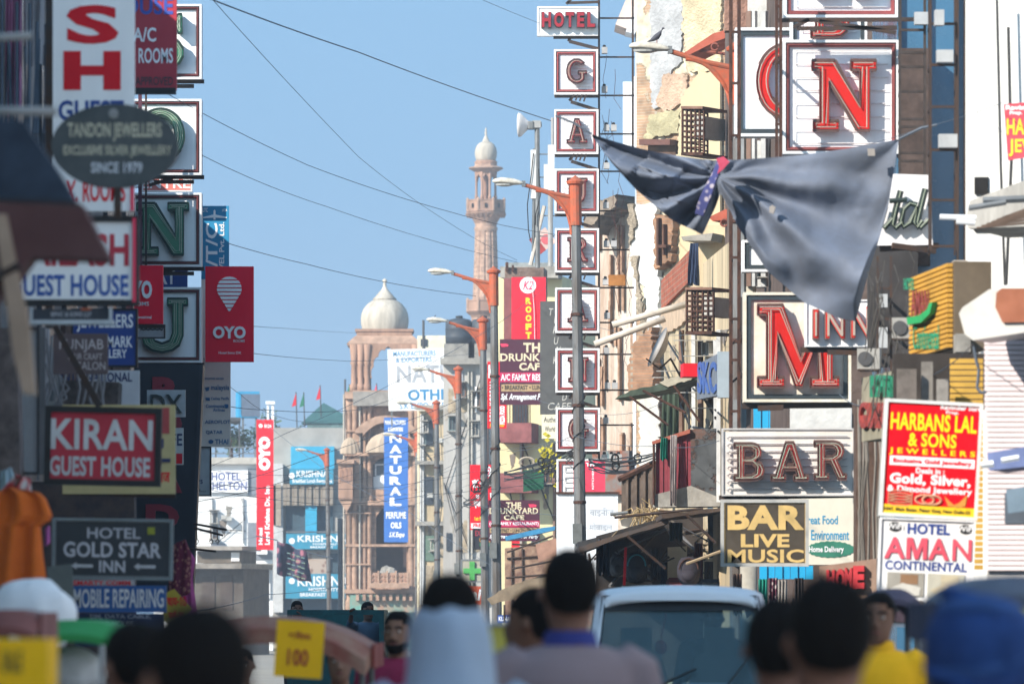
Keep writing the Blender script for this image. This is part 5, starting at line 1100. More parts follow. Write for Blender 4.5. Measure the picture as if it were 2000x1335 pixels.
# BAR
P = Plane(1538, 61.5, 0)
T = Thing('letter_panel', 'wide white BAR sign with rusty red neon letters', 'sign', P.pt(1538, 968))
T.part('panel', MB().ppoly(P, [(1412, 842), (1667, 836), (1665, 966), (1412, 966)], -.2, 0), M((.70, .69, .68), .5, dirt=.10, sc_=1.5, dcol=(.62, .55, .5)))
mb = MB()
for i in range(8): y = 852+i*14.5; mb.ptube(P, [(1424, y), (1655, y-1)], .009, .025, 4).ptube(P, [(1424, y), (1420, y+3), (1424, y+6)], .012, .04, 4)
T.part('neon_row', mb, M((.60, .57, .56), .3, dirt=.2)); T.part('frame', MB().pframe(P, 1410, 836, 1668, 968, 3, -.2, .02), M((.55, .53, .52), .5, dirt=.3))
for c, b in (('B', (1432, 866, 1492, 938)), ('A', (1504, 864, 1578, 938)), ('R', (1588, 862, 1652, 936))): neon_letter(T, P, c, b, M((.26, .02, .018), .4, dirt=.35, sc_=6), NBRN, .05, .09, .0045, 4.0)
T.part('bracket', MB().bar(P.pt(1405, 971, -.1), P.pt(1700, 966, -.1), .05), IRON)
sign('brown framed board announcing live music in golden letters below the BAR sign', 60, (1409, 976, 1578, 1104), M((.045, .034, .022), .35, dirt=.3, dcol=(.07, .055, .04)), [('BAR', (1421, 986, 1571, 1034), M((.66, .45, .17), .5), {'b': .07}), ('LIVE', (1447, 1042, 1542, 1068), M((.66, .45, .17), .5), {'b': .06}), ('MUSIC', (1421, 1072, 1570, 1098), M((.66, .45, .17), .5), {'b': .06})], frame=M((.45, .44, .42), .5), fw=5, extra=lambda T, P: T.part('gold_line', MB().pframe(P, 1415, 981, 1573, 1100, 1.2, .003, .01), M((.5, .34, .12), .5)))
def food(T, P):
    T.part('green_oval', MB().ppoly(P, [(1622+ (46+2*(i % 2))*cos(i*pi/24), 1072+(15+1.5*(i % 2))*sin(i*pi/24)) for i in range(48)], .003, .008), M((.04, .22, .15), .5)); T.part('lettering', MB().ptext(P, 'Home Delivery', (1580, 1066, 1648, 1081), .012, 0, 0, .03), PANELW)
sign('cream board with turquoise food lettering and green oval behind the live music board', 63.5, (1540, 964, 1668, 1102), M((.70, .66, .56), .5, dirt=.10), [('Great Food', (1566, 1006, 1636, 1023), CYAN, {'b': .02}), ('Environment', (1584, 1034, 1658, 1054), CYAN, {'b': .02})], extra=food)
# script sign
P = Plane(1750, 52, 0)
T = Thing('letter_panel', 'white script sign with slanted black letters tal beside the tarpaulin edge', 'sign', P.pt(1750, 480))
T.part('panel', MB().ppoly(P, [(1640, 336), (1818, 342), (1822, 478), (1640, 480)], -.2, 0), M((.76, .74, .75), .5, dirt=.08))
sp = {'t': [(1758, 374), (1748, 412), (1742, 440), (1748, 446), (1760, 436)], 'tb': [(1736, 394), (1770, 392)], 'a': [(1790, 402), (1776, 398), (1764, 410), (1758, 432), (1764, 444), (1776, 436), (1790, 402), (1784, 436), (1790, 445), (1800, 432)], 'l': [(1806, 370), (1796, 410), (1790, 436), (1796, 446), (1812, 430)], 'i': [(1728, 404), (1718, 440), (1726, 446), (1742, 428)]}
for k, l in sp.items():
    if k != 'tb':
        mb = MB().ptube(P, l, .030, .08, 6)
        if k == 't': mb.ptube(P, sp['tb'], .026, .10, 6)
        o = T.part('letter', mb, M((.02, .035, .03), .35)); T.part('neon_tube', MB().ptube(P, l, .005, .11, 4), M((.35, .4, .3), .3), o)
T.part('bracket', MB().bar(P.pt(1720, 485, -.1), P.pt(1835, 478, -.1), .05).bar(P.pt(1740, 482, .2), P.pt(1825, 492, .1), .05), IRON)
# jewellers and aman boards
def jew(T, P):
    T.part('yellow_band', MB().pbox(P, 1724, 988, 1913, 1010, .003, .008), YELLOW); T.part('lettering', MB().ptext(P, '1047, Main Bazar, Pahar Ganj, New Delhi-55', (1732, 993, 1900, 1002), .013, 0, 0, .03), BLACK)
    T.part('white_pill', MB().pbox(P, 1738, 893, 1904, 911, .003, .008), PANELW); T.part('lettering', MB().ptext(P, 'Exclusive Gold Jewellery', (1744, 897, 1898, 908), .013, 0, 0, .04), BRED)
    br = MB()
    for j in range(4): br.ptube(P, arc(1762, 966+j*6, 24, 6, 0, 360, 18), .004, .008, 4)
    for cx in (1810, 1824): br.ptube(P, arc(cx, 976, 18, 9, 0, 360, 18), .008, .012, 4)
    T.part('bangle_picture', br, M((.70, .36, .22), .4)); T.part('necklace_picture', MB().ppoly(P, [(1848, 966), (1858, 976), (1868, 983), (1878, 978), (1893, 962), (1890, 984), (1876, 990), (1868, 987), (1856, 986)], .003, .008), M((.70, .30, .05), .4))
JR = M((.82, .002, .012), .6, dirt=.16, sc_=2.5, streak=True, spec=.12)
YL = M((.9, .68, .005), .4, dirt=0)
sign('bright red jewellers board with yellow and white lettering, tilted slightly', 42, (1724, 784, 1913, 1010), JR, [('Ravinder Suri', (1832, 789, 1908, 798), PANELW, {'b': .05}), ('Prop.', (1843, 800, 1868, 808), PANELW, {'b': .05}), ('HARBANS LAL', (1736, 808, 1904, 842), YL, {'b': .06}), ('& SONS', (1772, 846, 1866, 873), YL, {'b': .06}), ('J E W E L L E R S', (1736, 877, 1904, 891), YL, {'b': .07}), ('Deals in :', (1790, 914, 1846, 925), PANELW, {'b': .05}), ('Gold, Silver,', (1740, 926, 1898, 950), PANELW, {'b': .07}), ('& Dimond Jewellery', (1736, 950, 1902, 966), PANELW, {'b': .05})], frame=M((.74, .74, .72), .4), fw=5, rot=3.1, extra=jew, thick=.12)
def sansm(x0, y0, x1, y1): return [(x0+u*(x1-x0), y1-v*(y1-y0)) for u, v in ((0, 0), (0, 1), (.29, 1), (.5, .36), (.71, 1), (1, 1), (1, 0), (.79, 0), (.79, .66), (.59, 0), (.41, 0), (.21, .66), (.21, 0))]
def aman(T, P):
    for x in (1744, 1882):
        T.part('badge', MB().ppoly(P, arc(x, 1030, 13, 9, 0, 350, 16), .003, .008), BLACK); T.part('badge_lettering', MB().ptext(P, 'WiFi', (x-16, 1024, x+16, 1035), .014, 0, 0, .03), PANELW)
    T.part('shadow_lettering', MB().ptext(P, 'A', (1726, 1051.5, 1767, 1093.5), .005, 0, 0, .02).ppoly(P, sansm(1769, 1051.5, 1810, 1093.5), .003, .005).ptext(P, 'A', (1812, 1051.5, 1853, 1093.5), .005, 0, 0, .02).ptext(P, 'N', (1859, 1051.5, 1897.5, 1093.5), .005, 0, 0, .01), M((.34, .36, .48), .5)); T.part('lettering', MB().ptext(P, 'A', (1725, 1050, 1766, 1092), .011, 0, 0, .03).ppoly(P, sansm(1768, 1050, 1809, 1092), .008, .011).ptext(P, 'A', (1811, 1050, 1852, 1092), .011, 0, 0, .03).ptext(P, 'N', (1858, 1050, 1896, 1092), .011, 0, 0, .016), M((.74, .09, .14), .5))
    for i, (x, y) in enumerate(((1733, 1119), (1812, 1119), (1733, 1172), (1812, 1172))):
        o = T.part('photo', MB().pbox(P, x, y, x+72, y+46, .003, .008), M([(.36, .34, .30), (.52, .50, .42), (.20, .17, .15), (.30, .36, .36)][i], .5))
        T.part('bed_picture', MB().ppoly(P, [(x+22, y+44), (x+6, y+32), (x+30, y+20), (x+66, y+28), (x+64, y+44)], .009, .012), M([(.62, .60, .55), (.6, .52, .36), (.55, .3, .3), (.45, .4, .45)][i], .5), o); T.part('curtain_picture', MB().pbox(P, x+26, y+3, x+60, y+22, .009, .011), M([(.30, .17, .09), (.55, .48, .34), (.10, .06, .05), (.18, .2, .2)][i], .5), o)
sign('white hotel board with big red name, blue lettering and room photographs', 43, (1716, 1014, 1901, 1225), M((.76, .76, .77), .45, dirt=.05), [('HOTEL', (1769, 1022, 1852, 1043), M((.02, .06, .30), .5), {'b': .06}), ('CONTINENTAL', (1728, 1096, 1888, 1114), M((.02, .06, .30), .5), {'b': .06})], rot=2.2, extra=aman, thick=.12, frame=PANELW, fw=2)
P = Plane(1985, 46, -22)
T = Thing('poster', 'torn red jewellers poster with yellow lettering pasted on the white building', 'poster', P.pt(1985, 310)); T.part('sheet', MB().ppoly(P, [(1962, 204), (2050, 196), (2050, 300), (1970, 314)], .01, .02), M((.55, .04, .07), .5)); T.part('lettering', MB().ptext(P, 'HARBANS', (1968, 232, 2080, 264), .025, 0, 0, .05).ptext(P, 'JEWEL', (1972, 272, 2060, 306), .025, 0, 0, .05), YELLOW); T.part('lettering', MB().ptext(P, 'Ravinder', (1966, 206, 2030, 215), .025, 0, 0, .04).ptext(P, 'Prop.', (1974, 217, 1998, 226), .025, 0, 0, .04), PANELW)
P = Plane(1395, 79, -42)
T = Thing('sign_box', 'grey box sign with blue raised letters jutting out beside the big M', 'sign', P.pt(1400, 780))
Pb = Pl2(1360, 82, 1402, 77.5)
T.part('face', MB().ppoly(Pb, [(1361, 712), (1402, 690), (1402, 772), (1361, 780)], -.1, 0), M((.16, .18, .22), .6)); T.part('side', MB().pbox(Plane(1424, 77.3, 0), 1402, 686, 1446, 776, -.2, 0), M((.35, .42, .48), .5, dirt=.15))
T.part('letter', MB().ptext(Pb, 'SKC', (1364, 706, 1400, 768), .003, .015, 0, .02), M((.04, .10, .35), .4)); T.part('red_square', MB().ppoly(Pb, [(1356, 712), (1362, 709), (1362, 735), (1356, 738)], 0, .2), RED)
P = Plane(1655, 52, -10)
T = Thing('fascia_letters', 'row of raised red letters low on the brown fascia behind the dark head', 'sign', P.pt(1650, 1150)); T.part('board', MB().ppoly(P, [(1600, 1105), (1712, 1090), (1712, 1180), (1600, 1180)], -.1, 0), M((.30, .20, .15), .8, dirt=.3))
for c, b in (('H', (1616, 1112, 1632, 1146)), ('O', (1634, 1110, 1652, 1148)), ('M', (1652, 1108, 1666, 1146)), ('E', (1668, 1104, 1690, 1148))): T.part('letter', MB().ptext(P, c, b, .003, .08, 0, .06), M((.55, .03, .04), .4))
# steel ladder frames
def ladder(label, px0, px1, D, y0, y1, steps, m=IRON, boxes=()):
    P = Plane(px0, D, 0); T = Thing('ladder_tower', label, 'frame', P.pt((px0+px1)/2, y1))
    for x in (px0, px1): T.part('upright', MB().pbox(P, x, y0, x+5, y1, -.03, 0), m); T.part('upright', MB().pbox(P, x+8, y0, x+11, y1, -.6, -.57), m)
    for y in steps: T.part('rung', MB().pbox(P, px0+5.2, y, px1-.2, y+5, -.03, 0), m); T.part('brace', MB().bar(P.pt(px0+9, y+2, -.57), P.pt(px0+3, y+2, -.03), .025), m)
    for x, y, a, b in boxes: T.part('junction_box', MB().pbox(P, x, y, x+a, y+b, .01, .12), M((.42, .43, .44), .6))
    return T
ladder('dark steel ladder frame in front of the blue glass building', 1815, 1866, 47.5, -60, 490, (44, 124, 206, 290, 388, 478), boxes=((1824, 22, 18, 30), (1828, 100, 32, 24), (1832, 264, 36, 26)))
ladder('brown steel ladder frame carrying the big N panel', 1700+55, 1804, 56, -60, 470, (34, 56, 100, 128, 176, 230, 245, 296, 312), m=M((.06, .045, .04), .7, .2, dirt=.5, sc_=5), boxes=((1785, 26, 26, 24),))
ladder('tall thin frame holding the C and M panels', 1424, 1440, 64, -60, 1000, (60, 160, 262, 380, 500, 620, 700, 800), m=RUST)
ladder('rusty upright frame at the side of the N panel', 1514, 1522, 57.5, -60, 310, (10, 120, 240), m=RUST)
ladder('steel frame beside the INN panel holding cable boxes', 1712, 1738, 57, 500, 960, (560, 620, 690, 780, 860, 930), boxes=((1716, 575, 16, 26), (1716, 640, 16, 40), (1684, 872, 30, 24), (1690, 978, 28, 10)))
T = Thing('sign_bracket', 'pair of dark steel struts between the cropped panel and the N panel', 'bracket', W(1640, 70, 57.7)); P = Plane(1640, 57.6, 0)
for a in ((1520, 40, 1800, 38), (1556, 56, 1752, 54), (1550, 54, 1580, 38), (1600, 42, 1750, 64)): T.part('strut', MB().bar(P.pt(*a[:2]), P.pt(*a[2:]), .04), IRON)
# ================================================================== STREET LAMPS
LH = 9.35
def lamp_proto():
    T = Thing('street_lamp', 'x', 'street lamp', (0, 0, 0), 'orange armed street lamps down the street')
    T.part('pole', MB().lathe((0, 0, .0), [(.16, 0), (.16, .25), (.115, .3), (.085, LH-.86), (.085, LH-.85)], 8), M((.17, .18, .19), .6, .3, dirt=.55, dcol=(.09, .075, .065), sc_=3, streak=True))
    T.part('junction_box', MB().box((-.14, -.2, 2.9), (.02, -.1, 3.25)), M((.16, .17, .17), .6, dirt=.4))
    for zz in (3.6, 5.3, 6.9): T.part('clamp', MB().lathe((0, 0, zz), [(.10, 0), (.115, .005), (.115, .05), (.10, .055)], 10), RUST)
    T.part('cable_wrap', MB().tube([(-.11*cos(a*.55), -.11*sin(a*.55), 4.2+a*.045) for a in range(34)], .010, 4), BLACK)
    T.part('collar', MB().lathe((0, 0, 0), [(.105, LH-.86), (.105, LH-.16), (.15, LH-.13), (.16, LH-.09), (.10, LH-.05), (.03, LH), (.001, LH+.02)], 12), ORANGE)
    T.part('arm', MB().tube([(-.06, 0, LH-.36), (-.45, 0, LH-.28), (-.93, 0, LH-.13)], .036, 8).tube([(-.08, 0, LH-1.02)]+[(-.08-.62*(1-cos(a*pi/16)), 0, LH-1.02+.78*sin(a*pi/16)) for a in range(1, 9)], .03, 8), ORANGE)
    T.part('gusset', MB().loft([(-.09, -.012, LH-.72), (-.09, -.012, LH-.38), (-.46, -.012, LH-.31)], [(-.09, .012, LH-.72), (-.09, .012, LH-.38), (-.46, .012, LH-.31)]), ORANGE)
    hd = [(.05, .035, -.9, -.12), (.075, .05, -.98, -.11), (.10, .075, -1.08, -.10), (.12, .075, -1.3, -.075), (.085, .05, -1.42, -.075), (.03, .02, -1.46, -.075)]
    rs = [[(x, ry*cos(2*pi*k/12), LH+z+(rz if sin(2*pi*k/12) > 0 else rz*.55)*sin(2*pi*k/12)) for k in range(12)] for ry, rz, x, z in hd]
    h = T.part('lamp_head', MB().rings(rs), M((.60, .57, .50), .6, dirt=.35, dcol=(.40, .36, .30), sc_=6), smooth=True)
    T.part('lens', MB().rings([[(-1.24+.17*r*cos(2*pi*k/12), .09*r*sin(2*pi*k/12), LH+z) for k in range(12)] for r, z in ((1, -.115), (.9, -.145), (.4, -.165))]), M((.5, .5, .48), .15), h)
    T.part('clamp', MB().box((-.94, -.05, LH-.17), (-.88, .05, LH-.07)), STEEL, h)
    return T.o
LP = [(1441, 76.4, 0, 'near street lamp reaching out beside the red C panel, pigeon on its head'), (1138, 100, -.8, 'street lamp in front of the maroon letter tower'), (972, 126, -.55, 'tall street lamp whose head points at the minaret shaft'), (949, 147, -.5, 'street lamp with a pigeon on its head beside the black water tanks'), (898, 176, -.3, 'street lamp over the white perfume billboard'), (855, 204, -.3, 'street lamp just under the lower edge of the perfume billboard'), (816, 240, -.2, 'street lamp beside the vertical blue perfume banner'), (644, 262, -.8, 'small hazy street lamp before the turquoise restaurant boards')]
pr = lamp_proto()
for i, (px, D, tl, lab) in enumerate(LP):
    o = pr if i == 0 else copytree(pr)
    c = W(px, HY, D); o.location = (c.x, c.y, 0); o.rotation_euler = (0, R(tl), R([0, 3, -3, 4, -4, 2, 5, 0][i])); o['label'] = lab
# pole of the lower lamp behind and smaller utility post
sp = solo('utility_post', 'thin grey utility post beside the small hazy street lamp', 'post', MB().tube([W(666, 1200, 270)*1, W(665, 1012, 270)], .14, 8), STEEL)
for px, a, b, D, lab in ((674, 740, 860, 290, 'thin mast on far roof by the turquoise hut'), (695, 712, 790, 292, 'thin mast rising behind the sandstone pavilion'), (827, 625, 690, 238, 'thin rod on the cream roof room')):
    solo('mast', lab, 'mast', MB().tube([W(px, b, D), W(px, a, D)], .05, 6), DGREY)
# pigeons
def pigeon(lab, px, py, D, h, fl=1):
    b = W(px, py+3, D); T = Thing('pigeon', lab, 'pigeon', b); u = h/.30; mb = MB()
    mb.rings([[b+Vector((fl*u*(x+ry*0), 0, 0))+Vector((0, ry*u*cos(2*pi*k/10), u*(z-.045+rz*sin(2*pi*k/10)))) for k in range(10)] for x, z, ry, rz in ((-.17, .06, .015, .008), (-.10, .09, .03, .02), (-.04, .13, .05, .05), (.03, .17, .055, .06), (.07, .215, .04, .04), (.075, .25, .028, .025), (.085, .275, .026, .022), (.11, .28, .012, .01), (.125, .277, .003, .003))])
    T.part('body', mb, M((.07, .07, .09), .6, dirt=.3), smooth=True)
    for d in (-.015, .015): T.part('leg', MB().tube([b+Vector((0, d, 0)), b+Vector((.0, d, .07*u))], .006, 4), M((.3, .1, .08), .6))
pigeon('pigeon perched on the lamp head near the red C panel', 1283, 82, 76.4, .26)
pigeon('pigeon perched on the lamp head by the water tanks', 845, 626, 147, .22)
pigeon('pigeon resting on the lamp head beside the vertical blue banner', 746, 838, 240, .25, -1)
# ================================================================== LOUDSPEAKER AND AERIALS
P = Plane(1050, 112, 0); s = 112/F
T = Thing('loudspeaker_mast', 'grey mast carrying a white horn loudspeaker and flat aerial panels', 'mast', P.pt(1050, 520))
T.part('pole', MB().tube([P.pt(1050, 523), P.pt(1049, 236)], .05, 8).tube([P.pt(1041, 500), P.pt(1044, 290)], .03, 6), STEEL)
c = P.pt(1012, 244); rs = []
for x, r in ((0, 22), (1, 24), (6, 22.5), (11, 17), (17, 11), (22, 7), (25, 6)):
    rs.append([c+Vector((x*s, .0, 0))+Vector((0.12*r*s*cos(2*pi*k/20)+0.0*x, r*s*cos(2*pi*k/20), r*s*sin(2*pi*k/20)-0.02*x*s)) for k in range(20)])
hn = T.part('horn', MB().rings(rs), M((.62, .60, .60), .4, dirt=.15), smooth=True); T.part('driver', MB().lathe(P.pt(1037, 245)+Vector((0, 0, -.08)), [(.10, 0), (.11, .02), (.11, .13), (.09, .16)], 10), STEEL, hn); T.part('mount', MB().pbox(P, 1040, 236, 1056, 250, -.08, .08).tube([P.pt(1030, 245), P.pt(1058, 243)], .05, 8), GREY, hn)
for b in ((1036, 293, 1047, 388), (1070, 283, 1083, 372), (1062, 321, 1070, 370)): T.part('aerial_panel', MB().pbox(P, *b, -.1, .05), M((.66, .66, .66), .5))
mb = MB()
for y in (300, 345, 372, 420, 460): mb.pbox(P, 1040, y, 1085, y+2, -.05, .0)
T.part('crossbar', mb, STEEL)
T.part('brace', MB().tube([P.pt(1063, 402), P.pt(1036, 518)], .04, 6), M((.55, .5, .45), .6)); T.part('second_pole', MB().tube([P.pt(1075, 520), P.pt(1075, 370)], .05, 8).tube([P.pt(1080, 370), P.pt(1079, 230)], .03, 6), GREY)
T.part('loose_cable', MB().ptube(P, [(1042, 300), (1038, 340), (1030, 400), (1032, 450), (1036, 470)], .01, .08, 4).ptube(P, [(1052, 330), (1056, 380), (1046, 420), (1046, 440)], .01, .08, 4), BLACK)
# ================================================================== CABLES
def cable(lab, pts, D0, D1, r, sag=0, n=14, g='overhead cables'):
    """a hanging cable through photo points, distance running from D0 to D1"""
    out_ = []; m = len(pts)-1
    for i in range(m):
        for j in range(n if i == m-1 else n):
            t = j/n; x = pts[i][0]+(pts[i+1][0]-pts[i][0])*t; y = pts[i][1]+(pts[i+1][1]-pts[i][1])*t+sag*4*t*(1-t); u = (i+t)/m
            out_.append(W(x, y, D0+(D1-D0)*u))
    out_.append(W(*pts[-1], D1)); r *= .5
    solo('cable', lab, 'cable', MB().tube(out_, r, 4), CABM, g)
CABM = M((.09, .11, .14), .6, dirt=.2)
cable('thick cable slanting across the open sky down to the loudspeaker', [(380, -14), (700, 102), (1076, 236)], 52, 104, .016, 3)
cable('faint thin cable dropping steeply through the sky to the red rooftop board', [(405, -12), (700, 306), (860, 424), (1010, 508)], 60, 140, .010, 4)
cable('thin cable from the green O panel to the maroon R panel', [(330, 185), (600, 322), (880, 414), (1086, 458)], 72, 107, .010, 4)
cable('thin cable from the green N panel sagging across the minaret shaft', [(394, 303), (640, 404), (1010, 512)], 74, 125, .010, 6)
cable('thin cable from the blue travel board to the lamp below the minaret', [(300, 425), (600, 516), (930, 578)], 74, 126, .012, 6)
cable('short cable running flat past the red pin board to the marble dome', [(450, 632), (560, 641), (700, 650)], 75, 262, .012, 1)
cable('faint cable crossing the top of the sky toward the HOTEL panel', [(920, -10), (1052, 45)], 80, 107, .008, 1)
cable('dark cable rising from the white hotel wall to the cafe boards', [(370, 925), (560, 845), (760, 752), (960, 640), (1066, 560)], 110, 125, .011, 3)
cable('dark cable rising in front of the blue perfume banner to the lamp posts', [(380, 962), (600, 896), (800, 820), (980, 738)], 100, 125, .012, 4)
cable('dark cable sagging from the dark column up to the crimson boards', [(376, 980), (560, 938), (760, 862), (960, 760), (1060, 700)], 75, 120, .009, 4)
cable('dark cable falling from the airline board across the far roofs', [(398, 700), (470, 770), (540, 812), (640, 822)], 76, 200, .014, 6)
cable('dark cable running level above the far roofs to the perfume billboard', [(396, 782), (520, 800), (700, 800), (860, 740)], 76, 180, .013, 4)
cable('long cable dipping before the restaurant boards', [(376, 940), (560, 952), (760, 950), (990, 905)], 90, 130, .008, 4)
cable('long cable passing just below the awning of the far restaurant', [(376, 950), (640, 985), (840, 965), (1140, 930)], 90, 100, .008, 4)
cable('pale rope strung low from the pink dresses over the shacks', [(382, 1192), (520, 1160), (680, 1140)], 60, 180, .014, 4)
cable('pale cable slanting down over the sandstone house to the stalls', [(500, 810), (640, 920), (800, 1000), (970, 1110)], 150, 128, .012, 3)
cable('thin cable between the cream house and the maroon letter tower', [(640, 930), (860, 975), (1140, 1010)], 180, 100, .008, 4)
cable('thin cable skimming over the marble dome towards the rooftop tanks', [(496, 690), (690, 705), (930, 690)], 76, 147, .008, 2)
cable('dark cable drooping over the cafe balconies', [(990, 740), (1100, 790), (1260, 800), (1400, 700)], 124, 82, .008, 14)
cable('dark cable strung from the letter tower to the crumbling wall', [(1172, 640), (1290, 655), (1440, 640)], 108, 78, .008, 4)
cable('dark cable along the top of the stalls', [(990, 880), (1120, 850), (1290, 870), (1405, 860)], 110, 75, .009, 8)
cable('slack grey cable hung from the shutter box to the live music board', [(1900, 672), (1800, 740), (1700, 790), (1640, 770)], 40.5, 55, .010, 10)
cable('cream hose looping down beside the roller shutter', [(1902, 676), (1912, 720), (1908, 756), (1926, 764)], 40.3, 40.2, .022, 6)
cable('thin cable across the white building to the ladder frames', [(1660, 290), (1800, 250), (1960, 200)], 55, 45.5, .006, 3)
cable('dark tangled cable across the sandstone windows', [(660, 905), (760, 880), (870, 850), (960, 812)], 200, 150, .009, 3)
cable('thin cable from the orange lamp arm to the red foreign lettered board', [(700, 980), (820, 940), (960, 880), (1150, 850)], 190, 100, .008, 3)
q = random.Random(21)
for i, l in enumerate(['first low', 'second low', 'third low', 'fourth low', 'fifth low', 'sixth low']):
    y = 900+i*22; cable(l+' slanting cable of the bundle before the hotel and restaurant fronts', [(372, y+q.uniform(0, 60)), (560, y+q.uniform(0, 40)), (760, y-10+q.uniform(-30, 20)), (960, y-60+q.uniform(-60, 20))], 100+i*12, 126+i*9, .008, 5)
q = random.Random(31)
for (xa, ya, xb, yb, D0, D1, lab) in ((985, 930, 1140, 868, 122, 104, 'sagging bundle of tangled cables between the cafe balcony and the letter tower lamp'), (1150, 905, 1300, 880, 101, 92, 'sagging bundle of tangled cables from the lamp to the slat balcony'), (905, 980, 972, 900, 152, 128, 'snarl of cables gathered round the lamp before the red foreign lettered board')):
    mb = MB()
    for i in range(9):
        sg = q.uniform(4, 34); j = q.uniform(-10, 10); mb.tube([W(xa+(xb-xa)*t/12, ya+(yb-ya)*t/12+j*(1-t/12)+sg*4*(t/12)*(1-t/12)+q.uniform(-1, 1), D0+(D1-D0)*t/12) for t in range(13)], .012, 4)
    for i in range(4):
        cx = xa+(xb-xa)*q.uniform(.3, .7); cy = (ya+yb)/2+q.uniform(0, 22); mb.tube([W(cx+q.uniform(5, 9)*cos(a*.5), cy+q.uniform(7, 10)*sin(a*.5), (D0+D1)/2) for a in range(26)], .012, 4)
    solo('cable_bundle', lab, 'cables', mb, BLACK)
# hooks sticking out of the dark column
mb = MB()
for a in (((378, 1022), (443, 1034)), ((378, 1030), (436, 1045)), ((345, 1068), (422, 1076))): mb.tube([W(*a[0], 72), W(*a[1], 72)], .015, 5)
for x in (412, 424, 384): mb.tube([W(x, 1034, 72), W(x+1, 1052, 72), W(x-3, 1056, 72), W(x+1, 1062, 72), W(x+4, 1056, 72), W(x+1, 1052, 72)], .006, 4)
solo('hanging_rods', 'thin rods with wire hooks poking from the dark sign column', 'rods', mb, IRON)

# ================================================================== TARPAULIN
def tarp():
    P = Plane(1455, 49, -6); TM = M((.135, .163, .228), .6, dirt=.35, dcol=(.105, .118, .15), sc_=.8, spec=.3)
    T = Thing('tarpaulin', 'silvery grey tarpaulin knotted in the middle and strung across the street before the red panels', 'tarpaulin', P.pt(1455, 628))
    # outline: upper edge and lower edge as functions of x (photo columns)
    up = [(1155, 262), (1200, 276), (1260, 292), (1330, 306), (1395, 313), (1440, 312), (1560, 304), (1660, 290), (1755, 272)]
    lo = [(1155, 264), (1195, 318), (1240, 368), (1310, 428), (1372, 458), (1408, 376), (1440, 440), (1500, 530), (1570, 590), (1640, 622), (1672, 628), (1700, 530), (1735, 400), (1755, 276)]
    def I(l, x):
        for a, b in zip(l, l[1:]):
            if a[0] <= x <= b[0]: return a[1]+(b[1]-a[1])*(x-a[0])/(b[0]-a[0])
        return l[-1][1]
    nx, ny = 150, 44; vs = []
    kx, ky = 1402, 345          # the knot
    for i in range(nx+1):
        x = 1155+600*i/nx
        for j in range(ny+1):
            v = j/ny; y = I(up, x)+(I(lo, x)-I(up, x))*v
            dx, dy = x-kx, (y-ky); an = math.atan2(dy, abs(dx)+1e-3); r = math.hypot(dx, dy)
            pz = .0
            if dx > 0:   # folds fanning out of the knot
                pz += .10*sin(an*13+.9*sin(r*.02)+1.5*noise.noise(Vector((x*.012, y*.012, 5))))*min(1, r/160)*(1-.4*v) + .11*sin(an*6+1+r*.007)*min(1, r/120)
                sw = r+40*an; pz += .05*sin(sw*.035)*v
                pz += .30*math.exp(-((an-.55)/.22)**2)*min(1, r/150)
            else:
                pz += .17*sin(an*11+r*.012)*min(1, r/90)
                n_ = noise.cell_vector(Vector((x*.022+y*.014, y*.026-x*.010, 1))); pz += .11*(n_.x-.5)*min(1, r/60)
            pz += .06*(noise.noise(Vector((x*.011, y*.016, 3)))) + .008*noise.noise(Vector((x*.05, y*.09, 8)))
            pz *= min(1, .15+6*v*(1.05-v))
            vs.append(P.pt(x, y, pz))
    fs = [(i*(ny+1)+j, (i+1)*(ny+1)+j, (i+1)*(ny+1)+j+1, i*(ny+1)+j+1) for i in range(nx) for j in range(ny)]
    n = len(vs); bk = [p+Vector((0, .012, 0)) for p in vs]
    T.part('sheet', MB().add(vs+bk, fs+[tuple(k+n for k in reversed(f)) for f in fs]), TM, smooth=True)
    # printed strip tying it
    st = MB(); rr = []
    for k in range(9):
        t = k/8; x = 1416-46*t; y = 312+110*t; wv = 8-2*sin(t*pi*2)
        rr.append([P.pt(x-wv, y, .30+.10*sin(t*3)), P.pt(x+wv, y+5, .34+.10*sin(t*3)), P.pt(x+wv, y+6, .30), P.pt(x-wv, y+1, .27)])
    b = T.part('tie_strip', st.rings(rr), clothmat((.045, .05, .15), (.34, .30, .34), 16)); T.part('tie_print', MB().ppoly(P, [(1406, 318), (1420, 314), (1432, 324), (1420, 338), (1408, 348), (1412, 334)], .44, .46), M((.55, .06, .12), .6), b)
    T.part('patch', MB().ppoly(P, [(1696, 294), (1710, 294), (1711, 308), (1697, 308)], .16, .2), M((.30, .27, .25), .6)); T.part('patch', MB().ppoly(P, [(1508, 410), (1514, 407), (1520, 411), (1516, 424), (1508, 421)], .36, .4), M((.30, .27, .25), .6))
    T.part('rope', MB().ptube(P, [(1755, 272), (1800, 250), (1830, 244)], .012, .0).ptube(P, [(1156, 262), (1120, 240), (1085, 226)], .010, .0), CABM)
tarp()

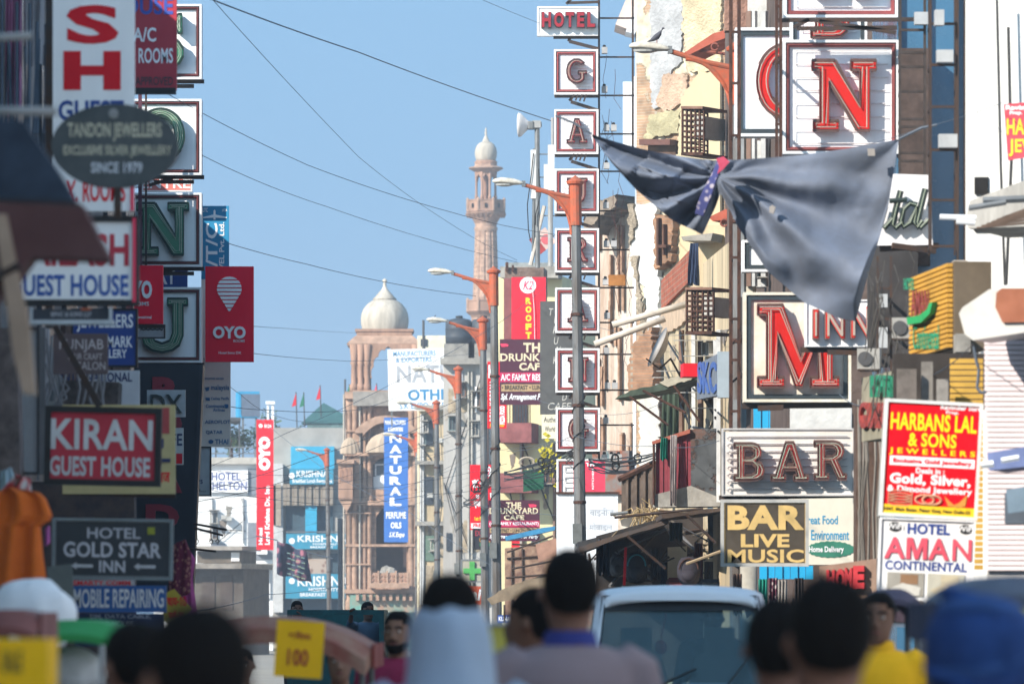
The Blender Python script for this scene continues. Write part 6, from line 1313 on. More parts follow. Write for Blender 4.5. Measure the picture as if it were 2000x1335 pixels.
# ================================================================== THINGS ON THE CRUMBLING WALLS
solo('pipe', 'upper of two pale plastic pipes jutting from the yellow house', 'pipe', MB().tube([W(1340, 594, 84), W(1196, 634, 84)], .05, 10), M((.62, .55, .47), .5), 'jutting plastic pipes', True)
solo('pipe', 'lower of two pale plastic pipes jutting from the yellow house', 'pipe', MB().tube([W(1299, 622, 83), W(1161, 672, 83)], .05, 10), M((.62, .55, .47), .5), 'jutting plastic pipes', True)
T = Thing('satellite_dish', 'grey satellite dish seen nearly edge on against the yellow wall', 'dish', W(1300, 730, 84)); c = W(1300, 685, 84); ax = Vector((-.90, -.14, .42)).normalized(); u = ax.cross(Vector((0, 1, 0))).normalized(); v = ax.cross(u)
T.part('dish', MB().rings([[c+ax*(.13*r*r)+u*(.31*r*cos(2*pi*k/20))+v*(.31*r*sin(2*pi*k/20)) for k in range(20)] for r in (.02, .4, .75, 1, 1.03)]), M((.42, .39, .37), .5), smooth=True)
T.part('arm', MB().tube([W(1288, 720, 84), W(1262, 700, 83.8)], .012, 5).tube([W(1288, 720, 84), W(1310, 700, 84), W(1330, 736, 84.3)], .018, 5), IRON)
P = Plane(1290, 86, -15)
T = Thing('awning', 'torn green tin awning on long struts below the satellite dish', 'awning', P.pt(1300, 790))
T.part('sheet', MB().ppoly(P, ragged([(1200, 778), (1232, 762), (1296, 748), (1362, 726), (1366, 738), (1300, 760), (1234, 774)], 1.2, 2, 9), -.9, 0), M((.06, .085, .06), .7, dirt=.5)); T.part('torn_edge', MB().ppoly(P, ragged([(1290, 746), (1330, 732), (1362, 722), (1350, 740), (1306, 756)], 2, 3, 6), .003, .05), M((.42, .38, .30), .8, dirt=.4))
T.part('strut', MB().ptube(P, [(1230, 774), (1306, 830)], .02, .02).ptube(P, [(1256, 762), (1340, 806)], .02, .02).ptube(P, [(1316, 752), (1368, 824)], .02, .02), RUST)
cloth('dark blue jacket hanging high on the yellow plaster wall', Plane(1370, 86, -30), (1358, 476, 1378, 556, .3), M((.03, .05, .11), .9, dirt=.3), .2)
cloth('grey trousers with blue piece drying on a pole by the crimson balcony', Plane(1300, 90, -20), (1300, 770, 1334, 862, .1), M((.05, .075, .05), .9, dirt=.3), .2)
# ================================================================== STALL AWNINGS AND SHADE UNDER THE RIGHT ROW
def slab(name, lab, D, loop, dep, m, cat='awning', group=None, yaw=0, struts=()):
    xs = [p[0] for p in loop]; P = Plane(sum(xs)/len(xs), D, yaw)
    if not struts: return solo(name, lab, cat, MB().ppoly(P, loop, -dep, 0), m, group)
    T = Thing(name, lab, cat, P.pt(sum(xs)/len(xs), max(p[1] for p in loop)), group)
    T.part('sheet', MB().ppoly(P, loop, -dep, 0), m)
    if struts:
        for a in struts: T.part('strut', MB().ptube(P, [(a[0], a[1]), (a[2], a[3])], .022, .03), IRON)
    return T
DT = M((.035, .035, .04), .7, dirt=.4)
slab('awning', 'long dark tin awning slanting over the stalls in front of the whitish cloth board', 96, [(1128, 1058), (1200, 1040), (1290, 1018), (1296, 1023), (1210, 1048), (1130, 1072)], 1.5, DT, struts=((1130, 1075, 1205, 1044), (1160, 1092, 1235, 1040), (1150, 1080, 1158, 1135), (1180, 1150, 1290, 1050)))
slab('awning', 'curved grey tarpaulin awning above the hanging bags', 90, [(1206, 1064), (1226, 1050), (1260, 1036), (1310, 1030), (1312, 1036), (1264, 1046), (1244, 1060), (1208, 1070)], 1.2, M((.10, .105, .11), .6, dirt=.3), struts=((1262, 1050, 1345, 1130), (1300, 1036, 1262, 1110), (1262, 1096, 1400, 1090), (1284, 1060, 1330, 1150), (1330, 1022, 1340, 1150), (1228, 1064, 1222, 1100)))
slab('awning', 'bright blue edged plastic awning beside the smaller cafe board', 118, [(986, 1047), (1060, 1030), (1084, 1027), (1084, 1034), (1060, 1040), (988, 1055)], 1.0, M((.04, .22, .42), .6, dirt=.3), struts=((990, 1078, 1080, 1046), (1000, 1062, 1076, 1066)))
slab('awning', 'brown cloth awning sagging at the foot of the lamp posts', 112, ragged([(950, 1168), (985, 1148), (1040, 1128), (1090, 1118), (1100, 1140), (1050, 1150), (1000, 1170), (960, 1180)], 1.5, 5, 10), .6, M((.26, .20, .14), .9, dirt=.4), struts=((985, 1180, 985, 1215), (1000, 1110, 1080, 1095), (988, 1128, 1082, 1120)))
slab('sack_panel', 'tilted faded red and cream panel among the stall awnings', 110, [(1046, 1062), (1086, 1050), (1090, 1084), (1052, 1096)], .05, M((.42, .24, .18), .8, dirt=.4), 'panel')
slab('stall_shelter', 'pale plank shelter behind the brown cloth awning', 122, [(986, 1070), (1084, 1060), (1084, 1200), (986, 1200)], .4, M((.38, .26, .18), .9, dirt=.6, sc_=2, dcol=(.12, .06, .05)), 'shelter', struts=((990, 1090, 1080, 1084), (1000, 1070, 1000, 1200), (1020, 1070, 1022, 1200)))
slab('shop_interior', 'gloomy open shop interior under the two broken balconies', 88, [(1165, 1046), (1290, 1012), (1440, 1000), (1440, 1330), (1165, 1330)], .5, M((.022, .021, .022), .9, dirt=.6, dcol=(.06, .05, .045), sc_=1.2, spec=.1), 'shop', struts=((1200, 1010, 1400, 990), (1310, 1040, 1400, 1030), (1300, 1096, 1406, 1060)))  # near black sheet, its colour standing for the shop's inner shade
slab('awning', 'long patched tin awning climbing over the gloomy stalls toward the crimson balcony', 84, ragged([(1130, 1068), (1210, 1042), (1304, 1014), (1306, 1021), (1212, 1050), (1132, 1078)], .8, 3, 14), 4.2, M((.05, .05, .055), .7, dirt=.5, sc_=2, dcol=(.09, .06, .045)), struts=((1140, 1078, 1146, 1140), (1225, 1046, 1300, 1110)))
slab('awning', 'short rusty tin awning tucked under the brick end of the crimson balcony', 82.5, ragged([(1292, 1004), (1412, 990), (1412, 997), (1294, 1012)], .8, 4, 14), 3.6, M((.09, .06, .045), .75, dirt=.5, sc_=2), struts=((1340, 1004, 1398, 1060),))
slab('notice_board', 'cream paper notices glowing inside the gloomy shop', 87, [(1304, 1068), (1342, 1066), (1340, 1132), (1304, 1130)], .04, M((.58, .52, .40), .8, dirt=.2), 'notices')
slab('door', 'blue grey tin door at the edge of the gloomy shop', 86, [(1382, 990), (1408, 986), (1408, 1090), (1384, 1088)], .1, M((.10, .15, .20), .6, dirt=.3), 'door')
P = Plane(1300, 84, -20)
solo('bamboo_pole', 'slanting bamboo pole beneath the live music board', 'pole', MB().tube([W(1342, 1100, 80), W(1408, 1076, 76)], .022, 6), M((.42, .30, .17), .7))
solo('metal_pole', 'grey metal pole lying flat along the edge of the slat balcony', 'pole', MB().tube([W(1192, 1004, 88), W(1226, 1000, 88)], .03, 6), STEEL)
def bag(lab, px, py, D, w_, h, m, m2):
    s = D/F; c = W(px, py, D); T = Thing('backpack', lab, 'bag', W(px, py+h/2, D), 'backpacks hung on the stall')
    rs = []
    for k in range(9):
        a = -pi/2+pi*k/8; rs.append([c+Vector((w_/2*s*max(.05, cos(a)**.5 if cos(a) > 0 else .05)*cos(2*pi*i/14), .16*max(.05, cos(a)**.5 if cos(a) > 0 else .05)*sin(2*pi*i/14), h/2*s*sin(a))) for i in range(14)])
    T.part('body', MB().rings(rs), m, smooth=True); T.part('pocket', MB().ell(c+Vector((0, -.12, -h*.16*s)), (w_*.32*s, .08, h*.22*s), 12, 6), m, smooth=True)
    T.part('zip', MB().tube([c+Vector((w_*.40*s*cos(pi*t/10), -.14, h*.05*s+h*.36*s*sin(pi*t/10))) for t in range(11)], .012, 4), m2); T.part('strap', MB().tube([c+Vector((0, 0, h*.48*s)), c+Vector((.03, 0, h*.62*s)), c+Vector((.06, 0, h*.48*s))], .015, 5), m)
bg_ = M((.03, .035, .045), .6, dirt=.3)
bag('charcoal backpack with teal zip hung on the stall', 1243, 1108, 85, 44, 62, bg_, TEAL); bag('grey backpack hanging behind the charcoal one', 1206, 1104, 86.5, 32, 44, M((.07, .07, .075), .6), DGREY); bag('dark hiking pack hung beside the paper notices', 1345, 1114, 84.5, 46, 56, M((.04, .035, .05), .7), RUST)
solo('red_strap', 'slim red strap dangling between the two backpacks', 'strap', MB().bar(W(1222, 1068, 84.6), W(1219, 1142, 84.6), .04, .02), RED)
for i, (px, y0, y1, D, m, lab) in enumerate([(1490, 1130, 1200, 62, M((.02, .26, .20), .9), 'green scarf hanging under the live music board'), (1510, 1128, 1215, 61.5, clothmat((.10, .03, .05), (.55, .45, .45), 20), 'flowered scarf hanging next to the green scarf'), (1528, 1132, 1210, 62, M((.35, .32, .30), .9), 'plain grey scarf hanging next to the flowered scarf'), (1440, 1120, 1200, 64, M((.22, .14, .11), .9), 'brown cloth hanging under the edge of the live music board'), (1560, 1128, 1205, 62.5, M((.05, .04, .04), .9), 'black cloth hanging beside the plain grey scarf')]):
    cloth(lab, Plane(px, D, 0), (px-9, y0, px+9, y1, 0), m, .05, .03, group='scarves hung outside the shop')
solo('utility_post', 'thick pale post below the live music board', 'post', MB().tube([W(1462, 1335, 66), W(1462, 1104, 66)], .10, 10), M((.36, .33, .28), .8, dirt=.3), smooth=True)
# dried flowers on the cafe balcony
yl = MB(); q = random.Random(9)
for i in range(70):
    p = W(1072+q.gauss(0, 12), 900+q.gauss(0, 22), 116); u = Vector((q.gauss(0, 1), q.gauss(0, 1), q.gauss(0, 1))).normalized()*.06; v = Vector((0, .04, .05)); yl.add([p-u, p+v, p+u, p-v], [(0, 1, 2, 3)])
solo('creeper', 'yellowing creeper leaves beside the lowest maroon G panel', 'plant', yl, M((.42, .36, .03), .8, dirt=.3))
slab('green_net', 'dark green mesh panel on the cafe balcony', 119, [(1022, 918), (1062, 914), (1062, 954), (1022, 960)], .05, M((.02, .10, .06), .9, dirt=.3), 'net')
solo('cable_coil', 'coil of pale cable wound on the cafe balcony', 'cable', MB().tube([W(1028+14*cos(a*.5)+a*.05, 902+9*sin(a*.5), 119.2) for a in range(40)], .025, 5), M((.35, .30, .24), .8))
# ================================================================== LEFT: CLUTTER, AWNING, CLOTHES
P = Plane(100, 20, 0)
T = Thing('awning', 'out of focus maroon awning with a beige flap jutting over the white guest house board', 'awning', P.pt(100, 700))
T.part('canopy', MB().ppoly(P, [(-60, 376), (120, 384), (160, 400), (214, 506), (60, 502), (20, 560), (-60, 620)], -.25, 0), M((.11, .05, .05), .8, dirt=.2)); T.part('flap', MB().ppoly(P, [(-8, 420), (14, 420), (60, 640), (72, 772), (48, 770), (28, 690)], .01, .06), M((.42, .30, .22), .8)); T.part('pipe', MB().ptube(P, [(-40, 560), (40, 520)], .02, .05), IRON)
P = Plane(60, 18, 0)
T = Thing('folded_tarp', 'blurred dark blue folded tarp above the maroon awning', 'tarpaulin', P.pt(60, 400)); T.part('sheet', MB().ppoly(P, [(-60, 230), (46, 236), (62, 262), (110, 330), (146, 392), (-60, 384)], -.2, 0), M((.03, .05, .085), .7, dirt=.4, sc_=4))
solo('pipe', 'upper blurred grey rail crossing the edge by the tall white board', 'pipe', MB().tube([W(-60, 76, 22), W(62, 70, 22)], .016, 8), GREY, 'blurred rails', True); solo('pipe', 'lower blurred grey rail just above the dark oval board', 'pipe', MB().tube([W(-60, 216, 21), W(110, 218, 21)], .018, 8), GREY, 'blurred rails', True)
for i, (x0, x1, y0, y1, m, lab) in enumerate([(0, 16, -20, 240, M((.40, .36, .34), .9), 'pale curtain strip at the edge beside the pink one'), (14, 28, -20, 235, M((.45, .16, .28), .9), 'pink curtain strip between pale ones near the tall white board'), (29, 44, -20, 215, M((.42, .17, .30), .9), 'second pink curtain strip, nearer the tall white board'), (48, 88, -20, 130, M((.36, .34, .35), .9), 'grey white sheet drying above the tall white board')]):
    cloth(lab, Plane((x0+x1)/2, 47, 0), (x0, y0, x1, y1, 0), m, .1, .05, name='curtain', group='curtains on the pinkish wall')
q = random.Random(2); mb = MB()
for i in range(16):
    x = q.uniform(0, 100); mb.tube([W(x, q.uniform(-10, 100), 45), W(x+q.uniform(-12, 12), 260, 44.5), W(x+q.uniform(-20, 20), q.uniform(320, 560), 45)], .012, 4)
solo('cable_tangle', 'tangle of dark drop cables beside the tall white board', 'cables', mb, CABM)
q = random.Random(8); mb = MB()
for i in range(26):
    x = q.uniform(20, 200); y = q.uniform(640, 760); mb.tube([W(x, y, 43), W(x+q.uniform(-25, 25), y+q.uniform(30, 80), 43), W(x+q.uniform(-40, 40), y+q.uniform(90, 190), 43)], .010, 4)
solo('cable_tangle', 'tangle of grey cables between the salon board and the red guest house board', 'cables', mb, M((.25, .24, .25), .7))
slab('strut', 'dark diagonal strut crossing the salon board', 39, [(98, 632), (110, 630), (200, 790), (188, 796)], .05, IRON, 'strut')
slab('shutter_hood', 'striped dark hood above the red guest house board', 44, [(124, 742), (232, 746), (230, 790), (122, 790)], .4, M((.10, .08, .075), .8, dirt=.6, sc_=8), 'hood')
slab('blind', 'pale grey blind hanging beside the red guest house board', 43, [(62, 640), (96, 636), (92, 780), (60, 786)], .1, M((.40, .38, .40), .8, dirt=.2), 'blind')
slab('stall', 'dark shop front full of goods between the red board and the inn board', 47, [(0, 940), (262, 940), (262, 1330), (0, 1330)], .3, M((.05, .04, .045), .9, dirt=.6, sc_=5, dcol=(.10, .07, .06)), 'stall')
slab('wall_panel', 'mottled stone pillar at the edge beside the white light box', 36, [(-20, 640), (32, 640), (40, 940), (-20, 940)], .3, M((.16, .13, .13), .9, dirt=.6, sc_=4), 'pillar')
# t-shirt
P = Plane(45, 30, 0)
T = Thing('t_shirt', 'bright orange T-shirt on a hanger at the clothes stall', 'shirt', P.pt(45, 1140), 'clothes on hangers')
sh_ = [(-10, 962), (20, 950), (40, 958), (62, 952), (88, 968), (104, 1010), (88, 1026), (78, 1010), (84, 1080), (92, 1142), (-30, 1150)]
nn = MB(); nx = 16
def shirtmesh(P, loop, off, amp, seed):
    """padded outline with soft vertical folds"""
    xs = [p[0] for p in loop]; ys = [p[1] for p in loop]; x0, x1, y0, y1 = min(xs), max(xs), min(ys), max(ys)
    def span(y):
        c = []
        for i, a in enumerate(loop):
            b = loop[(i+1) % len(loop)]
            if (a[1] <= y < b[1]) or (b[1] <= y < a[1]): c.append(a[0]+(b[0]-a[0])*(y-a[1])/(b[1]-a[1]))
        return (min(c), max(c)) if len(c) > 1 else None
    rs = []; n = 22
    for j in range(19):
        y = y0+.5+(y1-y0-1)*j/18; sp_ = span(y)
        if not sp_: continue
        a, b = sp_; fr = []; bk = []
        for i in range(n+1):
            u = i/n; e = sin(pi*u)**.5; z = off+e*.05+amp*sin(u*13+seed+j*.13)*e; fr.append(P.pt(a+(b-a)*u, y, z)); bk.append(P.pt(a+(b-a)*u, y, off-e*.05))
        rs.append(fr+bk[::-1][1:-1])
    return MB().rings(rs)
T.part('cloth', shirtmesh(P, sh_, 0, .035, 1), M((.62, .13, .012), .85, dirt=.15)); T.part('hanger', MB().ptube(P, [(30, 950), (42, 930), (46, 920)], .008, 0), IRON)
for i, (lp, D, m, lab) in enumerate([([(30, 925), (60, 935), (62, 970), (20, 985), (0, 960)], 31, clothmat((.38, .04, .05), (.5, .5, .5), 10), 'red and white checked top behind the orange T-shirt'), ([(0, 920), (22, 912), (34, 950), (0, 960)], 31.5, M((.30, .42, .5), .9), 'pale blue top behind the red checked one'),
    ([(338, 1062), (362, 1052), (374, 1080), (372, 1160), (330, 1168), (328, 1100)], 50, clothmat((.14, .02, .045), (.35, .15, .12), 24), 'burgundy patterned dress hanging below the dark column'), ([(356, 1088), (372, 1076), (382, 1092), (376, 1130), (386, 1200), (352, 1206), (358, 1140)], 51, M((.52, .08, .28), .85), 'bright pink dress hanging beside the burgundy one'), ([(88, 1030), (97, 1026), (98, 1060), (88, 1066)], 33, M((.5, .12, .4), .9), 'sliver of magenta cloth behind the orange T-shirt')]):
    PP = Plane(lp[0][0], D, 0); solo('garment', lab, 'clothing', shirtmesh(PP, lp, 0, .02, i), m, 'clothes on hangers', True)
slab('panel', 'plain grey panel leaning beside the charcoal inn board', 35, [(92, 1106), (140, 1100), (146, 1196), (98, 1200)], .03, M((.13, .15, .15), .8), 'panel')
# white bundles
def bundle(lab, px, py, D, rx, rz, seed, m):
    s = D/F; c = W(px, py, D); mb = MB(); rs = []
    for k in range(15):
        a = -pi/2+pi*k/14; rg = []
        for i in range(26):
            b = 2*pi*i/26; d = Vector((cos(a)*cos(b), cos(a)*sin(b), sin(a))); f = 1+.10*noise.noise(d*2.3+Vector((seed, 0, 0)))+.05*sin(9*b+4*d.z)*cos(a)
            rg.append(c+Vector((d.x*rx*s*f, d.y*rx*.8*s*f, d.z*rz*s*f)))
        rs.append(rg)
    return solo('bundle', lab, 'bundle', mb.rings(rs), m, None, True)
WB = M((.78, .80, .84), .9, dirt=.12)
bundle('big white cloth bundle on the cart below the orange T-shirt', 62, 1205, 26, 86, 76, 1, WB); bundle('lower white sack under the green canopy', 130, 1310, 24.5, 74, 48, 5, WB)

q = random.Random(77)
T = Thing('stall_scaffold', 'tangle of dark poles and rods propping the stall roofs beneath the broken balconies', 'stall', W(1300, 1200, 86))
for i in range(26):
    x = q.uniform(1175, 1400); y = q.uniform(1000, 1140); a = q.choice((-.5, -.35, .6, .9, .05, 0, 2.2)); L_ = q.uniform(40, 120)
    T.part('pole', MB().tube([W(x, y, 86.5+q.random()), W(x+L_*cos(a), y+L_*sin(a)*.8, 85.6+q.random())], q.uniform(.012, .028), 5), M([(.10, .08, .06), (.05, .05, .055), (.22, .17, .11), (.16, .16, .17)][i % 4], .8, dirt=.4))
hc = [(.05, .055, .07), (.10, .09, .085), (.03, .05, .09), (.20, .05, .05), (.14, .13, .12), (.04, .09, .08), (.28, .24, .2)]
for i, (x, y, w_, h, lab) in enumerate(((1180, 1052, 22, 70, 'slate cloth hanging at the edge of the dark stall'), (1280, 1070, 20, 60, 'grey cloth hanging between the bags and the paper notices'), (1296, 1100, 12, 44, 'navy cloth strip hanging before the paper notices'), (1364, 1060, 16, 70, 'dark red cloth hanging past the paper notices'), (1384, 1096, 18, 60, 'taupe cloth hanging low beside the bamboo pole'), (1320, 1020, 26, 34, 'teal scrap of cloth under the crimson balcony'), (1420, 1010, 20, 80, 'beige cloth hanging at the rim of the live music board'))):
    cloth(lab, Plane(x, 85.2, 0), (x-w_/2, y, x+w_/2, y+h, 0), M(hc[i], .9, dirt=.3), .05, .05, group='cloths hung in the dark stall')
for i, (x, y, w_, h, c, lab) in enumerate(((1250, 1160, 60, 34, (.30, .25, .2), 'pale carton on the dark stall counter'), (1330, 1150, 46, 30, (.20, .05, .05), 'dull red carton on the dark stall counter'), (1392, 1158, 40, 40, (.07, .12, .2), 'blue crate on the dark stall counter'))):
    PP = Plane(x, 84.8, 8); T = Thing('carton', lab, 'carton', PP.pt(x, y+h/2)); T.part('box', MB().pbox(PP, x-w_/2, y-h/2, x+w_/2, y+h/2, -.3, 0), M(c, .8, dirt=.3)); T.part('flap', MB().ppoly(PP, [(x-w_/2, y-h/2-1), (x+w_/2, y-h/2-1), (x+w_/2-4, y-h/2-8), (x-w_/2+5, y-h/2-8)], -.25, -.2), M(c, .8, dirt=.3))
# fittings on the gloomy walls near the orange slats
for i, (x, y, D, lab) in enumerate(((1660, 520, 55.2, 'outdoor cooler unit on the gloomy wall below the script sign'), (1764, 640, 47.6, 'outdoor cooler unit low beside the orange slatted corner'), (1696, 700, 55, 'outdoor cooler unit next to the INN panel bracket'))):
    PP = Plane(x, D, -10); T = Thing('air_conditioner', lab, 'air conditioner', PP.pt(x, y+20), 'outdoor cooler units'); T.part('case', MB().pbox(PP, x-22, y-20, x+22, y+20, -.15, 0), M((.34, .33, .31), .6, dirt=.3)); T.part('fan_grille', MB().ppoly(PP, arc(x-6, y, 14, 14, 0, 350, 18), .003, .02), DGREY)
    T.part('bracket', MB().pbox(PP, x-20, y+20.5, x+20, y+24, -.2, .05), IRON)
q = random.Random(5); mb = MB()
for i in range(34):
    x = q.uniform(1690, 1790); y = q.uniform(480, 760); mb.tube([W(x, y, 47.2), W(x+q.uniform(-12, 12), y+q.uniform(20, 50), 47), W(x+q.uniform(-25, 25), y+q.uniform(60, 150), 47.1)], q.choice((.003, .004, .006)), 4)
solo('cable_tangle', 'tangle of hanging cables on the gloomy wall beside the orange slats', 'cables', mb, M((.10, .09, .08), .7, dirt=.4))
P = Plane(1830, 44.1, 0)
for i, (b, c, lab) in enumerate((((1800, 706, 1822, 790), (.30, .27, .24), 'pale wooden post under the orange slatted corner'), ((1752, 720, 1790, 800), (.20, .17, .15), 'brown shutter panel under the orange slatted corner'), ((1830, 740, 1852, 800), (.36, .33, .30), 'pale panel beside the orange slats'))):
    PP = Plane((b[0]+b[2])/2, 44-.1*i, 0); solo('panel', lab, 'panel', MB().pbox(PP, *b, -.05, 0), M(c, .8, dirt=.5, sc_=3))
P = Plane(1700, 52.5, 0); T = Thing('cable_pillar', 'brown pillar wrapped in cables behind the jewellers board', 'pillar', P.pt(1695, 1100)); T.part('pillar', MB().pbox(P, 1672, 780, 1718, 1100, -.4, 0), M((.13, .08, .06), .9, dirt=.5, sc_=4))
mb = MB()
for i in range(12): x = q.uniform(1672, 1716); mb.tube([W(x, 780, 52.3), W(x+q.uniform(-10, 10), 900, 52.2), W(x+q.uniform(-10, 10), 1000, 52.3), W(x, 1098, 52.3)], .012, 4)
T.part('cable', mb, M((.2, .18, .16), .8))

PP = Plane(575, 200, 0)
def bcloth():
    nx, ny = 20, 12; vs = []
    for j in range(ny+1):
        for i in range(nx+1):
            u, v = i/nx, j/ny; x = 541+(58*u)+10*v*u; y = 1054+u*24+v*(66-6*u)+2*sin(u*12); vs.append(PP.pt(x, y, .18*sin(u*9+v*2)+.05*sin(u*23)))
    fs = [(j*(nx+1)+i, j*(nx+1)+i+1, (j+1)*(nx+1)+i+1, (j+1)*(nx+1)+i) for j in range(ny) for i in range(nx)]; n = len(vs)
    T = Thing('cloth_banner', 'dark printed cloth banner with colourful blotches strung before the turquoise restaurant', 'banner', PP.pt(575, 1135))
    T.part('cloth', MB().add(vs+[p+Vector((0, .03, 0)) for p in vs], fs+[tuple(k+n for k in reversed(f)) for f in fs]), clothmat((.035, .04, .07), (.30, .12, .16), 3.2), smooth=True)
    m2 = MB(); q = random.Random(3)
    for r in range(5):
        for k in range(4): x = 560+k*9+q.uniform(0, 3); y = 1078+r*10+k*3; m2.ppoly(PP, [(x, y), (x+7, y+1.5), (x+7, y+3.5), (x, y+2)], .25, .27)
    T.part('print', m2, M((.25, .28, .10), .8, dirt=.4, sc_=3, dcol=(.10, .2, .26)))
    T.part('rope', MB().tube([PP.pt(500, 1046), PP.pt(541, 1054)], .02, 4).tube([PP.pt(599, 1078), PP.pt(650, 1090)], .02, 4), CABM)
bcloth()
# ================================================================== VEHICLES
RUB = M((.02, .02, .02), .9, dirt=.3)
def wheel(T, c, r, w_, spokes=True):
    c = Vector(c); o = T.part('wheel', MB().rings([[c+Vector((x, q_*cos(2*pi*k/20), q_*sin(2*pi*k/20))) for k in range(20)] for q_, x in ((r*.82, -w_*.4), (r*.97, -w_*.5), (r, 0), (r*.97, w_*.5), (r*.82, w_*.4))]), RUB)
    T.part('rim', MB().rings([[c+Vector((x, q_*cos(2*pi*k/16), q_*sin(2*pi*k/16))) for k in range(16)] for q_, x in ((r*.8, -w_*.3), (r*.8, w_*.3))]), STEEL, o)
def rickshaw(lab, px, D, ztop, w_, L_, canopy, skirt, cat='rickshaw', arch_=.16, skirt_h=.10):
    c = W(px, HY, D); x, y = c.x, c.y
    T = Thing('cycle_rickshaw', lab, cat, (x, y+L_/2, 0))
    def sect(yy, dz, f=1):
        n = 12; up = [Vector((x-w_/2*f+w_*f*k/n, yy, ztop-arch_*(abs(2*k/n-1)**2.2)+dz)) for k in range(n+1)]; return up+[p-Vector((0, 0, .03 if w_ < .8 else .075)) for p in reversed(up)]
    T.part('canopy', MB().rings([sect(y, -.06, .94), sect(y+.12, 0), sect(y+L_-.1, 0), sect(y+L_, -.05, .95)]), canopy, smooth=False)
    z = ztop-arch_
    T.part('skirt', MB().box((x-w_/2-.012, y+.1, z-skirt_h), (x-w_/2, y+L_, z+.02)).box((x+w_/2, y+.1, z-skirt_h), (x+w_/2+.012, y+L_, z+.02)), skirt)
    for sx in (-1, 1):
        for yy in (y+.16, y+L_-.15): T.part('post', MB().tube([(x+sx*(w_/2-.05), yy, .55), (x+sx*(w_/2-.05), yy, z+.02)], .016, 6), STEEL)
    T.part('body', MB().box((x-w_/2+.03, y+.3, .42), (x+w_/2-.03, y+L_-.1, .56)).box((x-w_/2+.03, y+L_-.16, .56), (x+w_/2-.03, y+L_-.1, 1.0)), M((.03, .12, .06), .5, dirt=.3))
    T.part('seat', MB().box((x-w_/2+.06, y+.75, .565), (x+w_/2-.06, y+L_-.17, .72)), M((.16, .03, .03), .5))
    wheel(T, (x-w_/2+.05, y+L_*.7, .28), .28, .07); wheel(T, (x+w_/2-.05, y+L_*.7, .28), .28, .07); wheel(T, (x, y+.05, .28), .28, .06)
    T.part('handlebar', MB().tube([(x-.25, y+.2, .98), (x, y+.15, 1.0), (x+.25, y+.2, .98)], .014, 6).tube([(x, y+.15, 1.0), (x, y+.06, .30)], .02, 6), STEEL)
    return T
rickshaw('rickshaw with a blurred brick red canopy edged in pale cloth, yellow placard on its front', 515, 28, CZ-.005, 1.06, 2.2, M((.20, .025, .015), .6, dirt=.25, dcol=(.30, .18, .13), sc_=2), M((.22, .025, .015), .6))
rickshaw('rickshaw with a bright green canopy among white bundles', 140, 23.5, CZ-.02, .42, 1.2, M((.02, .27, .06), .5, dirt=.1), M((.015, .24, .05), .5), arch_=.04, skirt_h=.045)
rickshaw('rickshaw with a faded brick canopy at the edge below the orange T-shirt', 10, 20, CZ+.02, .22, .8, M((.22, .07, .06), .6, dirt=.2), M((.20, .06, .06), .6), arch_=.03)
rickshaw('rickshaw with a dusky violet hood behind the man in yellow', 1752, 31, CZ+.145, .36, 1.2, M((.09, .075, .12), .7, dirt=.2), M((.03, .035, .10), .7), arch_=.14, skirt_h=.12)
rickshaw('rickshaw with a blurred grey blue roof by the blue head cloth', 1985, 17, CZ+.12, .44, 1.3, M((.10, .12, .17), .6, dirt=.2), M((.03, .05, .12), .6), arch_=.10)
P = Plane(200, 23.3, 0); solo('post', 'white support post below the green canopy', 'post', MB().tube([W(199, 1335, 23.3), W(199, 1258, 23.3)], .012, 8), M((.5, .5, .5), .5))
sign('out of focus yellow placard with faint red writing hanging on the brick red canopy', 26.5, (538, 1212, 631, 1322), M((.95, .52, .005), .5, dirt=.1, spec=.2), [('किराया', (562, 1232, 606, 1248), M((.5, .12, .02), .6), {'font': 1, 'b': .03}), ('100', (562, 1266, 604, 1300), M((.5, .10, .02), .6), {'b': .06})], rot=4, thick=.02)
sign('out of focus yellow box with dark scribbled lettering at the lower edge', 14, (-30, 1247, 94, 1345), M((.95, .54, .005), .5, dirt=.12, spec=.2), [('SALE', (4, 1268, 44, 1312), M((.22, .16, .02), .6), {'b': .06})], thick=.3, name='box', cat='box')
sign('blurred yellow panel between the pale blue scarf and the tall man', 22, (922, 1216, 1032, 1300), M((.55, .48, .08), .5, dirt=.15), [], frame=M((.42, .46, .50), .5), fw=5, thick=.1, name='panel', cat='panel')
sign('blurred yellow plate with dark marks on the grey blue rickshaw roof', 16.5, (1962, 1186, 2020, 1240), M((.66, .58, .06), .5, dirt=.1), [('74', (1972, 1196, 2004, 1226), M((.25, .2, .02), .6), {'b': .04})], thick=.02, name='plate', cat='plate')
# teal truck
P = Plane(655, 80, 0); TL = M((.01, .16, .17), .5, dirt=.35, dcol=(.02, .09, .10), sc_=3)
c = P.pt(655, 1200)
T = Thing('cargo_cart', 'open teal cargo truck bed with people holding on to its rail', 'truck', (c.x, 81, 0))
xa, xb = P.pt(561, 1200).x, P.pt(750, 1200).x; zt = P.pt(650, 1190).z
T.part('rail', MB().box((xa, 79.97, zt-.07), (xb, 80.05, zt)).box((xa, 80.051, zt-.07), (xa+.06, 82.5, zt)).box((xb-.06, 80.051, zt-.07), (xb, 82.5, zt)), TL)
for xx in (xa, xb-.07): T.part('post', MB().box((xx, 79.98, .5), (xx+.07, 80.04, zt-.071)), TL)
T.part('side_panel', MB().box((xa+.005, 80.06, .6), (xa+.035, 82.4, zt-.075)), TL); T.part('side_panel', MB().box((xb-.035, 80.06, .6), (xb-.005, 82.4, zt-.075)), TL); T.part('headboard', MB().box((xa+.04, 82.45, .6), (xb-.04, 82.5, zt-.02)), TL)
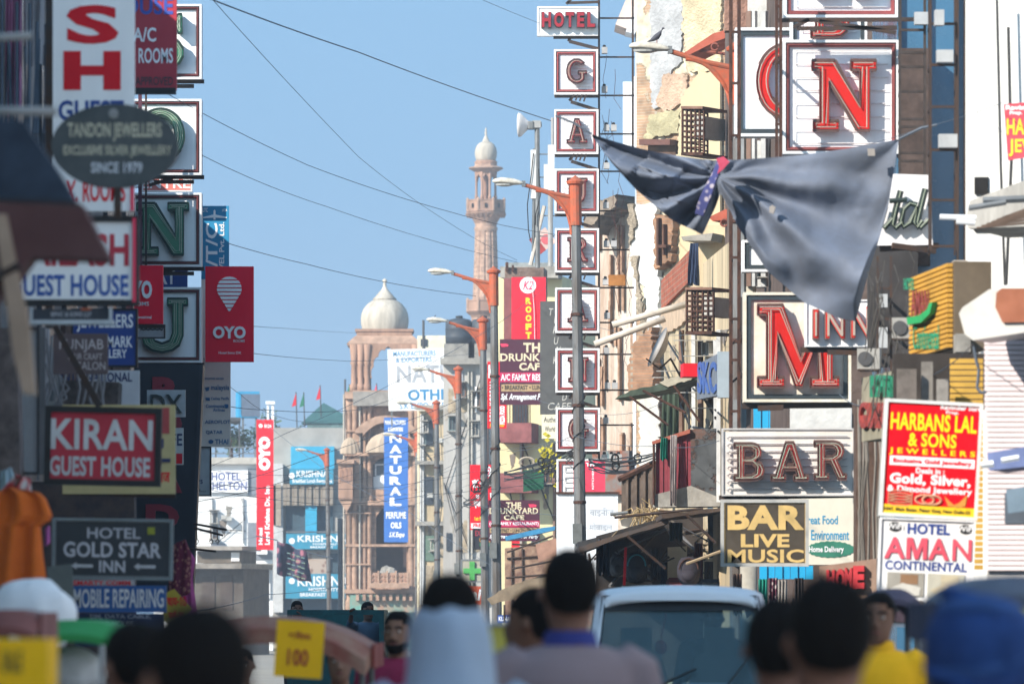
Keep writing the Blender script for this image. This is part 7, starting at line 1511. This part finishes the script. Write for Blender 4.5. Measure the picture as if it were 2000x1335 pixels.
T.part('tailgate', MB().box((xa+.071, 79.99, .6), (xb-.071, 80.03, 1.0)), TL); T.part('floor', MB().box((xa, 80.06, .5), (xb, 82.5, .59)), RUST)
T.part('cab', MB().box((xa, 82.6, .5), (xb, 83.8, 1.45)), TL)
for xx in (xa+.1, xb-.1):
    for yy in (80.6, 83.2): wheel(T, (xx, yy, .27), .27, .16)
# white van
def van(px, D):
    c = W(px, HY, D); x0 = c.x; T = Thing('minivan', 'white minivan facing us with a broad dark windscreen, its roof above the crowd', 'van', (x0, D+1.6, 0))
    VW = M((.84, .86, .90), .3, dirt=.06, sc_=1)
    def ring(y, hw, zt, zb, r=.16):
        pts = []
        for (sx, sz, a0) in ((1, 1, 0), (-1, 1, 90), (-1, -1, 180), (1, -1, 270)):
            for k in range(5):
                a = R(a0+k*22.5); cx = sx*(hw-r); cz = (zt-r) if sz > 0 else (zb+r); pts.append(Vector((x0+cx+r*cos(a), y, cz+r*sin(a))))
        return pts
    # lower body
    T.part('body', MB().rings([ring(D-.05, .66, .95, .35), ring(D+.05, .73, 1.06, .26), ring(D+.5, .74, 1.10, .24), ring(D+3.2, .74, 1.10, .24), ring(D+3.3, .70, 1.05, .3)]), VW, smooth=True)
    # roof with rounded shoulders
    def roofs(y, hw, zt): 
        n = 14; up = [Vector((x0+hw*cos(pi*k/n)*1.0, y, zt-.13+.13*max(0, sin(pi*k/n))**.45)) for k in range(n+1)]; return up+[p-Vector((0, 0, .05)) for p in reversed(up)]
    T.part('roof', MB().rings([roofs(D+.62, .55, 1.80), roofs(D+.72, .59, 1.845), roofs(D+1.1, .62, 1.865), roofs(D+3.0, .62, 1.85), roofs(D+3.25, .58, 1.80)]), VW, smooth=True)
    for s in (-1, 1):
        T.part('pillar', MB().loft([(x0+s*.70, D+.10, 1.05), (x0+s*.63, D+.05, 1.05), (x0+s*.63, D+.13, 1.05), (x0+s*.70, D+.2, 1.05)], [(x0+s*.60, D+.72, 1.76), (x0+s*.54, D+.66, 1.78), (x0+s*.54, D+.76, 1.78), (x0+s*.60, D+.82, 1.76)]), VW)
        T.part('side_window', MB().loft([(x0+s*.715, D+.3, 1.11), (x0+s*.715, D+3.1, 1.11), (x0+s*.70, D+3.1, 1.11), (x0+s*.70, D+.3, 1.11)], [(x0+s*.61, D+.9, 1.72), (x0+s*.61, D+3.0, 1.72), (x0+s*.595, D+3.0, 1.72), (x0+s*.595, D+.9, 1.72)]), glassmat(tr=.3))
        T.part('headlight', MB().ell((x0+s*.52, D-.03, .78), (.13, .05, .10), 12, 8), M((.7, .7, .7), .1), smooth=True)
        m_ = T.part('mirror', MB().ell((x0+s*.83, D+.35, 1.22), (.09, .05, .10), 10, 8), BLACK, smooth=True)
        for yy in (D+.55, D+2.6): wheel(T, (x0+s*.66, yy, .28), .28, .16)
    T.part('windscreen', MB().loft([(x0-.62, D+.085, 1.06), (x0+.62, D+.085, 1.06), (x0+.62, D+.105, 1.06), (x0-.62, D+.105, 1.06)], [(x0-.535, D+.69, 1.77), (x0+.535, D+.69, 1.77), (x0+.535, D+.71, 1.77), (x0-.535, D+.71, 1.77)]), glassmat((.10, .17, .20), .64))  # glass base colour lightened to stand for reflections
    for a, b in (((x0-.63, D+.08, 1.05), (x0-.545, D+.69, 1.775)), ((x0+.63, D+.08, 1.05), (x0+.545, D+.69, 1.775)), ((x0-.545, D+.69, 1.775), (x0+.545, D+.69, 1.775)), ((x0-.63, D+.08, 1.05), (x0+.63, D+.08, 1.05))): T.part('seal', MB().bar(a, b, .03), BLACK)
    T.part('sun_band', MB().loft([(x0-.55, D+.60, 1.68), (x0+.55, D+.60, 1.68), (x0+.55, D+.61, 1.68), (x0-.55, D+.61, 1.68)], [(x0-.535, D+.672, 1.765), (x0+.535, D+.672, 1.765), (x0+.535, D+.684, 1.765), (x0-.535, D+.684, 1.765)]), BLACK)
    T.part('dashboard', MB().box((x0-.58, D+.25, 1.0), (x0+.58, D+.6, 1.11)), M((.22, .21, .20), .7))
    for s in (-1, 1):
        T.part('seat', MB().rings([ring_ for ring_ in [[Vector((x0+s*.3+a*.22*f, D+1.25+b*.06, z)) for a, b in ((-1, -1), (1, -1), (1, 1), (-1, 1))] for z, f in ((.6, 1), (1.2, 1), (1.36, .8), (1.38, .5), (1.56, .5))]]), M((.30, .27, .24), .8))
    sw = T.part('steering_wheel', MB().tube([(x0-.3+.18*cos(2*pi*k/20), D+.62+.06*sin(2*pi*k/20), 1.16+.17*sin(2*pi*k/20)) for k in range(21)], .014, 6), BLACK)
    T.part('wiper', MB().tube([(x0-.35, D+.05, 1.07), (x0+.1, D+.22, 1.27)], .009, 4).tube([(x0+.25, D+.05, 1.07), (x0+.5, D+.30, 1.38)], .009, 4), BLACK)
    T.part('bumper', MB().box((x0-.70, D-.12, .3), (x0+.70, D-.06, .5)), M((.5, .52, .55), .5)); T.part('number_plate', MB().box((x0-.22, D-.135, .36), (x0+.22, D-.122, .46)), PANELW)
    T.part('dash_ornament', MB().ell((x0-.14, D+.62, 1.42), (.045, .045, .055), 8, 6), RED); T.part('ornament_cord', MB().tube([(x0-.14, D+.62, 1.475), (x0-.1, D+.72, 1.66)], .006, 4), RED); T.part('sticker', MB().loft([(x0-.50, D+.255, 1.235), (x0-.28, D+.255, 1.235), (x0-.28, D+.257, 1.235), (x0-.50, D+.257, 1.235)], [(x0-.50, D+.345, 1.335), (x0-.28, D+.345, 1.335), (x0-.28, D+.347, 1.335), (x0-.50, D+.347, 1.335)]), M((.3, .6, .65), .5)); T.part('papers', MB().box((x0+.0, D+.26, 1.112), (x0+.36, D+.34, 1.17)), WHITE)  # turquoise sticker added in place of glints on the windscreen
    T.part('rear_mirror', MB().box((x0-.1, D+.72, 1.62), (x0+.1, D+.75, 1.68)), BLACK)
van(1334, 40)

# ================================================================== PEOPLE
def remesh(mb, vox, it=6, fac=.5):
    me = bpy.data.meshes.new('tmp'); me.from_pydata(mb.v, [], mb.f); fixn(me)
    o = bpy.data.objects.new('tmp', me); col.objects.link(o)
    m = o.modifiers.new('r', 'REMESH'); m.mode = 'VOXEL'; m.voxel_size = vox
    s = o.modifiers.new('s', 'SMOOTH'); s.iterations = it; s.factor = fac
    r = bpy.data.meshes.new_from_object(o.evaluated_get(bpy.context.evaluated_depsgraph_get()))
    bpy.data.objects.remove(o); bpy.data.meshes.remove(me)
    return r
def limb(mb, pts, rads, n=10):
    pts = [Vector(p) for p in pts]; rs = []
    for i, p in enumerate(pts):
        d = (pts[min(i+1, len(pts)-1)]-pts[max(i-1, 0)]).normalized(); a = Vector((0, 1, 0)) if abs(d.y) < .9 else Vector((1, 0, 0)); u = d.cross(a).normalized(); v = d.cross(u)
        rs.append([p+(u*cos(2*pi*k/n)+v*sin(2*pi*k/n))*rads[i] for k in range(n)])
    return mb.rings(rs)
SK = [M((.16, .075, .045), .55, dirt=.08), M((.22, .11, .07), .55, dirt=.08), M((.19, .09, .06), .55, dirt=.08)]
HAIR = M((.0045, .004, .0045), .85, dirt=.2, spec=.12)
def person(lab, px, D, top, face, shirt, pants=None, skin=0, hair='short', arms=None, collar=None, beard=False, vox=.013, hcol=None, wear='shirt', look=0, seat=False, seat_z=None):
    """face: heading in degrees, 0 looks away down the street, 180 looks at the camera"""
    g = W(px, HY, D); zt = W(px, top, D).z; base = 0.0
    H = zt if not seat else 1.70; s = H/1.72; base = 0 if not seat else zt-1.70+.0
    rot = Matrix.Rotation(R(face), 3, 'Z'); org = Vector((g.x, g.y, base))
    T = Thing('person', lab, 'person', org)
    tf = lambda v: tuple(org+(rot @ (Vector(v)*s)))
    hr = Matrix.Rotation(R(look), 3, 'Z'); hp = lambda v: Vector((0, .0, 0))+hr @ Vector(v)
    arms = arms or [[(.19, 0, 1.40), (.25, -.02, 1.12), (.26, .06, .86)], [(-.19, 0, 1.40), (-.25, -.02, 1.12), (-.26, .06, .86)]]
    def legs(mb, f=0):
        if not seat:
            for sx in (-1, 1): limb(mb, [(sx*.09, 0, .92), (sx*.10, .01, .50), (sx*.10, -.02, .10)], [.085+f, .058+f, .042+f]); 
        else:
            for sx in (-1, 1): limb(mb, [(sx*.10, 0, .88), (sx*.12, .42, .86), (sx*.12, .44, .45)], [.085+f, .06+f, .045+f])
    def torso(mb, f=0):
        n = 16
        mb.rings([[(rx*cos(2*pi*k/n)*1.0, cy+ry*sin(2*pi*k/n), z) for k in range(n)] for z, rx, ry, cy in ((.86, .15+f, .10+f, 0), (.98, .155+f, .105+f, 0), (1.12, .145+f, .10+f, .005), (1.26, .17+f, .115+f, .01), (1.36, .185+f, .11+f, 0), (1.42, .165+f, .09+f, -.005), (1.462, .095+f*.6, .065+f*.6, -.01))])
    b = MB(); torso(b); legs(b)
    limb(b, [(0, -.01, 1.40), (0, 0, 1.48), (0, .012, 1.56)], [.07, .056, .056])
    n = 18   # head
    rs = []
    for z, rx, ry, cy in ((1.485, .025, .03, .055), (1.50, .045, .055, .045), (1.53, .060, .078, .03), (1.565, .068, .090, .018), (1.60, .073, .096, .008), (1.64, .075, .099, .0), (1.675, .071, .094, -.004), (1.70, .055, .073, -.006), (1.715, .030, .04, -.006), (1.72, .006, .008, -.006)):
        rs.append([hp((rx*cos(2*pi*k/n), cy+ry*sin(2*pi*k/n), z)) for k in range(n)])
    b.rings(rs)
    b.rings([[hp((a*w_, y, z)) for a in (-1, 1)]+[hp((w_*.7, y-.02, z-.012)), hp((-w_*.7, y-.02, z-.012))] for z, w_, y in ((1.572, .02, .128), (1.60, .012, .118), (1.628, .008, .104))])
    for sx in (-1, 1): b.rings([[hp((sx*.080+sx*.020*q_, -.005+.024*q_*cos(2*pi*k/8), 1.60+.036*q_*sin(2*pi*k/8))) for k in range(8)] for q_ in (.5, 1, .8)])
    for a in arms:
        limb(b, a, [.052, .040, .028]); h0, d = Vector(a[2]), (Vector(a[2])-Vector(a[1])).normalized()
        sd = d.cross(Vector((0, 1, 0))); sd = (sd if sd.length > .1 else Vector((1, 0, 0))).normalized(); up = sd.cross(d).normalized()
        pm = h0+d*.05; b.rings([[p+sd*(.038*x)+up*(.016*y) for x, y in ((-1, -1), (1, -1), (1, 1), (-1, 1))] for p in (h0, pm, h0+d*.095)])
        for k, L_ in enumerate((.062, .075, .08, .07)):
            r0 = h0+d*.09+sd*(.03-.02*k); limb(b, [r0, r0+d*L_*.5+up*.012, r0+d*L_*.8+up*.045], [.0095, .009, .008], 6)
        r0 = h0+d*.03+sd*.034; limb(b, [r0, r0+sd*.03+d*.03, r0+sd*.035+d*.06+up*.02], [.011, .010, .009], 6)
    for sx in (-1, 1):
        if not seat: b.rings([[(sx*.10+.04*x, y, z) for x, z in ((-1, 0), (1, 0), (.8, .05), (-.8, .06))] for y in (-.07, .06, .16)])
        else: b.rings([[(sx*.12+.04*x, .42+y, z+.38) for x, z in ((-1, 0), (1, 0), (.8, .05), (-.8, .06))] for y in (-.07, .06, .16)])
    b.v = [tf(v) for v in b.v]
    def put(name, mb_or_me, mat, parent=None, vx=None, lab_=None):
        if vx:
            me = remesh(mb_or_me, vx); me.name = name; me.transform(Matrix.Translation(-T.loc)); me.materials.clear(); me.materials.append(mat); me.polygons.foreach_set('use_smooth', [True]*len(me.polygons))
            o = bpy.data.objects.new(name, me); col.objects.link(o); o.parent = parent or T.o; return o
        return T.part(name, mb_or_me, mat, parent, smooth=True)
    put('body', b, SK[skin], vx=vox)
    # shirt with sleeves
    c = MB(); torso(c, .016)
    for a in arms: q_ = Vector(a[1])+(Vector(a[2])-Vector(a[1]))*.35; limb(c, [Vector(a[0])*1+Vector((-a[0][0]*.25, 0, .01)), a[0], a[1], q_], [.07, .066, .054, .05])
    c.v = [tf(v) for v in c.v]; put(wear, c, shirt, vx=.016)
    c = MB(); legs(c, .014); n = 14; c.rings([[((.165)*cos(2*pi*k/n), .115*sin(2*pi*k/n), z) for k in range(n)] for z in (.84, .97)]); c.v = [tf(v) for v in c.v]; put('trousers', c, pants or M((.03, .035, .05), .9), vx=.02)
    if collar:
        c = MB(); c.rings([[tf((rx*cos(2*pi*k/16), -.0+ry*sin(2*pi*k/16), z)) for k in range(16)] for z, rx, ry in ((1.435, .088, .072), (1.50, .070, .066), (1.505, .064, .060), (1.44, .07, .06))], cap=False); put('collar', c, collar)
    # hair: closed shell tucked inside the head over the face
    if hair:
        rs = []; m_, n = 14, 28; q = random.Random(int(px)); lowz = {'short': 1.555, 'long': 1.46, 'scarf': 1.40}[hair]
        for j in range(m_+1):
            a = pi*j/m_; rg = []
            for k in range(n):
                bb = 2*pi*k/n; d = Vector((sin(a)*cos(bb), sin(a)*sin(bb), cos(a)))
                f = 1.0+.05*noise.noise(d*5+Vector((px, 0, 0)))+.03*noise.noise(d*17); sp_ = lambda v_, e: math.copysign(abs(v_)**e, v_); p = Vector((.080*sp_(d.x, .82)*f, -.010+.104*sp_(d.y, .9)*f, 1.628+.104*sp_(d.z, .85)*f))
                if p.z < 1.615: p.x *= max(.74, 1-3.2*(1.615-p.z)); p.y = -.012+(p.y+.012)*max(.8, 1-2.2*(1.615-p.z))
                facez = 1.665-.9*abs(p.x)*.3
                if (p.y > .035 and p.z < facez+.012*noise.noise(d*5)) or p.z < lowz: p = Vector((d.x*.045, -.01+d.y*.055, max(p.z, 1.535)))
                rg.append(tf(hp(p)))
            rs.append(rg)
        hc = MB().rings(rs); put('hair', hc, hcol or HAIR)
    ca = cos(R(face+look))
    if ca < .75:
        for sx in (-1, 1):
            e = put('eye', MB().ell(tf(hp((sx*.031, .089, 1.612))), (.012*s, .012*s, .0075*s), 10, 6), M((.55, .52, .48), .3, dirt=0)); put('iris', MB().ell(tf(hp((sx*.031, .0975, 1.612))), (.006*s, .006*s, .006*s), 8, 6), BLACK, e)
            put('eyebrow', MB().tube([tf(hp((sx*.012, .102, 1.633))), tf(hp((sx*.032, .098, 1.639))), tf(hp((sx*.052, .082, 1.632)))], .0055, 5), HAIR)
        put('mouth', MB().tube([tf(hp((-.022, .098, 1.541))), tf(hp((0, .107, 1.543))), tf(hp((.022, .098, 1.541)))], .007, 6), M((.20, .06, .05), .5))
        if beard: put('beard', MB().rings([[tf(hp((rx*cos(R(k*20)), cy+ry*sin(R(k*20)), z))) for k in range(18)] for z, rx, ry, cy in ((1.48, .03, .035, .058), (1.50, .050, .06, .047), (1.525, .064, .08, .03), (1.548, .067, .078, .022))]), HAIR)
        if beard: put('moustache', MB().tube([tf(hp((-.03, .095, 1.552))), tf(hp((0, .112, 1.558))), tf(hp((.03, .095, 1.552)))], .006, 5), HAIR)
    return T, tf, put, hp
MAUVE = M((.26, .20, .22), .9, dirt=.15)
person('tall person seen from behind in a mauve jacket with blue collar before the minivan', 1114, 17, 1080, 8, MAUVE, collar=M((.03, .04, .22), .8), skin=2)
person('person with dark hair turned sideways in a red shirt next to the tall mauve jacket', 1046, 19.5, 1152, 62, M((.42, .02, .05), .9), skin=0)
T, tf, put, hp = person('person seen from behind with a pale blue scarf slipping off black hair', 878, 14.2, 1128, 4, M((.30, .38, .48), .9, dirt=.12), skin=2, hair='short', wear='tunic')
n = 22; sc_r = []
for z, rx, ry, cy in ((1.25, .19, .16, -.03), (1.36, .135, .14, -.03), (1.44, .114, .13, -.03), (1.50, .108, .125, -.02), (1.56, .104, .122, -.018), (1.60, .099, .118, -.018), (1.63, .090, .110, -.018), (1.65, .078, .096, -.015), (1.665, .060, .08, -.01), (1.672, .04, .05, -.01)):
    sc_r.append([tf((rx*(1+.035*sin(k*2.1+z*22))*cos(2*pi*k/n), cy+ry*(1+.04*sin(k*1.7+z*15))*sin(2*pi*k/n), z)) for k in range(n)])
put('scarf', MB().rings(sc_r), M((.34, .42, .54), .9, dirt=.12))
person('very blurred person close by in black with cropped dark hair', 385, 8.6, 1194, 20, M((.012, .014, .022), .9), skin=2)
person('blurred large person with short black hair and pale collar in front of the van', 1622, 10.6, 1136, 5, M((.02, .02, .028), .9), collar=M((.35, .38, .42), .9), skin=2)
person('blurred person with dark hair and a pale shirt, half behind the large dark head', 1524, 13.2, 1176, -10, M((.32, .34, .38), .9), skin=2)
person('man in a yellow open collared shirt with dark hair facing us', 1716, 27, 1160, 176, M((.95, .50, .008), .85, dirt=.12, sc_=4), skin=0, look=-8, collar=M((.85, .44, .008), .85), pants=M((.02, .02, .03), .9), vox=.008)
T, tf, put, hp = person('blurred person wearing a vivid blue head cloth at the edge', 1906, 12.4, 1184, 58, M((.04, .05, .08), .9), skin=2, hair=None)
n = 26; put('head_cloth', MB().rings([[tf((rx*(1+.06*noise.noise(Vector((cos(2*pi*k/n)*2, sin(2*pi*k/n)*2, z*14))))*cos(2*pi*k/n), -.012+ry*(1+.05*sin(k*3+z*60))*sin(2*pi*k/n), z)) for k in range(n)] for z, rx, ry in ((1.50, .070, .085), (1.54, .098, .118), (1.60, .112, .130), (1.66, .112, .128), (1.70, .098, .112), (1.735, .065, .075), (1.75, .02, .02))]), M((.010, .05, .20), .85, dirt=.4, sc_=7))
for j in range(7):
    put('wrap_fold', MB().tube([tf((.104*cos(a*.3)*(1-.05*j)+0, -.012+.120*sin(a*.3)*(1-.05*j), 1.55+.028*j+.035*sin(a*.3+j*.9))) for a in range(22)], .014+.003*(j % 3), 6), M([(.012, .06, .24), (.008, .035, .15), (.03, .09, .28)][j % 3], .85, dirt=.3, sc_=6))
person('bearded man with thick black hair in a maroon shirt looking down beside the pale scarf', 777, 32, 1196, 165, M((.30, .02, .08), .9), skin=1, beard=True, vox=.009)
person('passenger with short hair sitting under the brick red canopy by the placard', 664, 34, 1256, 180, M((.28, .05, .09), .9), skin=1, seat=True, vox=.009)
person('woman passenger with tied hair sitting beside the maroon shirted man', 730, 34.5, 1262, 172, M((.10, .08, .12), .9), skin=1, seat=True, vox=.009)
person('dark haired person in front of the green canopy', 262, 14.6, 1222, 30, M((.02, .06, .14), .9), skin=2)
person('person in black between the maroon shirted man and the scarf', 845, 40, 1230, 170, M((.02, .02, .025), .9), skin=1)
person('person in navy walking behind the placard', 474, 33, 1268, 180, M((.02, .03, .07), .9), skin=0)
person('driver in a pale shirt seated behind the dark windscreen of the minivan', 1392, 41.7, 1178, 180, M((.30, .30, .32), .9), skin=0, seat=True)
AU = [[(.19, 0, 1.40), (.24, -.25, 1.22), (.20, -.42, 1.40)], [(-.19, 0, 1.40), (-.24, -.2, 1.15), (-.20, -.1, .92)]]
person('person crouching in the teal truck with one hand on its rail', 580, 80.6, 1174, 190, M((.04, .05, .06), .9), skin=1, arms=[[(.19, 0, 1.40), (.24, .25, 1.25), (.10, .50, 1.50)], [(-.19, 0, 1.40), (-.24, .0, 1.15), (-.26, .06, .9)]], seat=False)
person('person in a denim shirt reaching along the rail of the teal truck', 718, 80.7, 1176, 200, M((.10, .16, .24), .9), skin=1, arms=[[(.19, 0, 1.40), (.34, .28, 1.42), (.40, .52, 1.58)], [(-.19, 0, 1.40), (-.24, .22, 1.2), (-.10, .45, 1.25)]])

# ================================================================== HAZE
hz = solo('haze', '', '', MB().box((-610, -70, -1.5), (610, 910, 46)), M((1, 1, 1)), kind='stuff')
m = bpy.data.materials.new('air'); m.use_nodes = True; t = m.node_tree; t.nodes.clear(); o_ = t.nodes.new('ShaderNodeOutputMaterial'); v_ = t.nodes.new('ShaderNodeVolumePrincipled')
v_.inputs['Color'].default_value = (.80, .86, .95, 1); v_.inputs['Density'].default_value = HAZE; v_.inputs['Anisotropy'].default_value = .2
t.links.new(v_.outputs[0], o_.inputs['Volume']); hz.data.materials.clear(); hz.data.materials.append(m)
